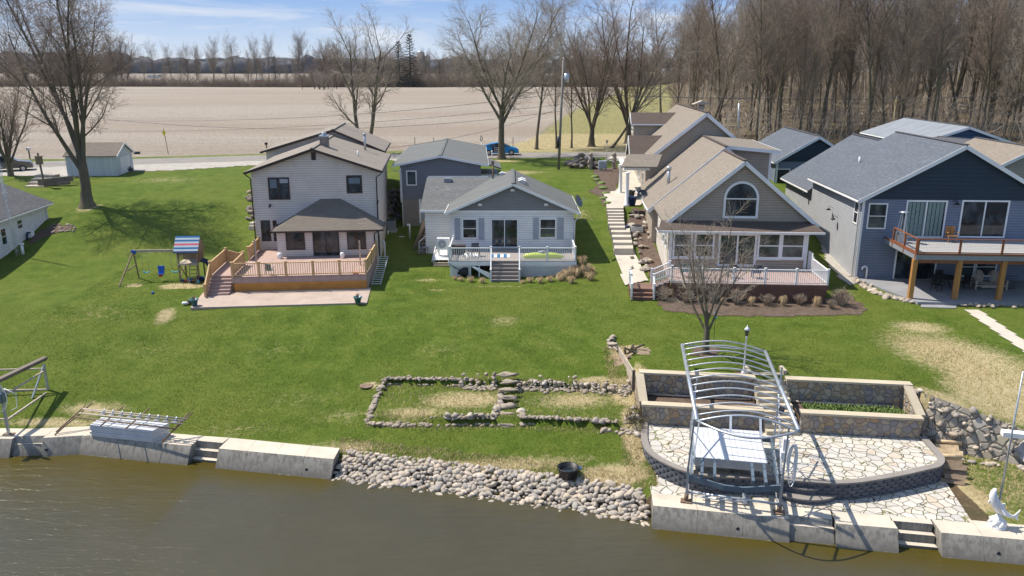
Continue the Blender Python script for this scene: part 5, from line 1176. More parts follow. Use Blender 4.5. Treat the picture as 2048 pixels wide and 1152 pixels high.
# upper deck on posts
dk = h5.root('upper_deck', 'raised balcony deck with dark wood and wire railings on thick timber posts', 'deck')
DZ5 = h5.lz(1850,474,0)-.08
a_ = h5.gz(1838,509,h5.zb+DZ5); xA = a_[0]-.15; yf = a_[1]; xB = xA+13
box('floor', M['deckfloor_blueh'], dk, xA, xB, yf, -.03, DZ5-.05, DZ5); box('rim', M['darkwood'], dk, xA-.04, xB, yf-.05, yf-.002, DZ5-.02, DZ5+.10); box('rim', M['greyplastic'], dk, xA-.02, xB, yf-.03, yf-.003, DZ5-.34, DZ5-.021); box('rim', M['greyplastic'], dk, xA-.03, xA-.001, yf, -.03, DZ5-.34, DZ5-.02); box('rim', M['darkwood'], dk, xA-.05, xA-.002, yf, -.03, DZ5-.019, DZ5+.10)
def wire_rail(a, b, n):
    a = Vector((*a, DZ5)); b = Vector((*b, DZ5)); up = Vector((0,0,1)); mb = MB(); mb.bar(a+up*1.0, b+up*1.0, .13, .045); mb.bar(a+up*.14, b+up*.14, .05, .06); r = build('railing', mb, M['darkwood'], dk)
    for i in range(n+1): p = a.lerp(b, i/n); m = MB(); m.box(p.x-.055,p.x+.055,p.y-.055,p.y+.055,DZ5-.3,DZ5+.975); build('post', m, M['darkwood'], r)
    m = MB(); L = (b-a).length; k = int(L/.10)
    for i in range(1, k): p = a.lerp(b, i/k); m.bar(p+up*.17, p+up*.97, .006)
    for j in range(1, 8): m.bar(a+up*(.17+j*.1), b+up*(.17+j*.1), .006)
    build('wire_mesh', m, M['wire'], r)
wire_rail((xA+.05,yf+.03), (xB,yf+.03), 5); wire_rail((xA+.0,yf+.1), (xA+.0,-1.5), 2)
for px in (1820,1909,1997):
    x = h5.lx(px, 602, yf+.1); m = MB(); m.box(x-.14,x+.14,yf+.05,yf+.33,-.05,DZ5-.35); build('support_post', m, M['postwood'], dk)
mb = MB(); mb.box(xA+.1, xB, yf+.1, yf+.3, DZ5-.6+.02, DZ5-.345); build('beam', mb, M['darkwood'], dk)
DK5 = (h5, xA, xB, yf, DZ5)
Pp = [h5.gz(*q, 3.75) for q in ((1714,560),(1836,604),(2060,607))]; P_ = [(Pp[0][0],-.0),(Pp[1][0],Pp[1][1]),(Pp[2][0]+6,Pp[2][1]),(Pp[2][0]+6,0)]
mb = MB(); slab(mb, [tuple(h5.w(x, y, 0))[:2] for x, y in P_], 3.3, 3.76); build('grey_patio', mb, M['greycon'], kind='structure')
# ---- small navy house behind, blue barn, two more roofs at the right edge
def simple_house(label, name, pk, le, y, deg, depth, zb, wm, gm, rm, sp_ov=.35, trim='trim_white'):
    """pk, le: pixels of the gable's peak and of its left eave tip; y = distance of the gable"""
    p = gy(*pk, y); e = gy(*le, y); h = HF((e.x, y), deg, zb); P = h.root(name, label, 'house' if 'barn' not in name else 'barn'); x_, zp_ = h.loc(*pk); _, ze_ = h.loc(*le); ze_ += .1; s = (zp_-ze_)/x_; ww = 2*x_-.7
    gable_wall(P, wm, .35, .35+ww, .35, depth, -.5, ze_+.35*s-.15, zp_-.2, x_); gable_panel(P, gm, .36, .34+ww, .35, ze_+.35*s-.12, zp_-.22, x_)
    roof(P, rm, .35, .35+ww, .35, depth, ze_+.35*s-.15, zp_-.2, x_, .35, .35, .3, .15, M[trim], M[trim], rake=.26, ridge=M['shingle_char']); return h, P
h6, P = simple_house('small navy gabled cottage with a dark door between the tan and the blue house', 'house', (1640,273), (1548,328), 79, -3.9, 13, 6.0, M['siding_blue'], M['shake_navy'], M['shingle_slate'])
wpx(P, h6, (1549,337,1576,391), .35, M['trim_white'], .1, None, M['glass'], name='door'); corner(P, .42, .35, -.2, h6.lz(1548,326), M['trim_white'], .18)
x, z = h6.loc(1585,345,.3); mb = MB(); mb.tube([(x-.1,.33,z),(x-.1,.1,z+.18),(x,0,z+.05)], .02, 6); mb.lathe((x,0,z-.12), [(.22,0),(.10,.1),(.05,.17)], 12); build('wall_lamp', mb, M['trim_black'], P)
h7, P = simple_house('low wide blue barn with a pale grey metal roof behind the blue house', 'barn', (1940,254), (1832,291), 88, -3.9, 17, 6.5, M['siding_navy'], M['siding_navy'], M['metalroof'])
h8, P = simple_house('low house of which only a grey roof shows in front of the blue barn', 'house', (2035,288), (1952,306), 76, 20, 9, 5.5, M['siding_bluelight'], M['siding_bluelight'], M['shingle_char'])
h9, P = simple_house('tan roofed neighbour house cut off by the right edge', 'house', (2075,296), (2003,334), 66, -3.9, 10, 4.5, M['siding_tan'], M['siding_tan'], M['shingle_tan'])
# ---- white house at the left edge
h0 = HF(gz(-2,521,3.9), 5.6, 3.8)
ez = h0.lz(-1,440,0); q = h0.gz(102,405,h0.zb+ez); 
H = h0.root('house', 'low white sided house with a dark grey roof at the left edge of the lawn', 'house')
xr0 = h0.lx(-1,440,0)-.3; Lh = q[1]-.1; wd = 11
gable_wall(H, M['siding_white'], xr0-wd, xr0, 0-6, Lh, -1, ez-.05, ez+2.3)
roof(H, M['shingle_char'], xr0-wd, xr0, 0-6, Lh, ez-.05, ez+2.3, None, .45, .3, .35, .14, M['trim_white'], M['trim_white'])
for py0, yy0, yy1, zz0, zz1 in ((0,.3,1.15,1.25,2.5),(1,2.9,3.8,2.0,2.7)): window(H, (yy0,yy1,zz0-.1,zz1), xr0+.001, M['trim_white'], .08, 'h', dirx=True)
for w_ in [o for o in KIDS(H) if o.name.startswith('window')]:
    # these two face the right-hand side: mirror the projecting frame to the outside
    w_.scale = (-1, 1, 1); w_.location = (2*xr0, 0, 0)
mb = MB(); mb.tube([(xr0+.42,Lh-.2,ez-.1),(xr0+.08,Lh-.3,ez-.45),(xr0+.08,Lh-.3,1.3),(xr0+.5,Lh-.6,1.05),(xr0+1.8,Lh-.9,.95)], .06, 6); build('downspout', mb, M['white'], H)
mb = MB(); mb.box(xr0,xr0+.35,4.2,4.75,.9,1.5); mb.tube([(xr0+.2,4.9,.3),(xr0+.2,4.9,2.9)], .03, 6); build('meter_box', mb, M['white'], H)
mb = MB(); c = Vector((xr0+.22,4.0,1.1)); 
for k in range(3): mb.tube([c+Vector((.04*k,.36*math.cos(a),.42*math.sin(a))) for a in [2*math.pi*i/16 for i in range(16)]], .05, 6, closed=True)
build('hose_reel', mb, M['navyplastic'], H)
# ------------------------------------------------------------------ bare trees
def chain(mb, P, Rr, n):
    """fast tapered tube through P"""
    d = P[-1]-P[0]; a = d.orthogonal().normalized(); c = d.cross(a).normalized(); cs = [(math.cos(6.2832*k/n), math.sin(6.2832*k/n)) for k in range(n)]
    prev = None; v = mb.v; f = mb.f
    for p, r in zip(P, Rr):
        b = len(v)
        for x, y in cs: v.append((p.x+(a.x*x+c.x*y)*r, p.y+(a.y*x+c.y*y)*r, p.z+(a.z*x+c.z*y)*r))
        if prev is not None:
            for k in range(n):
                j = (k+1) % n; f.append((prev+k, prev+j, b+j, b+k))
        prev = b
def grow(seed, c):
    """c: per level lists n (children), L (length), ang, trop, seg; h trunk length, r trunk radius"""
    rnd = random.Random(seed); tr, cr = MB(), MB(); top = len(c['n'])
    sides = [9, 7, 5, 3, 3, 3]; cl = c.get('crownlevel', 3)
    def br(p, d, L, r, lv, lean=None):
        ns = c['seg'][lv]; P = [p.copy()]; Rr = [r]; dd = d.copy(); rt = r*c['tip'][lv]; kids = []
        w = c['wob'][lv]
        for i in range(ns):
            dd = (dd+Vector((rnd.gauss(0,w), rnd.gauss(0,w), rnd.gauss(0,w)+c['trop'][lv]))).normalized()
            P.append(P[-1]+dd*(L/ns)); Rr.append(r+(rt-r)*(i+1)/ns)
        chain(tr if lv < cl else cr, P, Rr, sides[lv])
        if lv >= top: return
        n = c['n'][lv]; s = c['start'][lv]; off = rnd.random()*6.28
        for i in range(n):
            t = s+(1-s)*((i+rnd.random()*.8)/n) if lv else s+(1-s)*(i/max(1, n-1))
            t = min(t, .999); k = int(t*ns); q = P[k].lerp(P[k+1], t*ns-k); r_ = Rr[k]
            base = (P[k+1]-P[k]).normalized(); az = off+i*2.4+rnd.gauss(0,.3); o = base.orthogonal().normalized(); o2 = base.cross(o)
            side = o*math.cos(az)+o2*math.sin(az); an = c['ang'][lv]*(1+rnd.gauss(0,.18))
            nd = base*math.cos(an)+side*math.sin(an)
            if 'flat' in c and lv > 0: nd.z *= c['flat']
            nd.normalize()
            LL = c['L'][lv]*(1-.55*t*(1 if lv else 0))*rnd.uniform(.7,1.2)
            br(q, nd, LL, min(r_*.85, max(c['rmin'], r_*c['rr'][lv])), lv+1)
    for st in c.get('stems', [((0,0,0), c.get('dir', (0,0,1)), 1, 1)]):
        p, d, kl, kr = st; br(Vector(p), Vector(d).normalized(), c['h']*kl, c['r']*kr, 0)
    # root flare
    for st in c.get('stems', [((0,0,0), (0,0,1), 1, 1)]):
        p = Vector(st[0]); r = c['r']*st[3]; chain(tr, [p+Vector((0,0,-.4)), p+Vector((0,0,0)), p+Vector((0,0,.35)), p+Vector(st[1]).normalized()*1.2], [r*1.9, r*1.65, r*1.2, r*1.0], 9)
    for m in (tr, cr): m.m = [0]*len(m.f); m.sm = [True]*len(m.f)
    return tr, cr
def tree_proto(name, seed, c, bark, twig):
    tr, cr = grow(seed, c); return (tr.mesh(name+'_trunk', bark), cr.mesh(name+'_crown', twig))
def put_tree(proto, loc, s, rz, label, group=None, name='tree', cat='tree', sz=None, tilt=(0,0)):
    t = thing(name, label, cat, loc, rz, group); t.scale = (s, s, sz or s); t.rotation_euler = (tilt[0], tilt[1], rz)
    for nm, me in zip(('trunk', 'crown'), proto):
        o = bpy.data.objects.new(nm, me); COL.objects.link(o); o.parent = t
    return t
VASE = dict(h=5.2, r=.42, n=[6,8,8,6,4], L=[13,4.8,2.4,1.1,.5], ang=[.50,.55,.6,.6,.6], trop=[.02,.07,.05,.03,.02,.02], seg=[3,7,5,3,2,1], wob=[.03,.06,.09,.12,.15,.1], start=[.55,.12,.12,.12,.1], tip=[.72,.18,.22,.35,.5,.6], rr=[.55,.42,.45,.55,.6], rmin=.011)
def V(**k): d = dict(VASE); d.update(k); return d
P_maple = tree_proto('maple', 14, V(h=5.6, r=.46, n=[7,10,8,7,4], L=[15.0,6.2,2.9,1.4,.6], ang=[.42,.60,.68,.7,.7], trop=[.02,.05,.035,.01,0,0], start=[.5,.2,.12,.12,.1], rr=[.5,.42,.45,.55,.6], rmin=.017), M['bark'], M['twigred'])
P_centre = tree_proto('centre', 23, V(h=6.2, r=.40, n=[7,10,8,7,4], L=[13.5,6.2,3.0,1.4,.6], ang=[.56,.62,.65,.65,.6], trop=[.02,.03,.02,.01,.01,0], rmin=.019), M['bark'], M['twigpale'])
P_twin = tree_proto('twin', 31, V(h=11, r=.26, stems=[((-.3,0,0),(-.16,0,1),1,1),((.35,.2,0),(.24,0,1),1.05,1)], n=[9,7,6,4], L=[5.6,2.6,1.3,.65], rmin=.018, ang=[.66,.65,.65,.6], start=[.28,.15,.1,.1], seg=[7,5,3,2,1], tip=[.35,.2,.3,.5,.6], wob=[.04,.09,.1,.12,.1], trop=[.0,.10,.05,.02,0], rr=[.5,.5,.55,.6], crownlevel=2), M['bark'], M['twigpale'])
P_multi = tree_proto('multi', 37, V(h=1.6, r=.24, n=[9,9,7,5], rmin=.014, L=[7.8,3.0,1.4,.7], ang=[.42,.42,.45,.5], seg=[2,6,4,2,1], start=[.5,.15,.12,.1], trop=[0,.09,.12,.1,.05]), M['bark'], M['twigred'])
P_broad = tree_proto('broad', 41, V(h=3.0, r=.42, n=[7,9,7,6,3], L=[15,5.8,2.8,1.4,.6], rmin=.021, ang=[.42,.55,.6,.65,.6]), M['barkdark'], M['twigred'])
P_slim = [tree_proto('slim', 50+i, V(h=17, r=.20, n=[15,7,6,4], rmin=.018, L=[5.4,2.6,1.3,.6], ang=[.62,.6,.6,.6], start=[.32,.15,.1,.1], seg=[8,4,3,2,1], tip=[.2,.2,.3,.5,.6], wob=[.035,.1,.1,.1,.1], trop=[.02,.1,.05,.03,0], rr=[.4,.5,.55,.6], crownlevel=2), M['bark'], M['twigpale'] if i % 2 else M['twig']) for i in range(2)]
P_wood = [tree_proto('wood', 70+i, V(h=[22,19,24,17,21][i], r=[.26,.21,.30,.17,.24][i], n=[[26,24,20,22,26][i],8,7,3], L=[[7,6,8.2,5.4,7][i],3.2,1.6,.7], ang=[[.5,.55,.48,.5,.6][i],.6,.6,.6], start=[[.30,.24,.38,.2,.4][i],.12,.1,.1], seg=[9,5,3,2,1], tip=[.15,.2,.3,.5,.6], wob=[.03,.1,.1,.1,.1], trop=[.015,.11,.06,.04,.02], rr=[.42,.5,.55,.6], rmin=.024, crownlevel=2), [M['bark'], M['barkdark']][i % 2], [M['twig'], M['twigpale'], M['twigred'], M['twig'], M['twigpale']][i]) for i in range(5)]
P_far = [tree_proto('far', 90+i, V(h=[9,11,7][i], r=.22, n=[[20,18,18][i],8,6], L=[[5.5,4.5,5.2][i],2.2,1.1], ang=[[.6,.5,.7][i],.6,.6], start=[[.12,.2,.08][i],.1,.1], seg=[6,4,2,1], tip=[.2,.25,.4,.6], wob=[.06,.1,.12,.1], trop=[.01,.09,.06,.03], rr=[.45,.5,.6], rmin=.045, crownlevel=2), M['barkdark'], [M['twigred'], M['twig'], M['twigpale']][i]) for i in range(3)]
def at_row(px, py): return G(px, py)
p = G(175,412); put_tree(P_maple, p, 1.02, .4, 'huge bare budding tree standing alone on the left lawn, casting a wide shadow')
p = G(22,352); put_tree(P_multi, (p.x, p.y, p.z-.3), 1.12, 1.0, 'small many stemmed bare tree by the parked car at the left edge')
p = gz(728,306,7.5); put_tree(P_twin, (p.x,p.y,7.5), 1.14, 0, 'twin trunked bare tree beyond the road behind the cream house')
p = G(1003,318); put_tree(P_centre, p, 1.03, 2.2, 'big spreading bare tree beside the blue car')
p = G(1073,299); put_tree(P_slim[0], p, 1.06, 1, 'slim bare tree leaning right beyond the road, nearest to the blue car', tilt=(0,.12))
p = G(1113,297); put_tree(P_slim[1], p, .78, 2, 'thin straight bare tree seen just left of the utility pole')
p = G(1143,296); put_tree(P_slim[0], p, .72, 4, 'thin dark bare tree seen just right of the utility pole')
p = G(1183,293); put_tree(P_broad, (p.x,p.y,p.z), .98, .3, 'stout upright bare tree between the utility pole and the leaning tree', sz=1.02)
p = G(1224,296); put_tree(P_slim[1], p, .9, 3, 'heavily leaning bare tree at the roadside beside the rock bed', tilt=(0,-.62))
p = G(1256,287); put_tree(P_broad, p, 1.12, 1.9, 'wide many limbed bare tree left of the tall tan garage')
p = G(1322,232); put_tree(P_slim[0], p, 1.25, 2.5, 'lone slender bare tree at the corner of the grassy field', tilt=(0,.14))
# the wood on the right
rnd = random.Random(5); WD = []
spec = [(1420,262,4,1.0,-.35),(1440,255,2,1.05,-.12),(1640,268,2,1.0,.05),(1735,262,0,1.05,-.03),(1895,252,2,1.15,.10),(1915,248,4,1.1,.22),(1560,262,0,.95,.03),(1975,248,2,1.1,.04),(1500,262,1,1.05,0),(1850,250,1,1.05,-.08)]
for px, py, k, s, tl in spec:
    p = G(px, py); WD.append((p, k, s*1.05, tl))
tries = 0
while len(WD) < 195 and tries < 9000:
    tries += 1; y = 116+rnd.random()**1.25*150; lo = (1345-1024)/1580*y+(0 if y < 150 else 2); x = rnd.uniform(lo, .72*y+10)
    if y < 126 and x < 36: continue
    if all((x-q[0].x)**2+(y-q[0].y)**2 > (2.6+.022*(y-115))**2 for q in WD): WD.append((Vector((x, y, T(x, y))), rnd.randrange(5), rnd.uniform(.68,1.1), rnd.gauss(0,.04)))
for i, (p, k, s, tl) in enumerate(WD):
    put_tree(P_wood[k], p, s, rnd.random()*6.28, 'tall bare brown tree standing in the dense wood behind the houses at right', 'trees of the wood behind the houses', tilt=(rnd.gauss(0,.04), tl))
p = G(1992,262); put_tree(P_wood[3], p, .75, 0, 'pale broken dead tree leaning right at the edge of the wood', tilt=(0,.28))
# trees behind the crest of the field
far = []
for i in range(100):
    px = 640+rnd.random()*800; y = rnd.uniform(366,420); far.append((px, y, rnd.uniform(1.05,1.3 if 815 < px < 885 else 1.75)*(1.1 if px > 1000 else 1)))
for i in range(9): far.append((rnd.uniform(590,720), rnd.uniform(300,345), rnd.uniform(.55,.85)))
for px, y, s in far:
    x = (px-1024)/1580*(y*CP+8*SP); put_tree(P_far[rnd.randrange(3)], (x, y, T(x, y)-.3), s, rnd.random()*6.28, 'bushy bare tree in the hedge line behind the far edge of the field', 'trees along the far edge of the field')
for i in range(46):
    px = rnd.uniform(-20,265) if i < 24 else [290,345,362,395,398,428,430,452,470,498,505,515,528,560,575,592,610,330,310,378,540,600][i-24]; y = rnd.uniform(395,450); s = rnd.uniform(1.2,1.9) if i < 24 else rnd.uniform(.8,1.6)
    x = (px-1024)/1580*(y*CP+8*SP)
    if i >= 24: put_tree(P_wood[i % 5], (x, y, T(x, y)-.3), s*.62, rnd.random()*6.28, 'thin bare tree in the open row along the far left edge of the field', 'thin trees in the far left row')
    else: put_tree(P_far[rnd.randrange(3)], (x, y, T(x, y)-.3), s, rnd.random()*6.28, 'bare tree in the far grove behind the big left tree', 'trees of the far left grove')
# undergrowth: uncountable
mb = MB()
for i in range(2600):
    y = 113+rnd.random()**1.3*90; x = rnd.uniform((1330-1024)/1580*y+1, .72*y+8)
    if y < 126 and x < 30: continue
    z = T(x, y); h = rnd.uniform(1.5,7); p0 = Vector((x,y,z-.1)); q = p0+Vector((rnd.gauss(0,.35),rnd.gauss(0,.35),1))*h; m_ = p0.lerp(q, .5)+Vector((rnd.gauss(0,.2),rnd.gauss(0,.2),0)); chain(mb, [p0, m_, q], [.035,.025,.01], 3)
    for k in range(4):
        a = m_.lerp(q, rnd.random()); b = a+Vector((rnd.gauss(0,.8),rnd.gauss(0,.8),rnd.uniform(.2,1.0))); chain(mb, [a, b], [.018,.008], 3)
for i in range(70):
    y = rnd.uniform(118,200); x = rnd.uniform((1345-1024)/1580*y+3, .7*y+5); a = rnd.random()*3.14; L = rnd.uniform(3,9); z = T(x, y)+.2; chain(mb, [Vector((x,y,z)), Vector((x+L*math.cos(a), y+L*math.sin(a)*.5, z+rnd.uniform(0,1.2)))], [.2,.09], 5)
for i in range(210):
    y = rnd.uniform(185,290); x = rnd.uniform((1330-1024)/1580*y+2, .74*y+8); z = T(x, y); h = rnd.uniform(16,25); p0 = Vector((x,y,z-.2)); q = p0+Vector((rnd.gauss(0,.6),rnd.gauss(0,.6),h)); chain(mb, [p0, p0.lerp(q,.5), q], [.2,.14,.04], 4)
    for k in range(26):
        a = p0.lerp(q, rnd.uniform(.25,1)); b = a+Vector((rnd.gauss(0,1.7),rnd.gauss(0,1.7),rnd.uniform(.8,4))); chain(mb, [a, b], [.05,.025], 3)
        for j in range(7): c_ = a.lerp(b, rnd.random()); chain(mb, [c_, c_+Vector((rnd.gauss(0,.8),rnd.gauss(0,.8),rnd.uniform(.2,1.6)))], [.03,.018], 3)
mb.m = [0]*len(mb.f); mb.sm = [False]*len(mb.f); build('undergrowth', mb, M['twigpale'], kind='stuff', label='tangled saplings and fallen branches on the floor of the wood', cat='undergrowth')
mb = MB()
for i in range(3400):
    k = rnd.random(); y = rnd.uniform(362,374) if k < .62 else rnd.uniform(388,395); px = rnd.uniform(600,1420) if k < .62 else rnd.uniform(-30,620); x = (px-1024)/1580*(y*CP+8*SP); z = T(x, y)-.2; h = rnd.uniform(2.5,8.5)*(1 if k < .62 else .75)
    for j in range(7):
        p0 = Vector((x+rnd.gauss(0,.5), y+rnd.gauss(0,.5), z)); chain(mb, [p0, p0+Vector((rnd.gauss(0,.5),rnd.gauss(0,.5),1))*h*rnd.uniform(.6,1)], [.06,.03], 3)
mb.m = [0]*len(mb.f); mb.sm = [False]*len(mb.f); build('hedgerow_brush', mb, M['twig'], kind='stuff', label='low bare brush filling the hedge line behind the field', cat='brush')
# far-off woods on the horizon
mb = MB()
for i in range(760):
    px = rnd.uniform(-60,900) if i < 560 else rnd.uniform(900,1700); y = rnd.uniform(1350,1700); x = (px-1024)/1580*y*.97; h = rnd.uniform(17,27)*(1.0 if px > 250 else 1.35); mb.blob((x,y,T(x,y)+h*.4), h*.9, 12, h*.5, i, .5, 8, 5)
build('distant_woods', mb, M['farwood'], kind='stuff', label='far off bare woods along the horizon', cat='woods')
# conifers
def conifer(seed):
    r = random.Random(seed); tr, cr = MB(), MB(); chain(tr, [Vector((0,0,-.3)), Vector((0,0,5)), Vector((0,0,10))], [.25,.15,.03], 6); tr.m = [0]*len(tr.f); tr.sm = [True]*len(tr.f)
    for i in range(130):
        t = (i+r.random())/130; z = .8+9.2*t; L = (3.0*(1-t)**.8+.25)*r.uniform(.7,1.1); a = i*2.4
        for k in range(14):
            q = r.uniform(.2,1); w_ = .55*(1-q*.5); c = Vector((math.cos(a)*L*q, math.sin(a)*L*q, z-L*q*.22+.25*q*q)); b = r.uniform(-1,1)
            d1 = Vector((math.cos(a+b), math.sin(a+b), -.25))*w_; d2 = Vector((-math.sin(a), math.cos(a), .1))*w_*.5
            cr.poly([c-d2, c+d1, c+d2]); 
    return tr.mesh('conifer_trunk', M['barkdark']), cr.mesh('conifer_crown', M['needle'])
PC = conifer(3)
for px, y, s, lab in ((822,360,2.25,'tall dark spruce rising over the hedge line, left one of the pair'),(800,366,2.0,'dark spruce rising over the hedge line, further left and paler beside the taller spruce'),(552,470,1.7,'small round topped evergreen in the gap of the far tree row'),(679,430,1.9,'small dark evergreen just left of the twin trunked tree')):
    x = (px-1024)/1580*(y*CP+8*SP); put_tree(PC, (x,y,T(x,y)-.3), s, px, lab, name='evergreen_tree')
# young tree in front of the tan house
P_young = tree_proto('young', 131, V(h=1.9, r=.12, n=[7,8,7,5], L=[4.6,1.9,.95,.45], ang=[.48,.6,.6,.6], seg=[3,6,4,2,1], start=[.45,.15,.12,.1], trop=[0,.06,.05,.03,0], tip=[.75,.15,.25,.4,.5], wob=[.03,.08,.1,.12,.1], rr=[.55,.5,.55,.6], rmin=.008, crownlevel=2), M['bark'], M['twigpale'])
p = gz(1411,708,3.55); put_tree(P_young, p, 1.2, .7, 'young bare ornamental tree on the lawn in front of the white railed deck')
# ------------------------------------------------------------------ things on the shore
rnd = random.Random(17)
def mbx(fn):
    m = MB(); fn(m); return m
# canopy boat lift
a = gz(1372,1003,1.0); b = gz(1558,1026,1.0); ang = math.degrees(math.atan2(b.y-a.y, b.x-a.x)); BL = Frame(a, ang); WB = (b-a).length
t = thing('boat_lift', 'empty aluminium boat lift with a bowed canopy frame standing on the right seawall', 'boat lift', (a.x, a.y, 1.0), R(ang))
ZR_ = 3.7
q = [BL.gz(*p, 1.0+ZR_) for p in ((1394,846),(1364,691),(1597,858),(1530,701))]
xl0, xl1, xr0_, xr1 = q[0][0], q[1][0], q[2][0], q[3][0]; yb0 = (q[0][1]+q[2][1])/2; yb1 = (q[1][1]+q[3][1])/2
rl = lambda s, y: Vector((lerp(xl0, xl1, (y-yb0)/(yb1-yb0)) if s < 0 else lerp(xr0_, xr1, (y-yb0)/(yb1-yb0)), y, ZR_))
for s in (-1, 1):
    m = MB(); m.tube([rl(s, yb0), rl(s, yb1)], .085, 10); build('canopy_rail', m, M['alu'], t)
def bow(y, bulge=0., rise=.38, r=.032, name='bow'):
    p, q_ = rl(-1, y), rl(1, y); m = MB(); m.tube([p.lerp(q_, k/14)+Vector((0, bulge*math.sin(math.pi*k/14), rise*math.sin(math.pi*k/14))) for k in range(15)], r, 6); return build(name, m, M['alu'], t)
for i in range(11): bow(yb0+.55+i*(yb1-yb0-.9)/10.5)
bow(yb0, 0, .42, .045); bow(yb0, -1.05, -.0, .045, 'end_loop'); bow(yb1, 0, .36, .04); bow(yb1, .05, .0, .035, 'end_loop')
for k in (.33, .62): m = MB(); p = rl(-1, yb0).lerp(rl(1, yb0), k); m.bar(p+Vector((0,0,.38)), p+Vector((0,-1.0*math.sin(math.pi*k),0)), .09, .03); build('end_strut', m, M['alu'], t)
for k in (.25, .5, .75): m = MB(); p = rl(-1, yb1).lerp(rl(1, yb1), k); m.bar(p+Vector((0,0,.34)), p, .03); build('end_strut', m, M['alu'], t)
yk = 4.3
for x in (0, WB):
    for y, zt_ in ((0, ZR_), (yk, ZR_+ (.9 if x else 0))):
        m = MB(); zb = 0 if y < 1 else -.05; m.bar((x,y,zb),(x+.0,y,1.6),.10,.10); m.bar((x,y,1.55),(x+(.12 if x == 0 else .05),y,zt_),.075,.075); p = build('post', m, M['alu'], t)
        m = MB(); m.box(x-.22,x+.22,y-.17,y+.17,.0,.06); m.tube([(x,y,0),(x,y,.35)], .09, 8); build('foot', m, M['rusty'], p)
zc = 1.12
m = MB(); pts_ = [(.02,0,zc),(WB*.4,-.35,zc-.1),(WB*.6,-.35,zc-.1),(WB-.02,0,zc)]
for p, q_ in zip(pts_, pts_[1:]): m.bar(p, q_, .08, .24)
build('cross_beam', m, M['alu_blue'], t); m = MB(); m.bar((.02,yk,zc),(WB-.02,yk,zc),.08,.24); build('cross_beam', m, M['alu_blue'], t)
m = MB(); 
for x in (.12, WB-.12): m.bar((x,0,zc),(x,yk,zc),.08,.2)
for x in (.55, 1.05, WB-1.1, WB-.62): m.bar((x,-.25,zc+.22),(x,yk,zc+.22),.11,.16)
build('cradle_beam', m, M['alu_blue'], t)
m = MB(); m.tube([(0,.05,.42),(WB,.05,.36)], .05, 8); m.tube([(.6,.3,.12),(WB*.66,.3,.12)], .045, 8); m.bar((WB*.64,.25,.1),(WB*.62,yk,.9),.16,.05); m.bar((0,yk,.4),(WB,yk,.4),.07); build('base_rail', m, M['alu'], t)
for x in (.06, WB-.06):
    m = MB(); m.bar((x,.05,1.7),(x+.02,yk*.9,3.5),.06,.03); m.bar((x+.1,.1,1.3),(x+.25,1.4,2.9),.05,.03); m.bar((x-.02,yk,1.2),(x,.3,3.55),.035,.035); m.bar((x,0,.25),(x,yk,.25),.05,.05)
    build('brace', m, M['alu'], t)
P4 = [BL.gz(*p, 2.62) for p in ((1385,847),(1518,856),(1534,919),(1392,907))]; zp0 = 1.36
def platform(name, lab, P4, z, layers, parent=None):
    for k in range(layers):
        m = MB(); n = 13
        A, B, C, D = [Vector(p) for p in P4]
        for i in range(n):
            f = lambda P, Q, tt: tuple(P.lerp(Q, tt)); slab(m, [f(A,B,(i+.03)/n), f(A,B,(i+.97)/n), f(D,C,(i+.97)/n), f(D,C,(i+.03)/n)], z+.09, z+.125)
        slab(m, [tuple(A), tuple(B), tuple(C), tuple(D)], z, z+.088)
        yield m
m = list(platform('x', '', P4, zp0-.02, 1))[0]
ds = build('dock_section', m, M['alu_white'], None, (a.x, a.y, 1.0), R(ang), label='white ribbed dock section lying on the cradle of the canopy boat lift', cat='dock section')
m = MB(); A, B, C, D = [Vector(p) for p in P4]; slab(m, [tuple(D), tuple(C), tuple(C+Vector((0,-.04))), tuple(D+Vector((0,-.04)))], zp0-.28, zp0+.107); slab(m, [tuple(C), tuple(B), tuple(B+Vector((.04,0))), tuple(C+Vector((.04,0)))], zp0-.28, zp0+.107); slab(m, [tuple(D), tuple(A), tuple(A-Vector((.04,0))), tuple(D-Vector((.04,0)))], zp0-.28, zp0+.107)
build('side_frame', m, M['alu'], ds)
m = MB(); m.box(WB-.05,WB+.17,.35,.62,2.05,3.05); m.box(WB-.1,WB+.05,.3,.7,2.2,2.5); build('winch_box', m, M['white'], t)
m = MB()
for k in range(5):
    c = Vector((WB+.28+.03*k,.35+.03*k,2.3-.1*k)); m.tube([c+Vector((.16*math.cos(q_), .1*math.cos(q_), (.55+.1*k)*math.sin(q_))) for q_ in [6.283*i/14 for i in range(14)]], .022, 5, closed=True)
build('power_cord', m, M['white'], t)
m = MB(); m.tube([(xl0+.25,yb0+.35,ZR_-.1),(xl0+.25,yb0+.55,ZR_-.35)], .13, 8); m.tube([(xr0_-.45,yb0+2.2,ZR_-.05),(xr0_-.45,yb0+2.4,ZR_-.3)], .12, 8); build('motor', m, M['trim_black'], t)
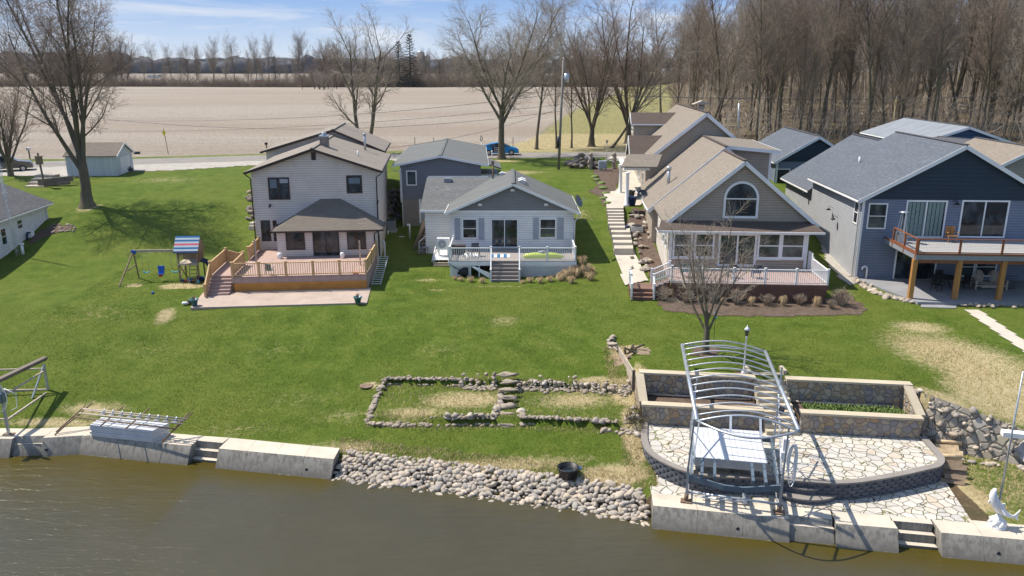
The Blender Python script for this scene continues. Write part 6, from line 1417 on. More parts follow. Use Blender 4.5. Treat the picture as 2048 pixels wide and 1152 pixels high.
# stack of dock sections on the left seawall
P5 = [gz(*p, 1.62) for p in ((201,834),(337,846),(302,862),(178,849))]; o = P5[3].copy(); o.z = 1.0
loc5 = [(p.x-o.x, p.y-o.y) for p in P5]
names = ['bottom','second from the bottom','middle','second from the top','top']
for k in range(5):
    dx = (.03, -.02, .04, 0, .02)[k]; z = 1.01+k*.122
    m = MB(); A, B, C, D = [Vector(p) for p in loc5]; n = 16; slab(m, [tuple(A), tuple(B), tuple(C), tuple(D)], 0, .085)
    for i in range(n):
        f = lambda P, Q, tt: tuple(P.lerp(Q, tt)); slab(m, [f(A,B,(i+.06)/n), f(A,B,(i+.94)/n), f(D,C,(i+.94)/n), f(D,C,(i+.06)/n)], .086, .11)
    build('dock_section', m, M['alu_white'], None, (o.x+dx, o.y+dx*.5, z), label='white ribbed dock section, %s of the stack on the left seawall' % names[k], cat='dock section', group='stacked dock sections')
t = thing('dock_pipework', 'rusty pipe dock frame lying across the stacked dock sections', 'dock frame', (o.x, o.y, 1.0))
def W_(px, py, z): p = gz(px, py, z); return (p.x-o.x, p.y-o.y, z-1.0)
for i, (a_, b_) in enumerate((((168,820,2.0),(368,842,2.0)),((158,826,1.95),(365,848,1.95)),((152,834,1.85),(352,858,1.85)),((165,817,2.02),(375,838,2.02)))):
    m = MB(); m.tube([W_(*a_), W_(*b_)], .035, 6); build('long_pipe', m, M['palewood'] if i != 2 else M['rusty'], t)
for a_, b_ in (((112,864,1.08),(170,812,2.05)),((109,870,1.03),(184,806,2.15)),((201,852,1.75),(247,812,2.05)),((252,857,1.78),(299,816,2.05)),((324,886,1.05),(376,827,2.1)),((325,882,1.08),(386,824,2.1))):
    m = MB(); m.tube([W_(*a_), W_(*b_)], .035, 6); build('cross_pipe', m, M['rusty'], t)
for i in range(9):
    m = MB(); p = Vector(W_(205+i*18, 829+i*2, 1.9)); m.tube([p, p+Vector((.1,.1,.25))], .035, 6); m.box(p.x-.12,p.x+.14,p.y-.08,p.y+.08,p.z-.03,p.z+.05)
    build('clamp', m, M['alu'], t)
# left boat hoist
t0 = gz(18,869,1.0); t = thing('boat_hoist', 'old steel boat hoist frame with a blue winch at the left edge', 'boat hoist', tuple(t0), R(0)); o = t0
def Wl(px, py, y): p = gy(px, py, y); return (p.x-o.x, p.y-o.y, p.z-1.0)
yf_, yb_ = t0.y, t0.y+4.2
m = MB(); m.bar((0,0,0),(0,0,2.1),.11); m.bar((0,0,2.0),(-.15,0,3.4),.11); build('post', m, M['alu'], t)
bk = gz(98,790,1.35); bx = bk.x-o.x; by = bk.y-o.y
m = MB(); m.bar((bx,by,.2),(bx+.0,by,2.1),.1); build('post', m, M['alu'], t)
m = MB(); m.bar((bx+.03,by,.3),(bx-.1,by,1.0),.05); m.bar((0,0,.75),(bx,by,.55),.08,.08); m.bar((-.1,0,1.9),(bx,by,1.75),.07,.07); m.bar((-3,by-.2,.65),(bx,by,.62),.07,.16); m.bar((-3,by-.2,1.85),(bx,by,1.85),.07,.07); m.bar((-3,.1,.8),(0,0,.8),.07,.07); build('rail', m, M['palewood'], t)
m = MB(); m.bar((-.7,-.4,2.55),(bx-.05,by+.3,2.35),.28,.12); m.bar((-.7,-.4,2.48),(bx-.05,by+.3,2.28),.12,.14); build('bunk', m, M['oldwood'], t)
m = MB(); m.bar((bx-.4,by-.8,.5),(bx-.02,by-.02,2.0),.07,.07); build('diagonal_brace', m, M['alu'], t)
m = MB(); m.tube([(-.1,-.12,1.95),(.1,-.12,1.95)], .22, 12); m.box(-.25,.12,-.2,.1,1.7,2.2); build('winch', m, M['alu_blue'], t)
m = MB(); m.tube([(-.1+.45*math.cos(q_), -.2, 2.0+.72*math.sin(q_)) for q_ in [6.283*i/18 for i in range(18)]], .02, 5, closed=True); m.tube([(.15,0,2.4),(.65,.05,2.1),(.6,.05,1.4),(.2,0,1.2)], .02, 5); build('cable', m, M['white'], t)
m = MB(); m.box(-.25,.25,-.12,.12,-.001,.05); build('foot', m, M['rusty'], t)
# fish statue with a flagpole
p = gz(1993,1052,1.0); t = thing('fish_statue', 'white leaping fish statue on a wave base holding a flagpole on the seawall', 'statue', tuple(p))
m = MB(); m.lathe((0,0,0), [(.33,0),(.33,.06),(.27,.07),(.30,.14),(.22,.24),(.25,.32),(.12,.42),(.08,.5)], 16)
for i in range(7): q_ = i*.9; m.tube([(.3*math.cos(q_),.3*math.sin(q_),.08),(.26*math.cos(q_+.4),.26*math.sin(q_+.4),.25),(.12*math.cos(q_+.7),.12*math.sin(q_+.7),.36)], [.05,.06,.03], 6)
build('wave_base', m, M['white'], t)
m = MB(); m.tube([(-.30,0,1.62),(-.34,0,1.50),(-.33,0,1.30),(-.22,0,1.02),(-.02,0,.74),(.26,0,.52),(.50,0,.42),(.62,0,.42)], [.05,.10,.15,.18,.175,.12,.07,.05], 12)
m.extr([(.58,-.02,.42),(.80,-.02,.70),(.74,-.02,.45),(.80,-.02,.22),(.60,-.02,.38)], (0,.04,0)); m.extr([(-.36,-.015,1.2),(-.50,-.015,1.05),(-.28,-.015,.92)], (0,.03,0)); m.extr([(-.12,-.2,.9),(-.02,-.42,.7),(.02,-.2,.75)], (.02,.02,.02)); m.extr([(0,-.015,.95),(.18,-.015,.98),(.2,-.015,.68)], (0,.03,0)); build('fish', m, M['white'], t)
m = MB(); m.tube([(-.06,0,1.0),(-.06,0,6.4)], [.045,.028], 8); build('flagpole', m, M['alu'], t)
# covered boat at the right edge
p = gz(2034,925,1.0); t = thing('covered_boat', 'boat under a silver grey tarp cut off by the right edge', 'boat', (p.x+1.0, p.y-.2, .97), R(12))
m = MB(); rings = []
for i in range(12):
    y = -2.6+5.2*i/11; k = (1-abs(y/2.75)**2.4); wv = .95*k+.05; h_ = .75+.35*k+.05*math.sin(i*2.3)
    rings.append(m.vs([(wv*c_, y+.06*math.sin(i*3+j), .28+h_*s_*(1 if s_ > 0 else 0)+(-.1 if s_ <= 0 else 0)+.05*math.sin(j*2.7+i*1.9)) for j, (c_, s_) in enumerate([(math.cos(q_), math.sin(q_)) for q_ in [math.pi*j/10 for j in range(11)]])]))
m.smooth = True
for r0_, r1_ in zip(rings, rings[1:]):
    for j in range(10): m.face([r0_+j, r0_+j+1, r1_+j+1, r1_+j])
m.smooth = False; m.face([rings[0]+j for j in range(11)]); m.face([rings[-1]+j for j in reversed(range(11))]); build('tarp_cover', m, M['tarp'], t)
m = MB(); m.tube([(0,-2.4,.3),(0,-1.6,.12),(0,1.8,.1),(0,2.4,.3)], [.1,.5,.55,.1], 8); build('hull', m, M['greyplastic'], t)
m = MB()
for x, y in ((-.6,-1.2),(.6,-1.2),(-.6,1.2),(.6,1.2)): m.bar((x,y,-.1),(x*.8,y,.5),.07)
build('stand', m, M['trim_black'], t)
m = MB(); m.tube([(-.9,-.9,.4),(-.2,-.95,1.15),(.7,-.8,.6)], .012, 4); build('strap', m, M['palewood'], t)
p = gz(2040,872,2.6); m = MB(); m.box(-.8,.8,-.2,.2,-.1,.12); build('white_block', m, M['white'], None, (p.x+.5,p.y+.6,2.35), R(-15), label='long white plastic block lying on the boulder wall at the right edge', cat='block')
# black tub
p = G(1136,952); m = MB(); m.lathe((0,0,-.05), [(.33,0),(.40,.05),(.44,.42),(.48,.47),(.48,.50),(.43,.50),(.40,.30),(.05,.28)], 22); o_ = build('tub', m, M['black'], None, tuple(p), label='round black tub of water at the top of the stone bank', cat='tub')
m = MB(); m.tube([(.4,-.1,.40),(.55,-.12,.42),(.55,.05,.42),(.42,.1,.40)], .025, 6); build('handle', m, M['blue'], o_)
m = MB(); slab(m, [(.42*math.cos(6.283*k/16), .42*math.sin(6.283*k/16)) for k in range(16)], .24, .26); build('dark_water', m, M['glass'], o_)
# firewood
P = []
k = 0
for r_ in range(8):
    y0 = 33.0-.55*r_*.62
    for c_ in range(3 if r_ < 7 else 2):
        px = 1865+r_*5+c_*3; py = 885+r_*10
        g = gz(1893+r_*2, 893+r_*10, 1.05); L = rnd.uniform(.8,1.15); m = MB(); s = rnd.uniform(.09,.13)
        if (r_+c_) % 3: m.extr([(-L/2,-s,0),(-L/2,s,.0),(-L/2,s*.3,s*1.5)], (L,0,0))
        else: m.tube([(-L/2,0,s),(L/2,0,s)], s, 8)
        build('firewood_log', m, M['logwood'] if r_ < 5 else M['playwood'], None, (g.x+rnd.uniform(-.1,.1), g.y+c_*.05, 1.0+c_*.19), R(rnd.uniform(-22,-4)),
              label='%s log in the firewood pile beside the flagstone terrace' % (('pale split' if (r_+c_) % 3 else 'round') if r_ < 5 else 'grey weathered'), cat='log', group='%s logs of the firewood pile' % (('pale split' if (r_+c_) % 3 else 'round') if r_ < 5 else 'grey'))
m = MB()
for i in range(80): c_ = gz(1860+rnd.random()*14, 880+rnd.random()*30, 1.1); m.tube([c_, c_+Vector((rnd.gauss(0,.25),rnd.gauss(0,.2),rnd.uniform(.05,.4)))], .012, 4)
build('dark_brush', m, M['barkdark'], kind='stuff', label='heap of dark twigs beside the firewood', cat='twigs')
m = MB()
for i in range(120): c_ = G(1270+rnd.gauss(0,8), 840+rnd.gauss(0,8)); m.tube([c_, c_+Vector((rnd.gauss(0,.18),rnd.gauss(0,.18),rnd.uniform(.1,.5)))], .012, 3)
build('dark_bush', m, M['barkdark'], label='dark dried bush at the lower left corner of the stone planter', cat='bush')
p = G(733,772); m = MB(); m.lathe((0,0,.0), [(.36,0),(.36,.035),(.33,.045),(.05,.05)], 20); build('manhole_cover', m, M['rusty'], None, tuple(p), label='round rusty cover set in the lawn left of the terraces', cat='cover')
m = MB()
for i in range(6): m.bar(tuple(Vector((rnd.uniform(-.6,.6),rnd.uniform(-.3,.3),.05))), tuple(Vector((rnd.uniform(-.8,.8),rnd.uniform(-.5,.5),.4))), .08)
p = G(1262,706); build('driftwood', m, M['barkdark'], None, tuple(p), label='dark heap of old wood at the top end of the timber boards', cat='wood')
drape('burnt_patch', [(p.x-.9,p.y-.5),(p.x+.9,p.y-.5),(p.x+1.1,p.y+.5),(p.x-.7,p.y+.6)], M['dirt'], .02, .15, .1)
# garden lamp and feeder
p = gz(1487,748,3.55); t = thing('garden_lamp', 'pale cast lamp post with a glass lantern near the garden stairs', 'lamp', tuple(p))
m = MB(); m.lathe((0,0,0), [(.13,0),(.13,.1),(.06,.18),(.045,.3),(.035,1.9),(.06,1.95),(.03,2.0)], 12); build('post', m, M['alu_white'], t)
m = MB(); m.lathe((0,0,2.0), [(.07,0),(.12,.28),(.13,.3)], 6); l_ = build('lantern', m, M['glass_green'], t); m = MB(); m.lathe((0,0,2.3), [(.17,0),(.09,.1),(.03,.14),(.01,.25)], 6); build('cap', m, M['alu_white'], l_)
drape('bed_under_lamp', PX([(1462,752),(1520,756),(1515,743),(1480,740)], lambda a_, b_: gz(a_, b_, 3.55)), M['mulch'], .03, .15, .08)
ply = lambda x, y: (x, y, T(x, y))
p = gz(1427,690,3.55); t = thing('bird_feeder', 'bird feeder hanging on a thin dark pole beside the young tree', 'bird feeder', tuple(p))
m = MB(); m.tube([(0,0,0),(0,0,1.7),(.05,0,1.85)], .015, 5); build('pole', m, M['trim_black'], t); m = MB(); m.lathe((0,0,1.55), [(.10,0),(.10,.03),(.05,.05),(.05,.25),(.13,.28),(.02,.36)], 10); build('feeder', m, M['bluelite'], t)
drape('tree_bed', PX([(1380,712),(1440,716),(1436,698),(1390,696)], lambda a_, b_: gz(a_, b_, 3.55)), M['mulch'], .03, .15, .1)
# green plants in the right planter bay, dry stems in the left one
m = MB()
for i in range(1500):
    x = rnd.uniform(14.0,18.5); y = lerp(YL(x)+.25, YU(x)-.5, rnd.random()); c_ = Vector((x, y, 2.42)); d_ = Vector((rnd.gauss(0,.1), rnd.gauss(0,.1), rnd.uniform(.08,.26))); s_ = Vector((-d_.y, d_.x, 0)).normalized()*.04; m.poly([c_-s_, c_+s_, c_+d_])
build('planter_greenery', m, M['green_leaf'], kind='stuff', label='low green plants filling the right planter bay', cat='plants')
# ------------------------------------------------------------------ plants made of blades and stems
def tuft_mesh(n, r, h, w_, seed, droop=.5):
    q = random.Random(seed); m = MB()
    for i in range(n):
        a_ = q.random()*6.283; l = q.uniform(.3,1)*r; hh = h*q.uniform(.6,1.1); b_ = Vector((math.cos(a_)*l*.25, math.sin(a_)*l*.25, 0)); c_ = Vector((math.cos(a_)*l*.6, math.sin(a_)*l*.6, hh)); e_ = Vector((math.cos(a_)*l*1.15, math.sin(a_)*l*1.15, hh*(1-droop*q.random()))); s_ = Vector((-math.sin(a_), math.cos(a_), 0))*w_
        m.poly([b_-s_, b_+s_, c_+s_*.7, c_-s_*.7]); m.poly([c_-s_*.7, c_+s_*.7, e_])
    return m
TUFT = [tuft_mesh(150, .55, .55, .015, i, 1.0).mesh('tuft', M['drygrass']) for i in range(3)]
def shrub_mesh(seed, h=.9, r=.6, n=60):
    q = random.Random(seed); m = MB()
    for i in range(n):
        a_ = q.random()*6.283; k = q.random()**.6; p0 = Vector((math.cos(a_)*.1, math.sin(a_)*.1, 0)); p1 = Vector((math.cos(a_)*r*k*.7, math.sin(a_)*r*k*.7, h*.6*(1-.2*k))); p2 = Vector((math.cos(a_)*r*k, math.sin(a_)*r*k, h*(1-.35*k*k)*q.uniform(.8,1.1))); chain(m, [p0, p1, p2], [.014,.010,.006], 3)
        for j in range(4):
            s_ = p1.lerp(p2, q.random()); chain(m, [s_, s_+Vector((q.gauss(0,.12), q.gauss(0,.12), q.uniform(.02,.2)))], [.008,.005], 3)
    m.m = [0]*len(m.f); m.sm = [False]*len(m.f); return m
SHR = [shrub_mesh(i, .95, .65, 75).mesh('shrub', M['shrub']) for i in range(3)]
def plant(name, me, loc, s, **k):
    o_ = bpy.data.objects.new(name, me); COL.objects.link(o_); o_.location = loc; o_.scale = (s, s, s*rnd.uniform(.85,1.1)); o_.rotation_euler = (0,0,rnd.random()*6.28); return tag(o_, **k)
for px, py, s in ((1152,553,1.5),(1135,556,1.2),(1172,547,1.3),(1180,560,1.1),(1163,530,1.2),(1125,560,1.0),(1145,545,1.2),(1120,562,.5),(1060,565,.7),(1080,566,.75),(1100,563,.8),(1045,567,.5),(922,562,.6),(942,564,.7),(965,566,.65),(1120,560,.9),(910,560,.5),(1142,566,.9),(1185,545,.7),(1168,520,.7)):
    plant('dead_grass_clump', rnd.choice(TUFT), G(px, py), s, label='tan clump of dead ornamental grass along the foot of the white cottage deck', cat='grass clump', group='dead grass clumps around the white cottage deck')
P = PX([(1302,588),(1330,622),(1420,632),(1560,634),(1720,630),(1735,618),(1690,585),(1650,600),(1320,600)])
drape('mulch_bed', P, M['mulch'], .03, .2, .12)
kinds = ['twiggy pale shrub','spiky rusty brown shrub']
for i, (px, py, s, k) in enumerate(((1325,600,1.1,0),(1345,592,.8,0),(1372,606,.9,0),(1398,604,.7,1),(1425,606,.8,0),(1447,610,.7,1),(1472,608,1.05,0),(1503,612,.85,1),(1533,611,.85,0),(1566,612,.9,1),(1598,610,.8,0),(1634,613,.9,1),(1682,612,1.15,0),(1662,618,.6,0))):
    o_ = plant('shrub', SHR[i % 3], G(px, py), s, label=kinds[k]+' in the mulch bed below the white railed deck', cat='shrub', group=kinds[k]+'s in the mulch bed')
    if k: o_.data = TUFT[i % 3]; o_.scale = (s*.8, s*.8, s*1.3)
for i, (px, py) in enumerate(((1195,362),(1203,368),(1207,378),(1212,388),(1208,398),(1214,408),(1190,355))):
    g = G(px, py); m = MB(); m.blob((0,0,.05), .42, .38, .2, i, .25, 9, 5); build('groundcover_mound', m, M['green_leaf'], None, tuple(g), label='low yellow green mound of plants in the mulch strip by the entry walk', cat='plant', group='green mounds in the entry mulch strip')
drape('mulch_strip', PX([(1186,340),(1250,334),(1232,372),(1236,384),(1232,396),(1226,408),(1205,412),(1200,392),(1175,384),(1196,372),(1188,356)]), M['mulch'], .04, .3, .12)
for i in range(46):
    px = rnd.gauss(1165,17); py = 338-abs(rnd.gauss(0,9)); g = G(px, py); stone('rock', rnd.choice(RKD), (g.x, g.y, g.z+rnd.uniform(.1,.75)*(1-min(1, abs(px-1163)/40))), rnd.uniform(.4,1.1), label='rough brown rock in the rock garden by the road', cat='rock', group='rocks of the roadside rock garden')
for i in range(34):
    px, py = rnd.uniform(1262,1300), rnd.uniform(425,545); g = G(px, py); stone('rock', rnd.choice(RKB), (g.x, g.y, g.z+.15), rnd.uniform(.3,.7), label='brown rock beside the path of the tan house', cat='rock', group='rocks beside the tan house path')
for i in range(42):
    px, py = rnd.uniform(772,802), rnd.uniform(380,440); g = G(px, py); stone('rock', rnd.choice(RKD), (g.x, g.y, g.z+.1), rnd.uniform(.3,.8), label='dark rock in the shaded rock slope between two houses', cat='rock', group='rocks of the shaded slope between the houses')
for i in range(16):
    px, py = rnd.uniform(495,508), rnd.uniform(385,440); g = G(px, py); stone('rock', rnd.choice(RKD), (g.x, g.y, g.z+.1), rnd.uniform(.3,.7), label='rock against the left wall of the cream house', cat='rock', group='rocks left of the cream house')
for i in range(60):
    t_ = i/59; px, py = (lerp(1700,1760,t_*1.6), lerp(557,590,t_*1.6)) if t_ < .62 else (lerp(1760,1830,(t_-.62)/.38), lerp(590,608,(t_-.62)/.38)); g = G(px+rnd.gauss(0,3), py+rnd.gauss(0,2)); stone('edging_stone', rnd.choice(RKB if i % 2 else RK), (g.x, g.y, g.z+.06), rnd.uniform(.25,.5), label='pale flat stone edging the grey patio of the blue house', cat='stone', group='stones edging the grey patio')
for i in range(44): g = G(1925+i*3.2+rnd.gauss(0,1), 610+rnd.gauss(0,2.5)); stone('edging_stone', rnd.choice(RKB), (g.x, g.y, g.z+.08), rnd.uniform(.2,.4), label='small brown stone in the border in front of the grey patio', cat='stone', group='border stones in front of the grey patio')
# ------------------------------------------------------------------ paths
def path(name, P, mat, lift=.05): return drape(name, P, mat, lift, .18, .0)
path('concrete_walk', PX([(1928,620),(1958,620),(2060,690),(2060,712)], lambda a_, b_: gz(a_, b_, 3.55)), M['concrete_path'], .03)
drape('lower_walk', PX([(1228,497),(1266,497),(1278,528),(1297,562),(1250,572)]), M['concrete_path'], .09, .18, 0)
t = thing('walk_stairs', 'broad concrete stairs stepping down the slope beside the tan house', 'stairs', tuple(G(1240,499))); o = t.location.copy()
rows = [(498,1228,1266),(486,1226,1264),(475,1224,1262),(465,1222,1260),(456,1219,1250),(448,1216,1249),(441,1216,1248),(435,1216,1248),(429,1215,1248),(423,1214,1247),(417,1213,1247)]
for i, (py, xa, xb) in enumerate(rows):
    py2 = rows[i+1][0] if i+1 < len(rows) else 411
    z = max(T(*G((xa+xb)/2, py)[:2]), T(*G((xa+xb)/2, py2)[:2]))+.10
    Q = [gz(xa,py-1,z), gz(xb,py-1,z), gz(xb,py2-3,z), gz(xa,py2-3,z)]; m = MB(); slab(m, [(q_.x-o.x, q_.y-o.y) for q_ in Q], -.6, z-o.z); build('step', m, M['concrete_path'], t)
drape('entry_terrace', PX([(1213,413),(1280,413),(1290,400),(1275,330),(1236,330),(1244,372),(1230,384),(1208,388)]), M['concrete_path'], .12, .18, 0)
t = thing('side_stairs', 'concrete steps and walk down the left side of the cream house', 'stairs', (*gz(505,505,4.0)[:2], 3.6)); o = t.location
for i, (py, z, xa, xb, zz) in enumerate(((500,3.9,469,512,4),(494,4.1,470,514,3),(488,4.3,472,516,3),(482,4.5,474,518,0),(452,5.5,497,518,0),(446,5.7,498,518,0))):
    Q = [gz(xa,py,z), gz(xb,py,z), gz(518,py-(7 if zz else (28 if i == 3 else 6)),z), gz(xa+(2 if zz else 16),py-(7 if zz else (28 if i == 3 else 6)),z)]; m = MB(); slab(m, [(q_.x-o.x, q_.y-o.y) for q_ in Q], -.4, z-o.z); build('step', m, M['concrete_path'], t)
# ------------------------------------------------------------------ machines and pots
def ac_unit(loc, lab, s=.42, h=.85, col='alu'):
    t = thing('air_conditioner', lab, 'air conditioner', loc); m = MB(); m.box(-s,s,-s,s,0,h)
    for i in range(8): m.box(-s-.012,s+.012,-s-.012,s+.012,.08+i*.09,.12+i*.09)
    build('casing', m, M[col], t); m = MB(); m.tube([(0,0,h),(0,0,h+.05)], s*.92, 18); build('fan_top', m, M['trim_black'], t); m = MB(); m.box(-s-.15,s+.15,-s-.15,s+.15,-.2,-.002); build('pad', m, M['concrete_path'], t)
p = gz(1273,474,4.6); ac_unit((p.x,p.y,4.65), 'square grey air conditioner beside the tan house stairs', .45, .9); p = G(783,461); ac_unit((p.x,p.y,p.z+.1), 'dark round topped air conditioner in the shade right of the cream house', .36, .8, 'greyplastic')
t = thing('heat_pump', 'beige wall heat pump with a big fan grille left of the white cottage deck', 'heat pump', (*gz(887,500,4.6)[:2], 4.3))
m = MB(); m.box(-.48,.48,-.18,.18,.35,1.25); build('casing', m, M['trim_white'], t); m = MB(); m.tube([(-.08,-.185,.8),(-.08,-.20,.8)], .33, 20); build('fan_grille', m, M['greyplastic'], t); m = MB(); m.tube([(-.08,-.21,.8),(-.08,-.215,.8)], .08, 10); 
for k in range(5): m.tube([(-.08+.3*math.cos(q_), -.206, .8+.3*math.sin(q_)) for q_ in [6.283*i/20 for i in range(20)]] if k == 0 else [(-.08+.06*k*math.cos(q_), -.206, .8+.06*k*math.sin(q_)) for q_ in [6.283*i/20 for i in range(20)]], .008, 4, closed=True)
build('grille_rings', m, M['trim_white'], t); m = MB(); m.box(-.4,-.3,-.15,.15,-.6,.35); m.box(.3,.4,-.15,.15,-.6,.35); build('feet', m, M['trim_white'], t)
t = thing('ramp', 'weathered white plank ramp with a low step beside the cottage deck', 'ramp', (*gz(882,528,3.75)[:2], 3.6))
m = MB(); 
for i in range(9): m.box(-.62,.68,.1+i*.28,.34+i*.28,.42+i*.03,.47+i*.03)
build('planks', m, M['white'], t); m = MB(); m.box(-.55,.62,-.22,.06,.02,.12); m.box(-.55,.62,-.1,.08,.2,.26); m.box(-.6,-.5,.1,2.6,0,.42); m.box(.56,.66,.1,2.6,0,.42); build('frame', m, M['palewood'], t); m = MB(); m.bar((-.7,.1,.3),(-.62,2.4,1.0),.05); build('side_rail', m, M['trim_white'], t)
t = thing('back_steps', 'dark timber steps with a white handrail climbing behind the cottage', 'steps', (*gz(838,507,3.75)[:2], 3.6))
for i in range(7): m = MB(); m.box(-.2+.03*i,1.9,.4+i*.75,1.15+i*.75,-.2,.12+i*.19); build('step', m, M['oldwood'], t)
m = MB(); m.bar((.0,.2,0),(.0,.2,1.05),.05); m.bar((1.0,2.2,.4),(1.0,2.2,1.75),.05); m.bar((.0,.2,1.05),(1.0,2.2,1.75),.05); build('handrail', m, M['trim_white'], t); m = MB(); m.bar((-.5,1.3,.0),(-.1,5.5,1.6),.06,1.0); build('side_panel', m, M['oldwood'], t)
for i, (px, py, h_, s_, c_, lab) in enumerate(((863,498,.75,.22,'trim_white','small white side table with a low shelf beside the cottage steps'),(851,506,.5,.25,'greyplastic','grey plastic stool beside the cottage steps'),(840,508,.3,.2,'oldwood','low wooden crate stool at the foot of the cottage steps'))):
    g = gz(px, py, 3.75); m = MB(); m.box(-s_,s_,-s_,s_,h_-.05,h_)
    for x in (-1,1):
        for y in (-1,1): m.box(x*s_*.85-.03,x*s_*.85+.03,y*s_*.85-.03,y*s_*.85+.03,0,h_-.05)
    build('stool', m, M[c_], None, tuple(g), label=lab, cat='stool')
for px, py, lab in ((770,514,'white hooked vent pipe nearest to the cedar deck'),(820,478,'white hooked vent pipe beside the timber panel'),(776,468,'short white pipe stub in front of the dark air conditioner')):
    g = G(px, py); h_ = 1.15 if py > 470 else .3; m = MB(); m.tube([(0,0,-.1),(0,0,h_),(-.04,0,h_+.12),(-.15,0,h_+.14),(-.2,0,h_-.02)] if h_ > .5 else [(0,0,-.1),(0,0,h_)], .075, 8); build('vent_pipe', m, M['white'], None, tuple(g), label=lab, cat='pipe')
g = G(804,474); m = MB(); m.box(-.22,.22,-.05,.05,0,.06); build('white_board', m, M['white'], None, tuple(g), label='short white board lying on the shaded grass', cat='board')
# ladder-like gangway beside the cedar deck
g0, g1 = G(743,572), G(759,540); t = thing('gangway', 'white metal gangway with rungs leaning beside the cedar deck', 'gangway', tuple(g0)); d_ = Vector((g1.x-g0.x, g1.y-g0.y+.5, .9)); m = MB(); sd = Vector((.62,0,0))
m.bar((0,0,.08), d_, .05, .09); m.bar(sd+Vector((0,0,.08)), sd+d_, .05, .09); build('side_rails', m, M['alu'], t); m = MB()
for i in range(14): p = d_*(i+.5)/14+Vector((0,0,.08)); m.bar(p, p+sd, .05, .03)
build('rungs', m, M['trim_white'], t)
def pot(loc, lab, mat, r=.26, h=.42, plantm=None, name='flower_pot'):
    m = MB(); m.lathe((0,0,0), [(r*.62,0),(r*.95,h*.85),(r*1.1,h*.88),(r*1.1,h),(r*.9,h),(r*.85,h*.85),(.02,h*.84)], 18); o_ = build(name, m, M[mat], None, tuple(loc), label=lab, cat='pot')
    if plantm:
        q_ = tuft_mesh(40, r*1.2, r*1.1, .012, 9, .6); build('plant', q_, M[plantm], o_, (0,0,h*.85))
    return o_
pot(gz(389,611,3.67), 'teal flower pot with dried plants at the left corner of the pink patio', 'teal', plantm='shrub'); pot(gz(716,606,3.67), 'teal flower pot with dried plants at the right corner of the pink patio', 'teal', plantm='shrub')
pot(gz(1264,411,6.62), 'glossy dark blue pot in front of the entry porch columns', 'blueglaze', .42, .8); pot(gz(1262,398,6.62), 'black pot behind the dark blue one on the entry porch', 'darkdish', .36, .8); pot(gz(1249,463,5.0), 'blue glazed pot on the broad concrete stairs', 'blueglaze', .38, .5)
g = gz(371,609,3.6); m = MB(); m.blob((0,0,.1), .22, .16, .1, 3, .2); o_ = build('white_stone', m, M['white'], None, tuple(g), label='white stone lying left of the teal pot', cat='stone')
m = MB(); m.blob((0,0,.12), .2, .2, .16, 5, .3); build('dark_clump', m, M['barkdark'], None, tuple(gz(379,607,3.6)), label='dark brown clump between the white stone and the teal pot', cat='clump')
g = G(306,588); m = MB(); m.blob((0,0,.08), .1,.1,.1,1,.02); build('toy_ball', m, M['blue'], None, tuple(g), label='small blue ball on the lawn in front of the swings', cat='ball')
m = MB(); m.blob((0,0,.03), .1,.06,.04,1,.2); build('toy', m, M['barkdark'], None, tuple(gz(414,596,3.67)), label='small dark object on the pink patio near the deck stairs', cat='toy')
# deck furniture
def chair(fr, x, y, z, mat, lab, rz=0, s=1., name='chair', cat='chair'):
    p = fr.w(x, y, z); t = thing(name, lab, cat, tuple(p), fr.a+rz); t.scale = (s,s,s)
    m = MB(); m.box(-.27,.27,-.25,.25,.38,.43); build('seat', m, M[mat], t); m = MB()
    for i in range(6): m.box(-.27+i*.092,-.27+i*.092+.07,.22,.26,.45,.92)
    m.box(-.27,.27,.215,.265,.88,.95); build('backrest', m, M[mat], t)
    for sx in (-1,1):
        for sy in (-1,1): m = MB(); m.box(sx*.25-.02,sx*.25+.02,sy*.22-.02,sy*.22+.02,0,.38); build('leg', m, M[mat], t)
        m = MB(); m.box(sx*.3-.03,sx*.3+.03,-.25,.25,.6,.64); build('armrest', m, M[mat], t)
    return t
h_, xA_, xB_, s0_, s1_, yf_2, dz = DK2
z_ = h_.zb+dz
p = h_.w(s1_+.25, yf_2+.55, z_); t = thing('kayak', 'lime yellow kayak lying on the deck behind the right railing', 'kayak', tuple(p), 0)
m = MB(); L_ = 2.95; m.tube([(0,.05,.18),(.25,.05,.2),(.8,.08,.2),(1.6,.1,.2),(2.4,.12,.19),(2.85,.12,.17),(L_+.1,.12,.16)], [.03,.20,.27,.29,.25,.12,.02], 12); build('hull', m, M['lime'], t); m = MB(); m.tube([(1.1,.1,.44),(1.5,.1,.47),(1.9,.1,.43)], [.1,.17,.08], 10); build('cockpit', m, M['greyplastic'], t)
chair(h_, xA_+1.9, yf_2+1.4, z_, 'fabric_dark', 'dark slatted chair beside the striped towel on the cottage deck', .2); 
p = h_.w(xA_+.6, yf_2+2.2, z_); m = MB(); m.box(-.5,.5,-.25,.25,0,.62); m.box(-.52,.52,-.27,.27,.621,.66); build('storage_box', m, M['red'] if 0 else M['trim_brown'], None, tuple(p), label='dark brown storage box against the cottage wall at the left end of the deck', cat='box')
m = MB()
for i in range(6): m.k = i % 2; m.box(i*.24,(i+1)*.24-.001,-.5,.5,.0,.03)
build('striped_rug', m, [M['towel'], M['white']], None, tuple(h_.w(s0_-.1, yf_2+1.5, z_)), label='blue and white striped rug in front of the sliding door', cat='rug')
m = MB(); 
for i in range(7): m.tube([(i*.18,rnd.uniform(-.3,.3),.02),(i*.18+.1,rnd.uniform(-.3,.3),.3),(i*.18+.3,rnd.uniform(-.3,.3),.1)], [.03,.09,.03], 6)
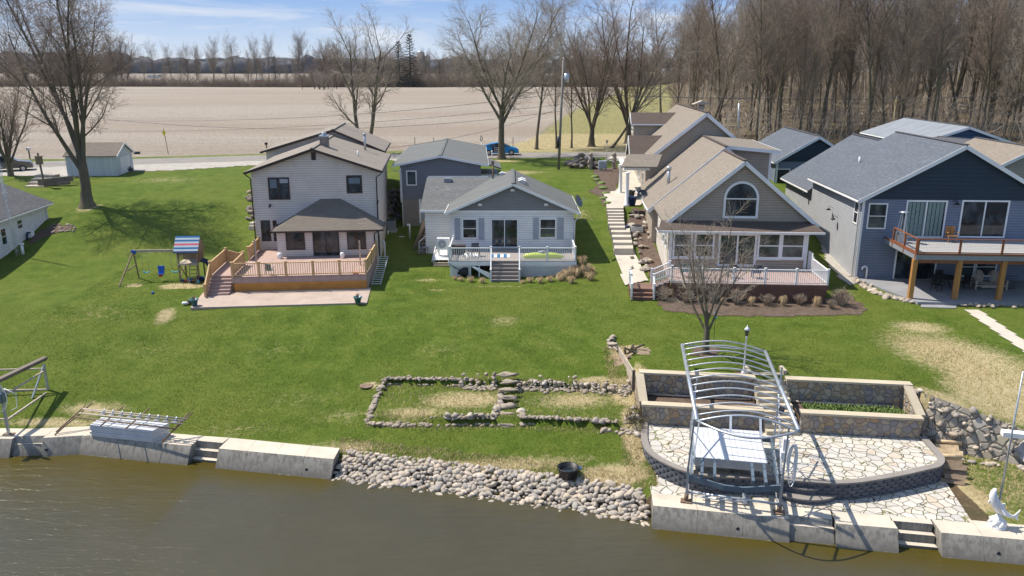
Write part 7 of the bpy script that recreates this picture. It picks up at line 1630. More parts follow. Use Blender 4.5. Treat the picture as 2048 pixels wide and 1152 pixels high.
build('toy_pile', m, M['white'], None, tuple(h_.w(xA_+.9, yf_2+.6, z_)), label='pile of pale beach things behind the left railing', cat='toys')
m = MB(); m.blob((0,0,.3), .42, .3, .36, 4, .3); m.tube([(-.3,0,.4),(-1.1,-.1,.95)], .03, 5); build('black_cart', m, M['black'], None, tuple(gz(929,552,3.65)), label='black folded cart leaning under the left part of the cottage deck', cat='cart')
chair(h1, *h1.gz(540,549,4.65)[:2], 4.65, 'teal', 'small green lawn chair behind the deck railing', 2.8, .8)
for px, py, mt, lab, r in ((560,517,'white','white upturned bucket left of the porch slider',.2),(685,516,'white','white bucket right of the porch slider',.18)):
    g = gz(px, py, 4.65); m = MB(); m.lathe((0,0,0), [(r,0),(r*.9,.3),(r*.7,.42),(.02,.44)], 12); build('bucket', m, M[mt], None, tuple(g), label=lab, cat='bucket')
m = MB(); m.tube([(.16*math.cos(q_), .16*math.sin(q_), .05) for q_ in [6.283*i/12 for i in range(12)]], .045, 6, closed=True); build('toy_ring', m, M['orange'], None, tuple(gz(711,547,4.66)), label='orange toy ring behind the right end of the cedar railing', cat='toy')
h_, xA_, xB_, yf_4, dz = DK4
for i, (fx, mt) in enumerate(((.12,'teal'),(.2,'greyplastic'),(.42,'fabric_dark'),(.58,'navyplastic'))): chair(h_, lerp(xA_, xB_, fx), yf_4+1.6, h_.zb+dz, mt, ['green','grey','dark','navy blue'][i]+' chair on the deck of the tan house behind the white railing', math.pi)
h_, xA_, xB_, yf_5, dz = DK5
x_, z__ = h_.loc(1797,470,-1.6); t = thing('patio_heater', 'glass pyramid patio heater with a silver top on the raised deck', 'patio heater', tuple(h_.w(x_+.2, -1.6, h_.zb+dz)), h_.a)
m = MB()
for sx in (-1,1):
    for sy in (-1,1): m.bar((sx*.27,sy*.27,.1),(sx*.12,sy*.12,2.0),.03)
m.box(-.28,.28,-.28,.28,0,.7); build('frame', m, M['alu'], t); m = MB(); m.tube([(0,0,.7),(0,0,2.0)], .055, 10); build('flame_tube', m, M['glass_green'], t); m = MB(); m.lathe((0,0,2.0), [(.06,0),(.38,.08),(.38,.1),(.05,.16)], 4); build('reflector', m, M['alu'], t)
chair(h_, h_.lx(1903,470,-1.2), -1.2, h_.zb+dz, 'postwood', 'varnished wooden rocking chair between the two upper sliding doors', 0, 1.1, 'rocking_chair', 'chair')
g = h_.gz(1888,575,3.76); t = thing('patio_table', 'round black metal table under the raised deck', 'table', tuple(h_.w(g[0], -2.2, 3.76)), h_.a); m = MB(); m.tube([(0,0,.72),(0,0,.75)], .85, 24); build('tabletop', m, M['trim_black'], t)
for k in range(4): q_ = k*1.57+.4; m = MB(); m.bar((.2*math.cos(q_),.2*math.sin(q_),.7),(.6*math.cos(q_),.6*math.sin(q_),0),.04); build('leg', m, M['trim_black'], t)
chair(h_, g[0]-.9, -3.1, 3.76, 'trim_black', 'black metal chair left of the round patio table', .6); chair(h_, g[0]+1.2, -2.4, 3.76, 'trim_black', 'black metal chair right of the round patio table', -1.2); chair(h_, g[0]+.1, -1.3, 3.76, 'trim_black', 'black metal chair behind the round patio table', 0)
g = h_.gz(1982,578,3.76); p = h_.w(g[0]-.1, -2.2, 3.76); t = thing('garden_loveseat', 'pale weathered double garden seat with fan backs under the raised deck', 'seat', tuple(p), h_.a)
for sx in (-.5,.5):
    m = MB()
    for i in range(7): a_ = (i-3)*.10; m.bar((sx+(i-3)*.07,.25,.35),(sx+(i-3)*.11,.5,1.15-.02*(i-3)**2*1.2),.08,.02)
    build('backrest', m, M['palewood'], t)
m = MB(); 
for i in range(6): m.box(-1.0,1.0,-.35+i*.1,-.28+i*.1,.36,.39)
build('seat', m, M['palewood'], t)
for x in (-1.0,1.0):
    for y in (-.4,.35): m = MB(); m.box(x-.05,x+.05,y-.04,y+.04,0,.6); build('leg', m, M['palewood'], t)
    m = MB(); m.box(x-.08,x+.08,-.45,.4,.6,.63); build('armrest', m, M['palewood'], t)
m = MB(); m.box(-.6,.6,-.35,-.3,.1,.3); m.box(-1,1,-.42,-.38,.2,.3); build('apron', m, M['palewood'], t)
g = h_.gz(2040,590,3.76); m = MB(); 
for i in range(9): m.bar((-.4+i*.1,0,0),(-.4+i*.1,.0,.9-.4*(i < 3)*(3-i)/3),.015)
m.tube([(-.45,0,.5),(-.2,0,.9),(.45,0,.95)], .02, 5); m.tube([(-.45,0,.05),(.45,0,.05)], .02, 5); build('iron_railing', m, M['trim_black'], None, tuple(h_.w(g[0], -2.4, 3.76)), h_.a, label='black wrought iron rail section on the patio at the right edge', cat='railing')
m = MB(); slab(m, [tuple(h_.w(x, y, 0))[:2] for x, y in [h_.gz(*q_, 3.6) for q_ in ((1842,606),(1915,606),(1912,616),(1842,614))]], 3.3, 3.6); build('patio_step', m, M['greycon'], kind='structure')
x_, y_ = h_.gz(1780,445,h_.zb+dz)[0], 0
m = MB(); p = h_.w(h_.lx(1860,600,yf_5-1.2), yf_5-1.0, 3.66); m.lathe((0,0,0), [(.12,0),(.1,.03),(.02,.04)], 8)
# playset
g = gz(388,570,3.75); PS = Frame(gz(361,560,3.8), 4); t = thing('playset', 'wooden playset with a striped tarp roof, swings and a slide on the left lawn', 'playset', (PS.o.x, PS.o.y, 3.7), PS.a); t.scale = (.9,.9,.9)
w2, dd_, fh = 1.45, 1.45, 1.45
tw = bpy.data.objects.new('tower', None); 
for x in (0,w2):
    for y in (0,dd_): m = MB(); m.box(x-.05,x+.05,y-.05,y+.05,-.2,2.35); build('tower_post', m, M['playwood'], t)
m = MB(); m.box(-.05,w2+.05,-.05,dd_+.05,fh-.05,fh); m.box(-.06,w2+.06,-.08,-.05,fh-.14,fh); build('platform', m, M['palewood'], t)
m = MB()
for y in (-.06, dd_+.06):
    m.box(-.05,w2+.05,y-.02,y+.02,fh+.72,fh+.8)
    for i in range(9): m.box(.08+i*.15,.15+i*.15,y-.015,y+.015,fh if y > 0 else fh+.35,fh+.72)
for i in range(9): m.box(w2+.04,w2+.07,.08+i*.15,.15+i*.15,fh,fh+.72)
m.box(w2+.03,w2+.08,-.05,dd_+.05,fh+.72,fh+.8); m.box(-.06,-.03,-.05,dd_+.05,fh+.5,fh+.58); build('guard_rail', m, M['playwood'], t)
m = MB(); m.bar((0,0,.3),(0,dd_,1.1),.07,.05); m.bar((0,dd_,0),(0,0,fh),.05,.05); m.bar((0,-.05,.1),(w2,-.05,.1),.05,.12); build('cross_brace', m, M['playwood'], t)
m = MB(); zr_ = 3.45; ze_ = 2.3; cols = [3,1,0,1,2,1,0,1,0]; n_ = 9
for s_ in (-1, 1):
    for i in range(n_):
        a_, b_ = i/n_, (i+1)/n_; f = lambda k: (dd_/2+s_*(dd_/2+.25)*k, lerp(zr_, ze_, k)); y0_, z0_ = f(a_); y1_, z1_ = f(b_); m.k = [1,0,1,0,2,0,1,0,3][i]; m.extr([(-.25,y0_,z0_),(w2+.15,y0_,z0_),(w2+.15,y1_,z1_),(-.25,y1_,z1_)], (0,0,.02))
build('tarp_roof', m, [M['door_blue'], M['towel'], M['pinkred'], M['navyplastic']], t)
m = MB(); m.extr([(w2+.1,-.2,2.32),(w2+.1,dd_+.2,2.32),(w2+.1,dd_/2,3.42)], (.03,0,0)); build('roof_gable', m, M['playwood'], t)
bx_ = -3.55; m = MB(); m.bar((bx_,.6,2.35),(0,.6,2.35),.09,.18); build('swing_beam', m, M['palewood'], t)
for y0_, ex_ in ((-1.1,-.45),(1.3,.15)): m = MB(); m.bar((bx_+ex_-.25,y0_,-.05),(bx_,.6,2.35),.09,.09); build('swing_leg', m, M['playwood'], t)
m = MB(); m.bar((bx_-.25,-.4,1.0),(bx_-.05,1.0,1.2),.05,.08); build('leg_brace', m, M['playwood'], t); m = MB(); m.box(bx_-.14,bx_+.2,.5,.7,2.15,2.42); build('bracket', m, M['blue'], t)
for x_, kind in ((-2.75,0),(-1.55,1),(-.55,0)):
    m = MB(); ww_ = .22
    for s_ in (-1,1): m.tube([(x_+s_*ww_,.6,2.3),(x_+s_*ww_,.6,.75)], .012 if kind == 0 else .02, 5)
    r_ = build('ropes', m, M['lime'] if kind else M['greyplastic'], t); m = MB()
    if kind: m.extr([(x_-.2,.35,.55),(x_+.2,.35,.55),(x_+.26,.5,1.15),(x_-.26,.5,1.15)], (0,.08,0)); m.box(x_-.22,x_+.22,.2,.5,.52,.6); build('toddler_seat', m, M['blue'], r_); m = MB(); m.box(x_-.12,x_+.12,.15,.3,.35,.5); build('seat_base', m, M['red'], r_)
    else: m.tube([(x_-.26,.6,.72),(x_-.12,.6,.60),(x_+.12,.6,.60),(x_+.26,.6,.72)], .05, 6); build('swing_seat', m, M['bluelite'], r_)
m = MB(); pts_ = [(w2+.1,dd_*.5,fh),(w2+.5,dd_*.5,fh-.15),(w2+1.0,dd_*.35,.75),(w2+1.3,.2,.5),(w2+.9,-.3,.25)]
for a_, b_ in zip(pts_, pts_[1:]): m.bar(a_, b_, .45, .06); m.bar(Vector(a_)+Vector((0,.24,.1)), Vector(b_)+Vector((0,.24,.1)), .06,.2); m.bar(Vector(a_)+Vector((0,-.24,.1)), Vector(b_)+Vector((0,-.24,.1)), .06,.2)
build('slide', m, M['navyplastic'], t); m = MB(); 
for i in range(5): m.bar((w2-.55,-.15-.5*(1-i/5),.2+i*.27),(w2-.05,-.15-.5*(1-i/5),.2+i*.27),.05)
m.bar((w2-.58,-.7,0),(w2-.58,-.08,fh),.05); m.bar((w2-.02,-.7,0),(w2-.02,-.08,fh),.05); build('ladder', m, M['playwood'], t)
for i in range(14):
    g = PS.w(rnd.uniform(.1,1.5), rnd.uniform(-.7,.9), 3.75); m = MB(); s_ = rnd.uniform(.08,.18); m.box(-s_,s_,-s_*.6,s_*.6,0,s_*1.2); m.tube([(0,0,s_*1.2),(0,0,s_*1.8)], s_*.5, 8); c_ = ['navyplastic','teal','red','bluelite'][i % 4]
    build('toy', m, M[c_], None, tuple(g), rnd.random()*3, label=['dark blue','teal green','red','turquoise'][i % 4]+' plastic toy under the playset tower', cat='toy', group=['dark blue','teal green','red','turquoise'][i % 4]+' toys under the playset')
# ------------------------------------------------------------------ left back: shed, car, posts
sh = gz(136,356,7.15); sf = Frame(sh, 3); zb = 7.05; t = thing('shed', 'weathered white wooden shed with a brown roof behind the big left tree', 'shed', (sh.x, sh.y, zb), sf.a)
Ws = sf.gz(231,357,7.15)[0]; dsx = 4.2; zs = 2.35
gable_wall_x = MB(); gable_wall_x.extr([(0,0,-.3),(0,dsx,-.3),(0,dsx,zs),(0,dsx/2,zs+1.15),(0,0,zs)], (Ws,0,0)); build('wall', gable_wall_x, M['shedpaint'], t)
m = MB()
for s_ in (-1,1):
    y0_ = dsx/2; m.extr([(-.15,y0_,zs+1.18),(Ws+.2,y0_,zs+1.18),(Ws+.2,y0_+s_*(dsx/2+.2),zs-.05),(-.15,y0_+s_*(dsx/2+.2),zs-.05)], (0,0,.08))
build('roof', m, M['shingle_dark'], t); m = MB()
for s_ in (-1,1): m.bar((Ws+.22,dsx/2,zs+1.16),(Ws+.22,dsx/2+s_*(dsx/2+.2),zs-.05),.03,.16)
build('rake_trim', m, M['trim_white'], t); m = MB(); m.box(Ws+.001,Ws+.04,.9,3.2,.1,2.1); build('door', m, M['siding_white'], t); m = MB(); m.box(Ws,Ws+.9,.2,3.6,-.35,.02); build('door_ramp', m, M['oldwood'], t)
g = gz(256,348,7.15); t = thing('covered_mower', 'black covered mower parked against the right end of the shed', 'mower', (g.x,g.y,7.1)); m = MB(); m.blob((0,0,.4), .55,.75,.5,3,.2); build('cover', m, M['black'], t); m = MB(); m.tube([(.1,-.5,.3),(.5,-.7,.9),(.75,-.6,1.0)], .04, 6); m.tube([(-.1,-.9,.05),(.4,-.5,.4)], .05, 6); build('handle', m, M['greyplastic'], t)
def car(loc, rz, lab, paint, L, Wd, Hh, prof, glassp, sign=False):
    t = thing('parked_car', lab, 'car', loc, rz); m = MB(); hw = Wd/2
    # body: side profile lofted inwards towards the roof
    def ring(k): return [(x, (hw-(.0 if z < Hh*.55 else (z-Hh*.55)*.42))*k, z) for x, z in prof]
    A = ring(-1); B = ring(1); n_ = len(prof); b0 = m.vs(A+B)
    m.face([b0+i for i in range(n_)]); m.face([b0+n_+i for i in reversed(range(n_))])
    for i in range(n_): j = (i+1) % n_; m.face([b0+j, b0+i, b0+n_+i, b0+n_+j])
    build('body', m, paint, t)
    for s_ in (-1,1):
        m = MB(); P_ = [(x, s_*(hw-(z-Hh*.55)*.42+.006), z) for x, z in glassp]; m.poly(P_ if s_ < 0 else P_[::-1]); build('side_window', m, M['carglass'], t)
    m = MB()
    for i in range(n_):
        (xa, za), (xb, zb_) = prof[i], prof[(i+1) % n_]
        if min(za, zb_) > Hh*.52 and abs(za-zb_) > .22: 
            ia = lambda z: hw-(z-Hh*.55)*.42-.10; nx_, nz_ = (zb_-za), -(xb-xa); ln = math.hypot(nx_, nz_); nx_, nz_ = -nx_/ln*.008, -nz_/ln*.008
            if nz_ < 0: nx_, nz_ = -nx_, -nz_
            m.poly([(xa+nx_,-ia(za),za+nz_),(xb+nx_,-ia(zb_),zb_+nz_),(xb+nx_,ia(zb_),zb_+nz_),(xa+nx_,ia(za),za+nz_)])
    build('windscreen', m, M['carglass'], t)
    for x in (-L*.31, L*.30):
        for s_ in (-1,1):
            m = MB(); m.tube([(x,s_*(hw-.2),.33),(x,s_*(hw+.015),.33)], .34, 20); w_ = build('wheel', m, M['tyre'], t); m = MB(); m.tube([(x,s_*(hw-.0),.33),(x,s_*(hw+.03),.33)], .21, 10); build('rim', m, M['rim'], w_)
    for s_ in (-1,1):
        m = MB(); m.box(L/2-.22,L/2-.02,s_*(hw-.35)-.16,s_*(hw-.35)+.16,.62,.76); build('headlight', m, M['headlight'], t); m = MB(); m.box(-L/2-.01,-L/2+.12,s_*(hw-.3)-.14,s_*(hw-.3)+.14,.75,1.0); build('tail_light', m, M['tail'], t); m = MB(); m.box(L*.14,L*.2,s_*(hw+.1)-.09,s_*(hw+.1)+.09,Hh*.60,Hh*.68); build('mirror', m, paint, t)
    return t
pr_ = [(-2.25,.25),(-2.28,.6),(-2.22,1.0),(-2.0,1.12),(-1.2,1.36),(-.4,1.48),(.25,1.47),(1.25,1.02),(1.95,.85),(2.22,.65),(2.26,.25)]
g = G(1000,311); fr_ = math.atan2(.09*1.0, 1)
CB = car((g.x, g.y+.6, 7.54), R(3), 'bright blue hatchback with black side panels parked on the road', M['carblue'], 4.5, 1.75, 1.48, pr_, [(-1.45,1.0),(1.15,.98),(.3,1.38),(-.4,1.40),(-1.1,1.28)])
m = MB(); m.box(-1.0,.25,-.886,-.877,.38,1.0); CB.scale = (1.06,1.06,1.06); build('side_panel', m, M['trim_black'], CB)
m = MB(); x0_, x1_, z0_, z1_ = -.72,-.12,.48,.95
for b_ in ((x0_,x1_,z0_,z0_+.035),(x0_,x1_,z1_-.035,z1_),(x0_,x0_+.035,z0_+.035,z1_-.035),(x1_-.035,x1_,z0_+.035,z1_-.035)): m.box(b_[0],b_[1],-.895,-.887,b_[2],b_[3])
build('sign_border', m, M['trim_white'], CB)
tx = bpy.data.curves.new('lettering', 'FONT'); tx.body = 'AR'; tx.size = .30; tx.extrude = .003; tx.align_x = 'CENTER'; tm = bpy.data.objects.new('tmp', tx); COL.objects.link(tm); bpy.context.view_layer.update(); me_ = bpy.data.meshes.new_from_object(tm.evaluated_get(bpy.context.evaluated_depsgraph_get())); bpy.data.objects.remove(tm); to = bpy.data.objects.new('lettering', me_); COL.objects.link(to); me_.materials.clear(); me_.materials.append(M['trim_white']); to.parent = CB; to.location = (-.42,-.892,.61); to.rotation_euler = (R(90),0,0);
pr2 = [(-2.4,.35),(-2.45,.8),(-2.38,1.1),(-2.1,1.62),(-1.3,1.74),(.2,1.72),(1.0,1.15),(2.1,1.02),(2.4,.8),(2.42,.35)]
g = gz(16,345,7.35); car((g.x-.3, g.y+.6, 7.42), R(28), 'taupe sport utility vehicle parked on the gravel at the left edge', M['cartan'], 4.85, 1.9, 1.74, pr2, [(-2.0,1.12),(.85,1.12),(.15,1.60),(-1.3,1.62),(-1.9,1.52)])
def mailbox(px, py, lab, h_=1.1, z=None):
    g = G(px, py); t = thing('mailbox', lab, 'mailbox', tuple(g)); m = MB(); m.bar((0,0,-.2),(0,0,h_),.12); build('post', m, M['oldwood'], t); m = MB(); m.box(-.13,.13,-.3,.25,h_+.002,h_+.18); m.tube([(0,-.3,h_+.18),(0,.25,h_+.18)], .13, 12); build('box', m, M['white'] if px < 100 else M['trim_black'], t)
mailbox(60,318,'white mailbox on a wooden post at the far side of the road, left'); mailbox(534,306,'dark mailbox on a post left of the brown roofed house')
g = G(88,374); t = thing('birdhouse', 'old wooden birdhouse on a tall post beside the timber steps', 'birdhouse', tuple(g)); m = MB(); m.bar((.1,0,-.2),(-.1,0,3.3),.13); build('post', m, M['oldwood'], t); m = MB(); m.box(-.32,.18,-.2,.2,2.2,2.95); m.box(-.38,.24,-.26,.26,2.951,3.02); build('house_box', m, M['playwood'], t)
g = G(337,309); t = thing('road_sign', 'small yellow diamond road sign seen from the side beyond the road', 'sign', tuple(g)); m = MB(); m.bar((0,0,-.2),(-.25,0,3.3),.06); build('post', m, M['oldwood'], t); m = MB(); m.extr([(-.25,-.06,2.35),(-.02,-.06,2.8),(-.25,-.06,3.25),(-.48,-.06,2.8)], (0,.03,0)); o_ = build('plate', m, M['yellow'], t)
g = G(274,308); m = MB(); m.box(-.35,.35,-.2,.2,0,.22); m.box(-.4,.4,-.25,.25,.221,.3); build('newspaper_box', m, M['trim_black'], None, tuple(g), label='low dark box lying on the verge beyond the road right of the shed', cat='box')
t = thing('timber_steps', 'landscape timber steps with retaining timbers between the lawn and the gravel drive', 'steps', tuple(G(60,382))); o = t.location
for i in range(5):
    a_ = G(44+i*7, 378-i*4.6); m = MB(); m.box(a_.x-o.x,a_.x-o.x+2.0,a_.y-o.y-.2,a_.y-o.y+.9,-.4,.05+i*.2); build('step', m, M['palewood'], t)
m = MB(); a_ = G(78,372); m.bar((a_.x-o.x,a_.y-o.y,.6),(a_.x-o.x+3.2,a_.y-o.y+.4,.9),.3,.5); m.bar((a_.x-o.x,a_.y-o.y,.3),(a_.x-o.x+3.0,a_.y-o.y+.1,.5),.3,.3); build('retaining_timber', m, M['oldwood'], t)
p = G(36,512); t = thing('antenna_mast', 'tall white lattice antenna mast rising beside the left house', 'antenna mast', (p.x,p.y,p.z), R(10)); m = MB()
for k in range(3):
    q_ = 2.094*k; m.tube([(.13*math.cos(q_), .13*math.sin(q_), -.2), (-.35+.10*math.cos(q_), .10*math.sin(q_), 8.9)], .018, 5)
build('legs', m, M['alu_white'], t); m = MB()
for i in range(22):
    z0_ = .2+i*.39; f = lambda k, z: Vector((-.35*z/8.9+.125*math.cos(2.094*k), .125*math.sin(2.094*k), z))
    for k in range(3): m.tube([f(k, z0_), f(k+1, z0_+.39)], .01, 3)
    if i % 5 == 2: m.box(-.35*z0_/8.9-.2,-.35*z0_/8.9+.2,-.03,.03,z0_,z0_+.05)
build('lattice', m, M['alu_white'], t); m = MB(); m.tube([(-.35,0,8.8),(-.4,0,10.2)], .02, 5); build('mast_tip', m, M['alu_white'], t)
m = MB(); g = G(46,508); m.tube([(0,0,-.1),(0,0,.75)], .12, 10); m.tube([(0,0,.75),(0,0,.85)], .2, 10); build('pipe_stub', m, M['white'], None, tuple(g), label='short white pipe with a wider cap in front of the left house', cat='pipe')
drape('debris_bed', PX([(60,490),(100,470),(150,455),(118,448),(98,452),(60,478)]), M['mulch'], .03, .2, .12)
for i in range(24): g = G(rnd.uniform(100,150), rnd.uniform(450,468)); stone('stone', rnd.choice(RKB), tuple(g+Vector((0,0,.05))), rnd.uniform(.12,.3), label='small stone in the debris bed behind the left house', cat='stone', group='stones of the debris bed')
# ------------------------------------------------------------------ entry posts with chain, meter box
PP = []
for k, (px, py, hh) in enumerate(((1181,339,1.75),(1228,339,1.85))):
    g = G(px, py); t = thing('stone_post', ['gnarled stone post at the left end of the chain','gnarled stone post at the right end of the chain by the tan garage'][k], 'post', tuple(g)); m = MB()
    for i in range(6): m.blob((.05*math.sin(i*2+k),0,.2+i*hh/6.2), .24,.22,.26,i+k*7,.3,8,5)
    build('post_body', m, M['rockbrown'], t); PP.append(g+Vector((0,0,hh*.72)))
m = MB(); a_, b_ = PP; o = a_.copy(); m.tube([tuple(Vector(a_).lerp(b_, i/12)-o-Vector((0,0,.45*math.sin(math.pi*i/12)))) for i in range(13)], .04, 5); build('chain', m, M['barkdark'], None, tuple(o), label='sagging chain strung between the two stone posts', cat='chain')
g = G(1205,341); t = thing('utility_box', 'pale blue utility box on short legs behind the chain', 'utility box', tuple(g)); m = MB(); m.box(-.45,.45,-.25,.25,.3,1.05); build('box', m, M['door_blue'], t); m = MB(); 
for x in (-.35,.0,.35): m.box(x-.06,x+.06,-.2,.2,-.1,.3)
build('legs', m, M['shutter'], t)
g = G(1212,342); m = MB(); m.tube([(0,0,-.1),(0,0,3.0)], .03, 5); m.box(-.12,.12,-.1,.1,3.0,3.35); build('birdhouse_pole', m, M['palewood'], None, tuple(g), label='thin pole with a tiny birdhouse beside the pale blue box', cat='pole')
g = G(1187,339); m = MB(); m.bar((0,0,0),(0,0,.9),.1); m.box(-.12,.12,-.12,.12,.9,1.35); build('path_light', m, M['trim_black'], None, tuple(g), label='short dark path light right of the left stone post', cat='light')
g = gz(757+0,322,7.4)
mm = G(963,322); t = thing('sign_board', 'white scroll shaped sign bracket beside the garage roof', 'sign', tuple(gz(963,323,7.5))); m = MB(); m.tube([(0,0,0),(0,0,2.4)], .04, 6); build('post', m, M['trim_white'], t); m = MB(); m.tube([(.1*math.cos(q_)*1.2, 0, 2.75+.32*math.sin(q_)) for q_ in [6.283*i/14 for i in range(14)]], .05, 6, closed=True); build('oval', m, M['greyplastic'], t)
g = G(984,322); m = MB(); m.tube([(0,0,0),(0,0,1.1)], .06, 6); m.blob((0,0,1.15), .12,.12,.12,1,.0); build('white_post', m, M['trim_white'], None, tuple(g), label='short white post in front of the blue car', cat='post')
# fence line by the road
for i, px in enumerate((830,868,1026,1310)): 
    g = G(px, 296); m = MB(); m.bar((0,0,-.2),(0,0,1.5),.08); build('fence_post', m, M['oldwood'], None, tuple(g), label='thin grey fence post in the rough grass beyond the road', cat='post', group='fence posts beyond the road')
# ------------------------------------------------------------------ poles and wires
def upole(px, py, pxt, pyt, lab, r=.16, mat='pole', trans=False, z=None, arm=False):
    g = G(px, py) if z is None else gz(px, py, z); tp = gy(pxt, pyt, g.y); h_ = tp.z-g.z; lean = tp.x-g.x; t = thing('utility_pole', lab, 'utility pole', tuple(g)); m = MB(); m.tube([(0,0,-.3),(lean*.5,0,h_*.5),(lean,0,h_)], [r,r*.85,r*.7], 10); build('shaft', m, M[mat], t)
    if trans: m = MB(); m.tube([(lean*.82+.42,-.1,h_*.80),(lean*.82+.42,-.1,h_*.80+.95)], .27, 14); m.box(lean*.8,lean*.8+.3,-.1,.0,h_*.84,h_*.86); x_ = build('transformer', m, M['alu'], t); m = MB(); m.tube([(lean*.82+.35,-.1,h_*.80+.95),(lean*.82+.35,-.1,h_*.80+1.2)], .05, 8); m.tube([(lean*.82+.5,-.1,h_*.80+.95),(lean*.82+.5,-.1,h_*.80+1.2)], .05, 8); build('bushing', m, M['greyplastic'], x_); m = MB(); m.tube([(-.05,0,2.4),(-.05+.02,0,3.6)], r+.012, 10); build('black_band', m, M['trim_black'], t)
    m = MB(); m.tube([(lean,0,h_),(lean,0,h_+.25)], .05, 6); build('insulator', m, M['alu'], t)
    return g+Vector((lean,0,h_))
tA = upole(1117,339,1127,120,'tall grey utility pole with a transformer on the lawn by the road', trans=True)
tB = upole(1476,272,1478,207,'pale grey utility pole rising behind the tall tan roof', .17, 'alu', z=9.0)
tC = upole(1780,290,1793,198,'yellowed wooden pole rising behind the slate roof of the blue house', .17, 'polewarm', z=7.5)
def wire(a_, b_, sag, lab, r=.022):
    a_, b_ = Vector(a_), Vector(b_); m = MB(); m.tube([tuple(a_.lerp(b_, i/20)-a_-Vector((0,0,sag*4*(i/20)*(1-i/20)))) for i in range(21)], r, 4); build('overhead_wire', m, M['wire'], None, tuple(a_), label=lab, cat='wire')
farR = gy(2300,178,96); farL = gy(-260,196,80)
wA = gy(1124,186,tA.y)
wire(wA, farR, .9, 'long wire running right from the transformer pole across the wood', .03)
wire(wA, gy(-200,215,96), 2.2, 'upper wire running left from the transformer pole across the field', .026)
wire(wA+Vector((0,0,-1.2)), gy(-200,252,96), 1.6, 'lower wire running left across the field')
wire(wA+Vector((0,0,-1.9)), gy(-220,170,90), 3.2, 'steeper cable crossing the field behind the cream house')
wire(tC, gy(2200,240,98), .6, 'service wire from the yellowed pole to the blue barn', .015)
wire(gy(1125,215,tA.y), gy(735,300,79), .7, 'service wire from the transformer pole down to the cream house', .015)

# far-off farm
def far_at(px, py, y): p = gy(px, py, y); return p
for px, wd, tp, lab in ((842,15,106,'tall pale concrete silo far behind the hedge line, left of the two'),(855,13,113,'shorter concrete silo far behind the hedge line, right of the two')):
    y = 900.; p = gy(px, 150, y); tz = gy(px, tp, y).z; t = thing('silo', lab, 'silo', (p.x, y, 8)); m = MB(); r_ = wd/2/1580*y; m.tube([(0,0,0),(0,0,tz-8)], r_, 16); build('shell', m, M['blockcap'], t); m = MB(); m.lathe((0,0,tz-8), [(r_*1.02,.01),(r_*.7,r_*.4),(.1,r_*.6)], 16); build('dome', m, M['alu'], t)
for px, y, wd, hh, wm, rm, lab in ((515,640,5,3.2,'red','metalroof','small red barn with a white roof far beyond the field'),(305,900,12,3.5,'siding_white','shingle_grey','low white farmhouse far beyond the field at the left'),(1335,700,8,4,'siding_white','metalroof','white farm building glimpsed far behind the bare trees')):
    x = (px-1024)/1580*(y*CP+8*SP); z = T(x, y); t = thing('farm_building', lab, 'barn', (x, y, z)); m = MB(); m.extr([(-wd/2,0,-1),(wd/2,0,-1),(wd/2,0,hh*.6),(-wd/2,0,hh*.6)], (0,9,0)); build('wall', m, M[wm], t); m = MB(); m.extr([(-wd/2-.4,-.5,hh*.6),(-wd/2-.4,9.5,hh*.6),(-wd/2-.4,4.5,hh)], (wd+.8,0,0)); build('roof', m, M[rm], t)

# blades standing up out of the lawn, and straw along the bank and the terraces
def blades(name, n, region, h, w_, mat, label, keep=None):
    m = MB(); v = m.v; f = m.f; q = random.Random(len(name)); k = 0
    while k < n:
        x, y = region(q)
        if keep and not keep(x, y, q): continue
        k += 1; z = T(x, y); hh = h*q.uniform(.5,1.3); a_ = q.random()*3.14; dx, dy = math.cos(a_)*w_, math.sin(a_)*w_; lx, ly = q.gauss(0,.5)*hh, q.gauss(0,.5)*hh; b = len(v)
        v.append((x-dx,y-dy,z-.01)); v.append((x+dx,y+dy,z-.01)); v.append((x+lx,y+ly,z+hh)); f.append((b,b+1,b+2))
    m.m = [0]*len(f); m.sm = [False]*len(f); return build(name, m, mat, kind='stuff', label=label, cat='grass')
def on_lawn(x, y, q):
    s = y-ys(x)
    if x < -8.2 or x > 5.7:
        if s < 1.35: return False
    elif s < 1.5: return False
    if x > 6 and y < YU(x)+.35 and x < 19.2: return False
    if 19.2 <= x and y < pl(YR, x)+.2 and q.random() < .4: return False
    for X0, X1, Y0, Y1 in ((-21.5,-8.5,47,60),(-4.9,5.2,53,68),(7,21,49.5,70),(24,60,49,70)):
        if X0 < x < X1 and Y0 < y < Y1: return False
    return noise.noise(Vector((x*.6, y*.6, 0))) > q.uniform(-.8,.5)
blades('lawn_grass', 90000, lambda q: (q.uniform(-29,27), 29+q.random()**1.2*28), .075, .012, M['bladegreen'], 'short green grass blades covering the lawn', on_lawn)
def straw_at(x, y, q):
    if x > 21.2 and y > 36 and ell(x, y, DRY[0][0], DRY[0][1], 4, 8, .35) > .1: return q.random() < .3
    s = y-ys(x)
    if -8.2 < x < 5.8 and 1.05 < s < 2.0: return True
    if -7.2 < x < 6.1 and bedf(x)-.5 < y < bedb(x)+.3: return q.random() < (.55 if abs(y-bedf(x)) < .5 or abs(y-bedb(x)) < .5 else .22)
    if 5.0 < x < 6.2 and 30 < y < 41: return True
    if x > 19.1 and 1.2 < s and y < pl(YR, x)-.3: return q.random() < .35
    return False
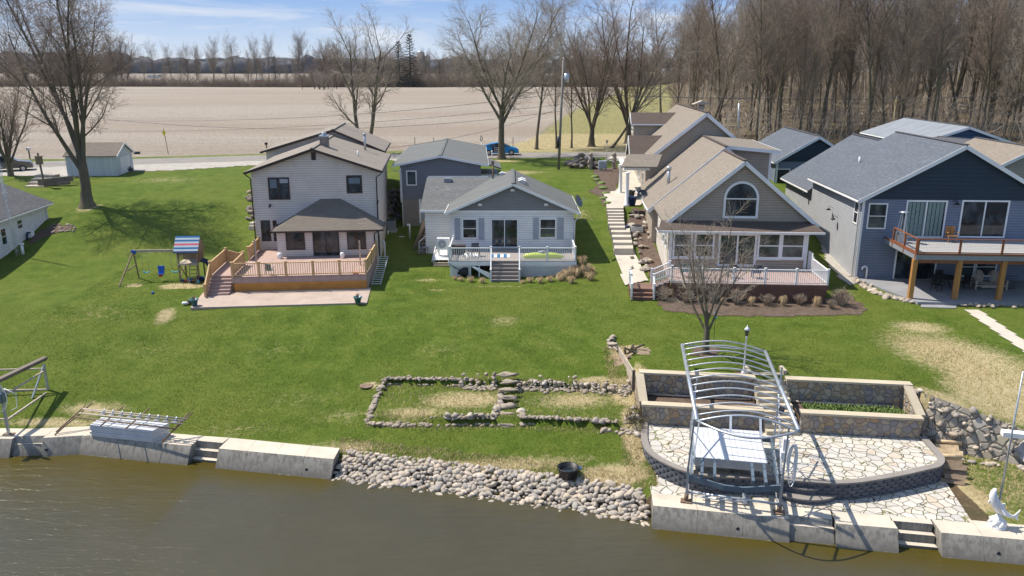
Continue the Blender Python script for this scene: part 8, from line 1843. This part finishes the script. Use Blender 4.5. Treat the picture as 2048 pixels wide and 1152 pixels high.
blades('dry_straw', 16000, lambda q: (q.uniform(-8.3,24), q.uniform(28,42)), .13, .012, M['drygrass'], 'dry straw and dead grass along the stone bank and terraces', straw_at)

drape('house_side_bed', PX([(1266,418),(1285,418),(1335,545),(1302,560),(1280,520),(1266,470),(1252,450)]), M['mulch'], .05, .25, .1)
drape('gravel_side_path', PX([(1640,488),(1668,488),(1726,566),(1700,572),(1662,540)]), M['gravel'], .05, .25, .1)

m = MB()
for P_, n_, dy in (([(-6.75,39.33),(-4,39.03),(-1.9,38.72)],110,.12),([(-2.6,38.6),(-.9,38.4)],60,.22),([(.35,38.25),(1.5,38.1),(3.2,37.9),(5.95,37.2)],210,.26),([(-6.75,39.2),(-7.0,37.2),(-7.1,35.6)],60,.12),([(-7.0,35.5),(-5.5,35.25),(-3.2,35.1)],60,.12),([(-3.1,35.2),(-.9,35.05),(-.5,37.4)],90,.18),([(.45,35.6),(.5,34.9),(1.8,34.85),(4.6,34.3),(6.1,33.55)],110,.14)):
    L_ = [Vector(p) for p in P_]
    for i in range(n_):
        t_ = rnd.random()*(len(L_)-1)*.9999; k = int(t_); p = L_[k].lerp(L_[k+1], t_-k); x, y = p.x+rnd.gauss(0,dy*.5), p.y+rnd.gauss(0,dy*.6); r = rnd.uniform(.05,.12); m.blob((x, y, T(x, y)+r*.3), r*1.2, r, r*.75, i, .3, 6, 4)
build('terrace_rubble', m, M['stepstone'], kind='stuff', label='small rubble packed between the terrace edging stones', cat='rubble')
# ------------------------------------------------------------------ air between the camera and the far trees
m = MB(); m.box(-2290, 2290, -760, 3120, -2.0, 46.0)
hm = bpy.data.materials.new('pale_haze'); hm.use_nodes = True; ht = hm.node_tree; ht.nodes.clear(); ho = ht.nodes.new('ShaderNodeOutputMaterial'); hv = ht.nodes.new('ShaderNodeVolumePrincipled')
hv.inputs['Color'].default_value = (.82, .88, 1, 1); hv.inputs['Density'].default_value = .00005; hv.inputs['Anisotropy'].default_value = .2
ht.links.new(hv.outputs[0], ho.inputs['Volume'])
build('haze', m, hm, kind='stuff', label='thin pale haze over the fields', cat='haze')
print('objects', len(bpy.data.objects))
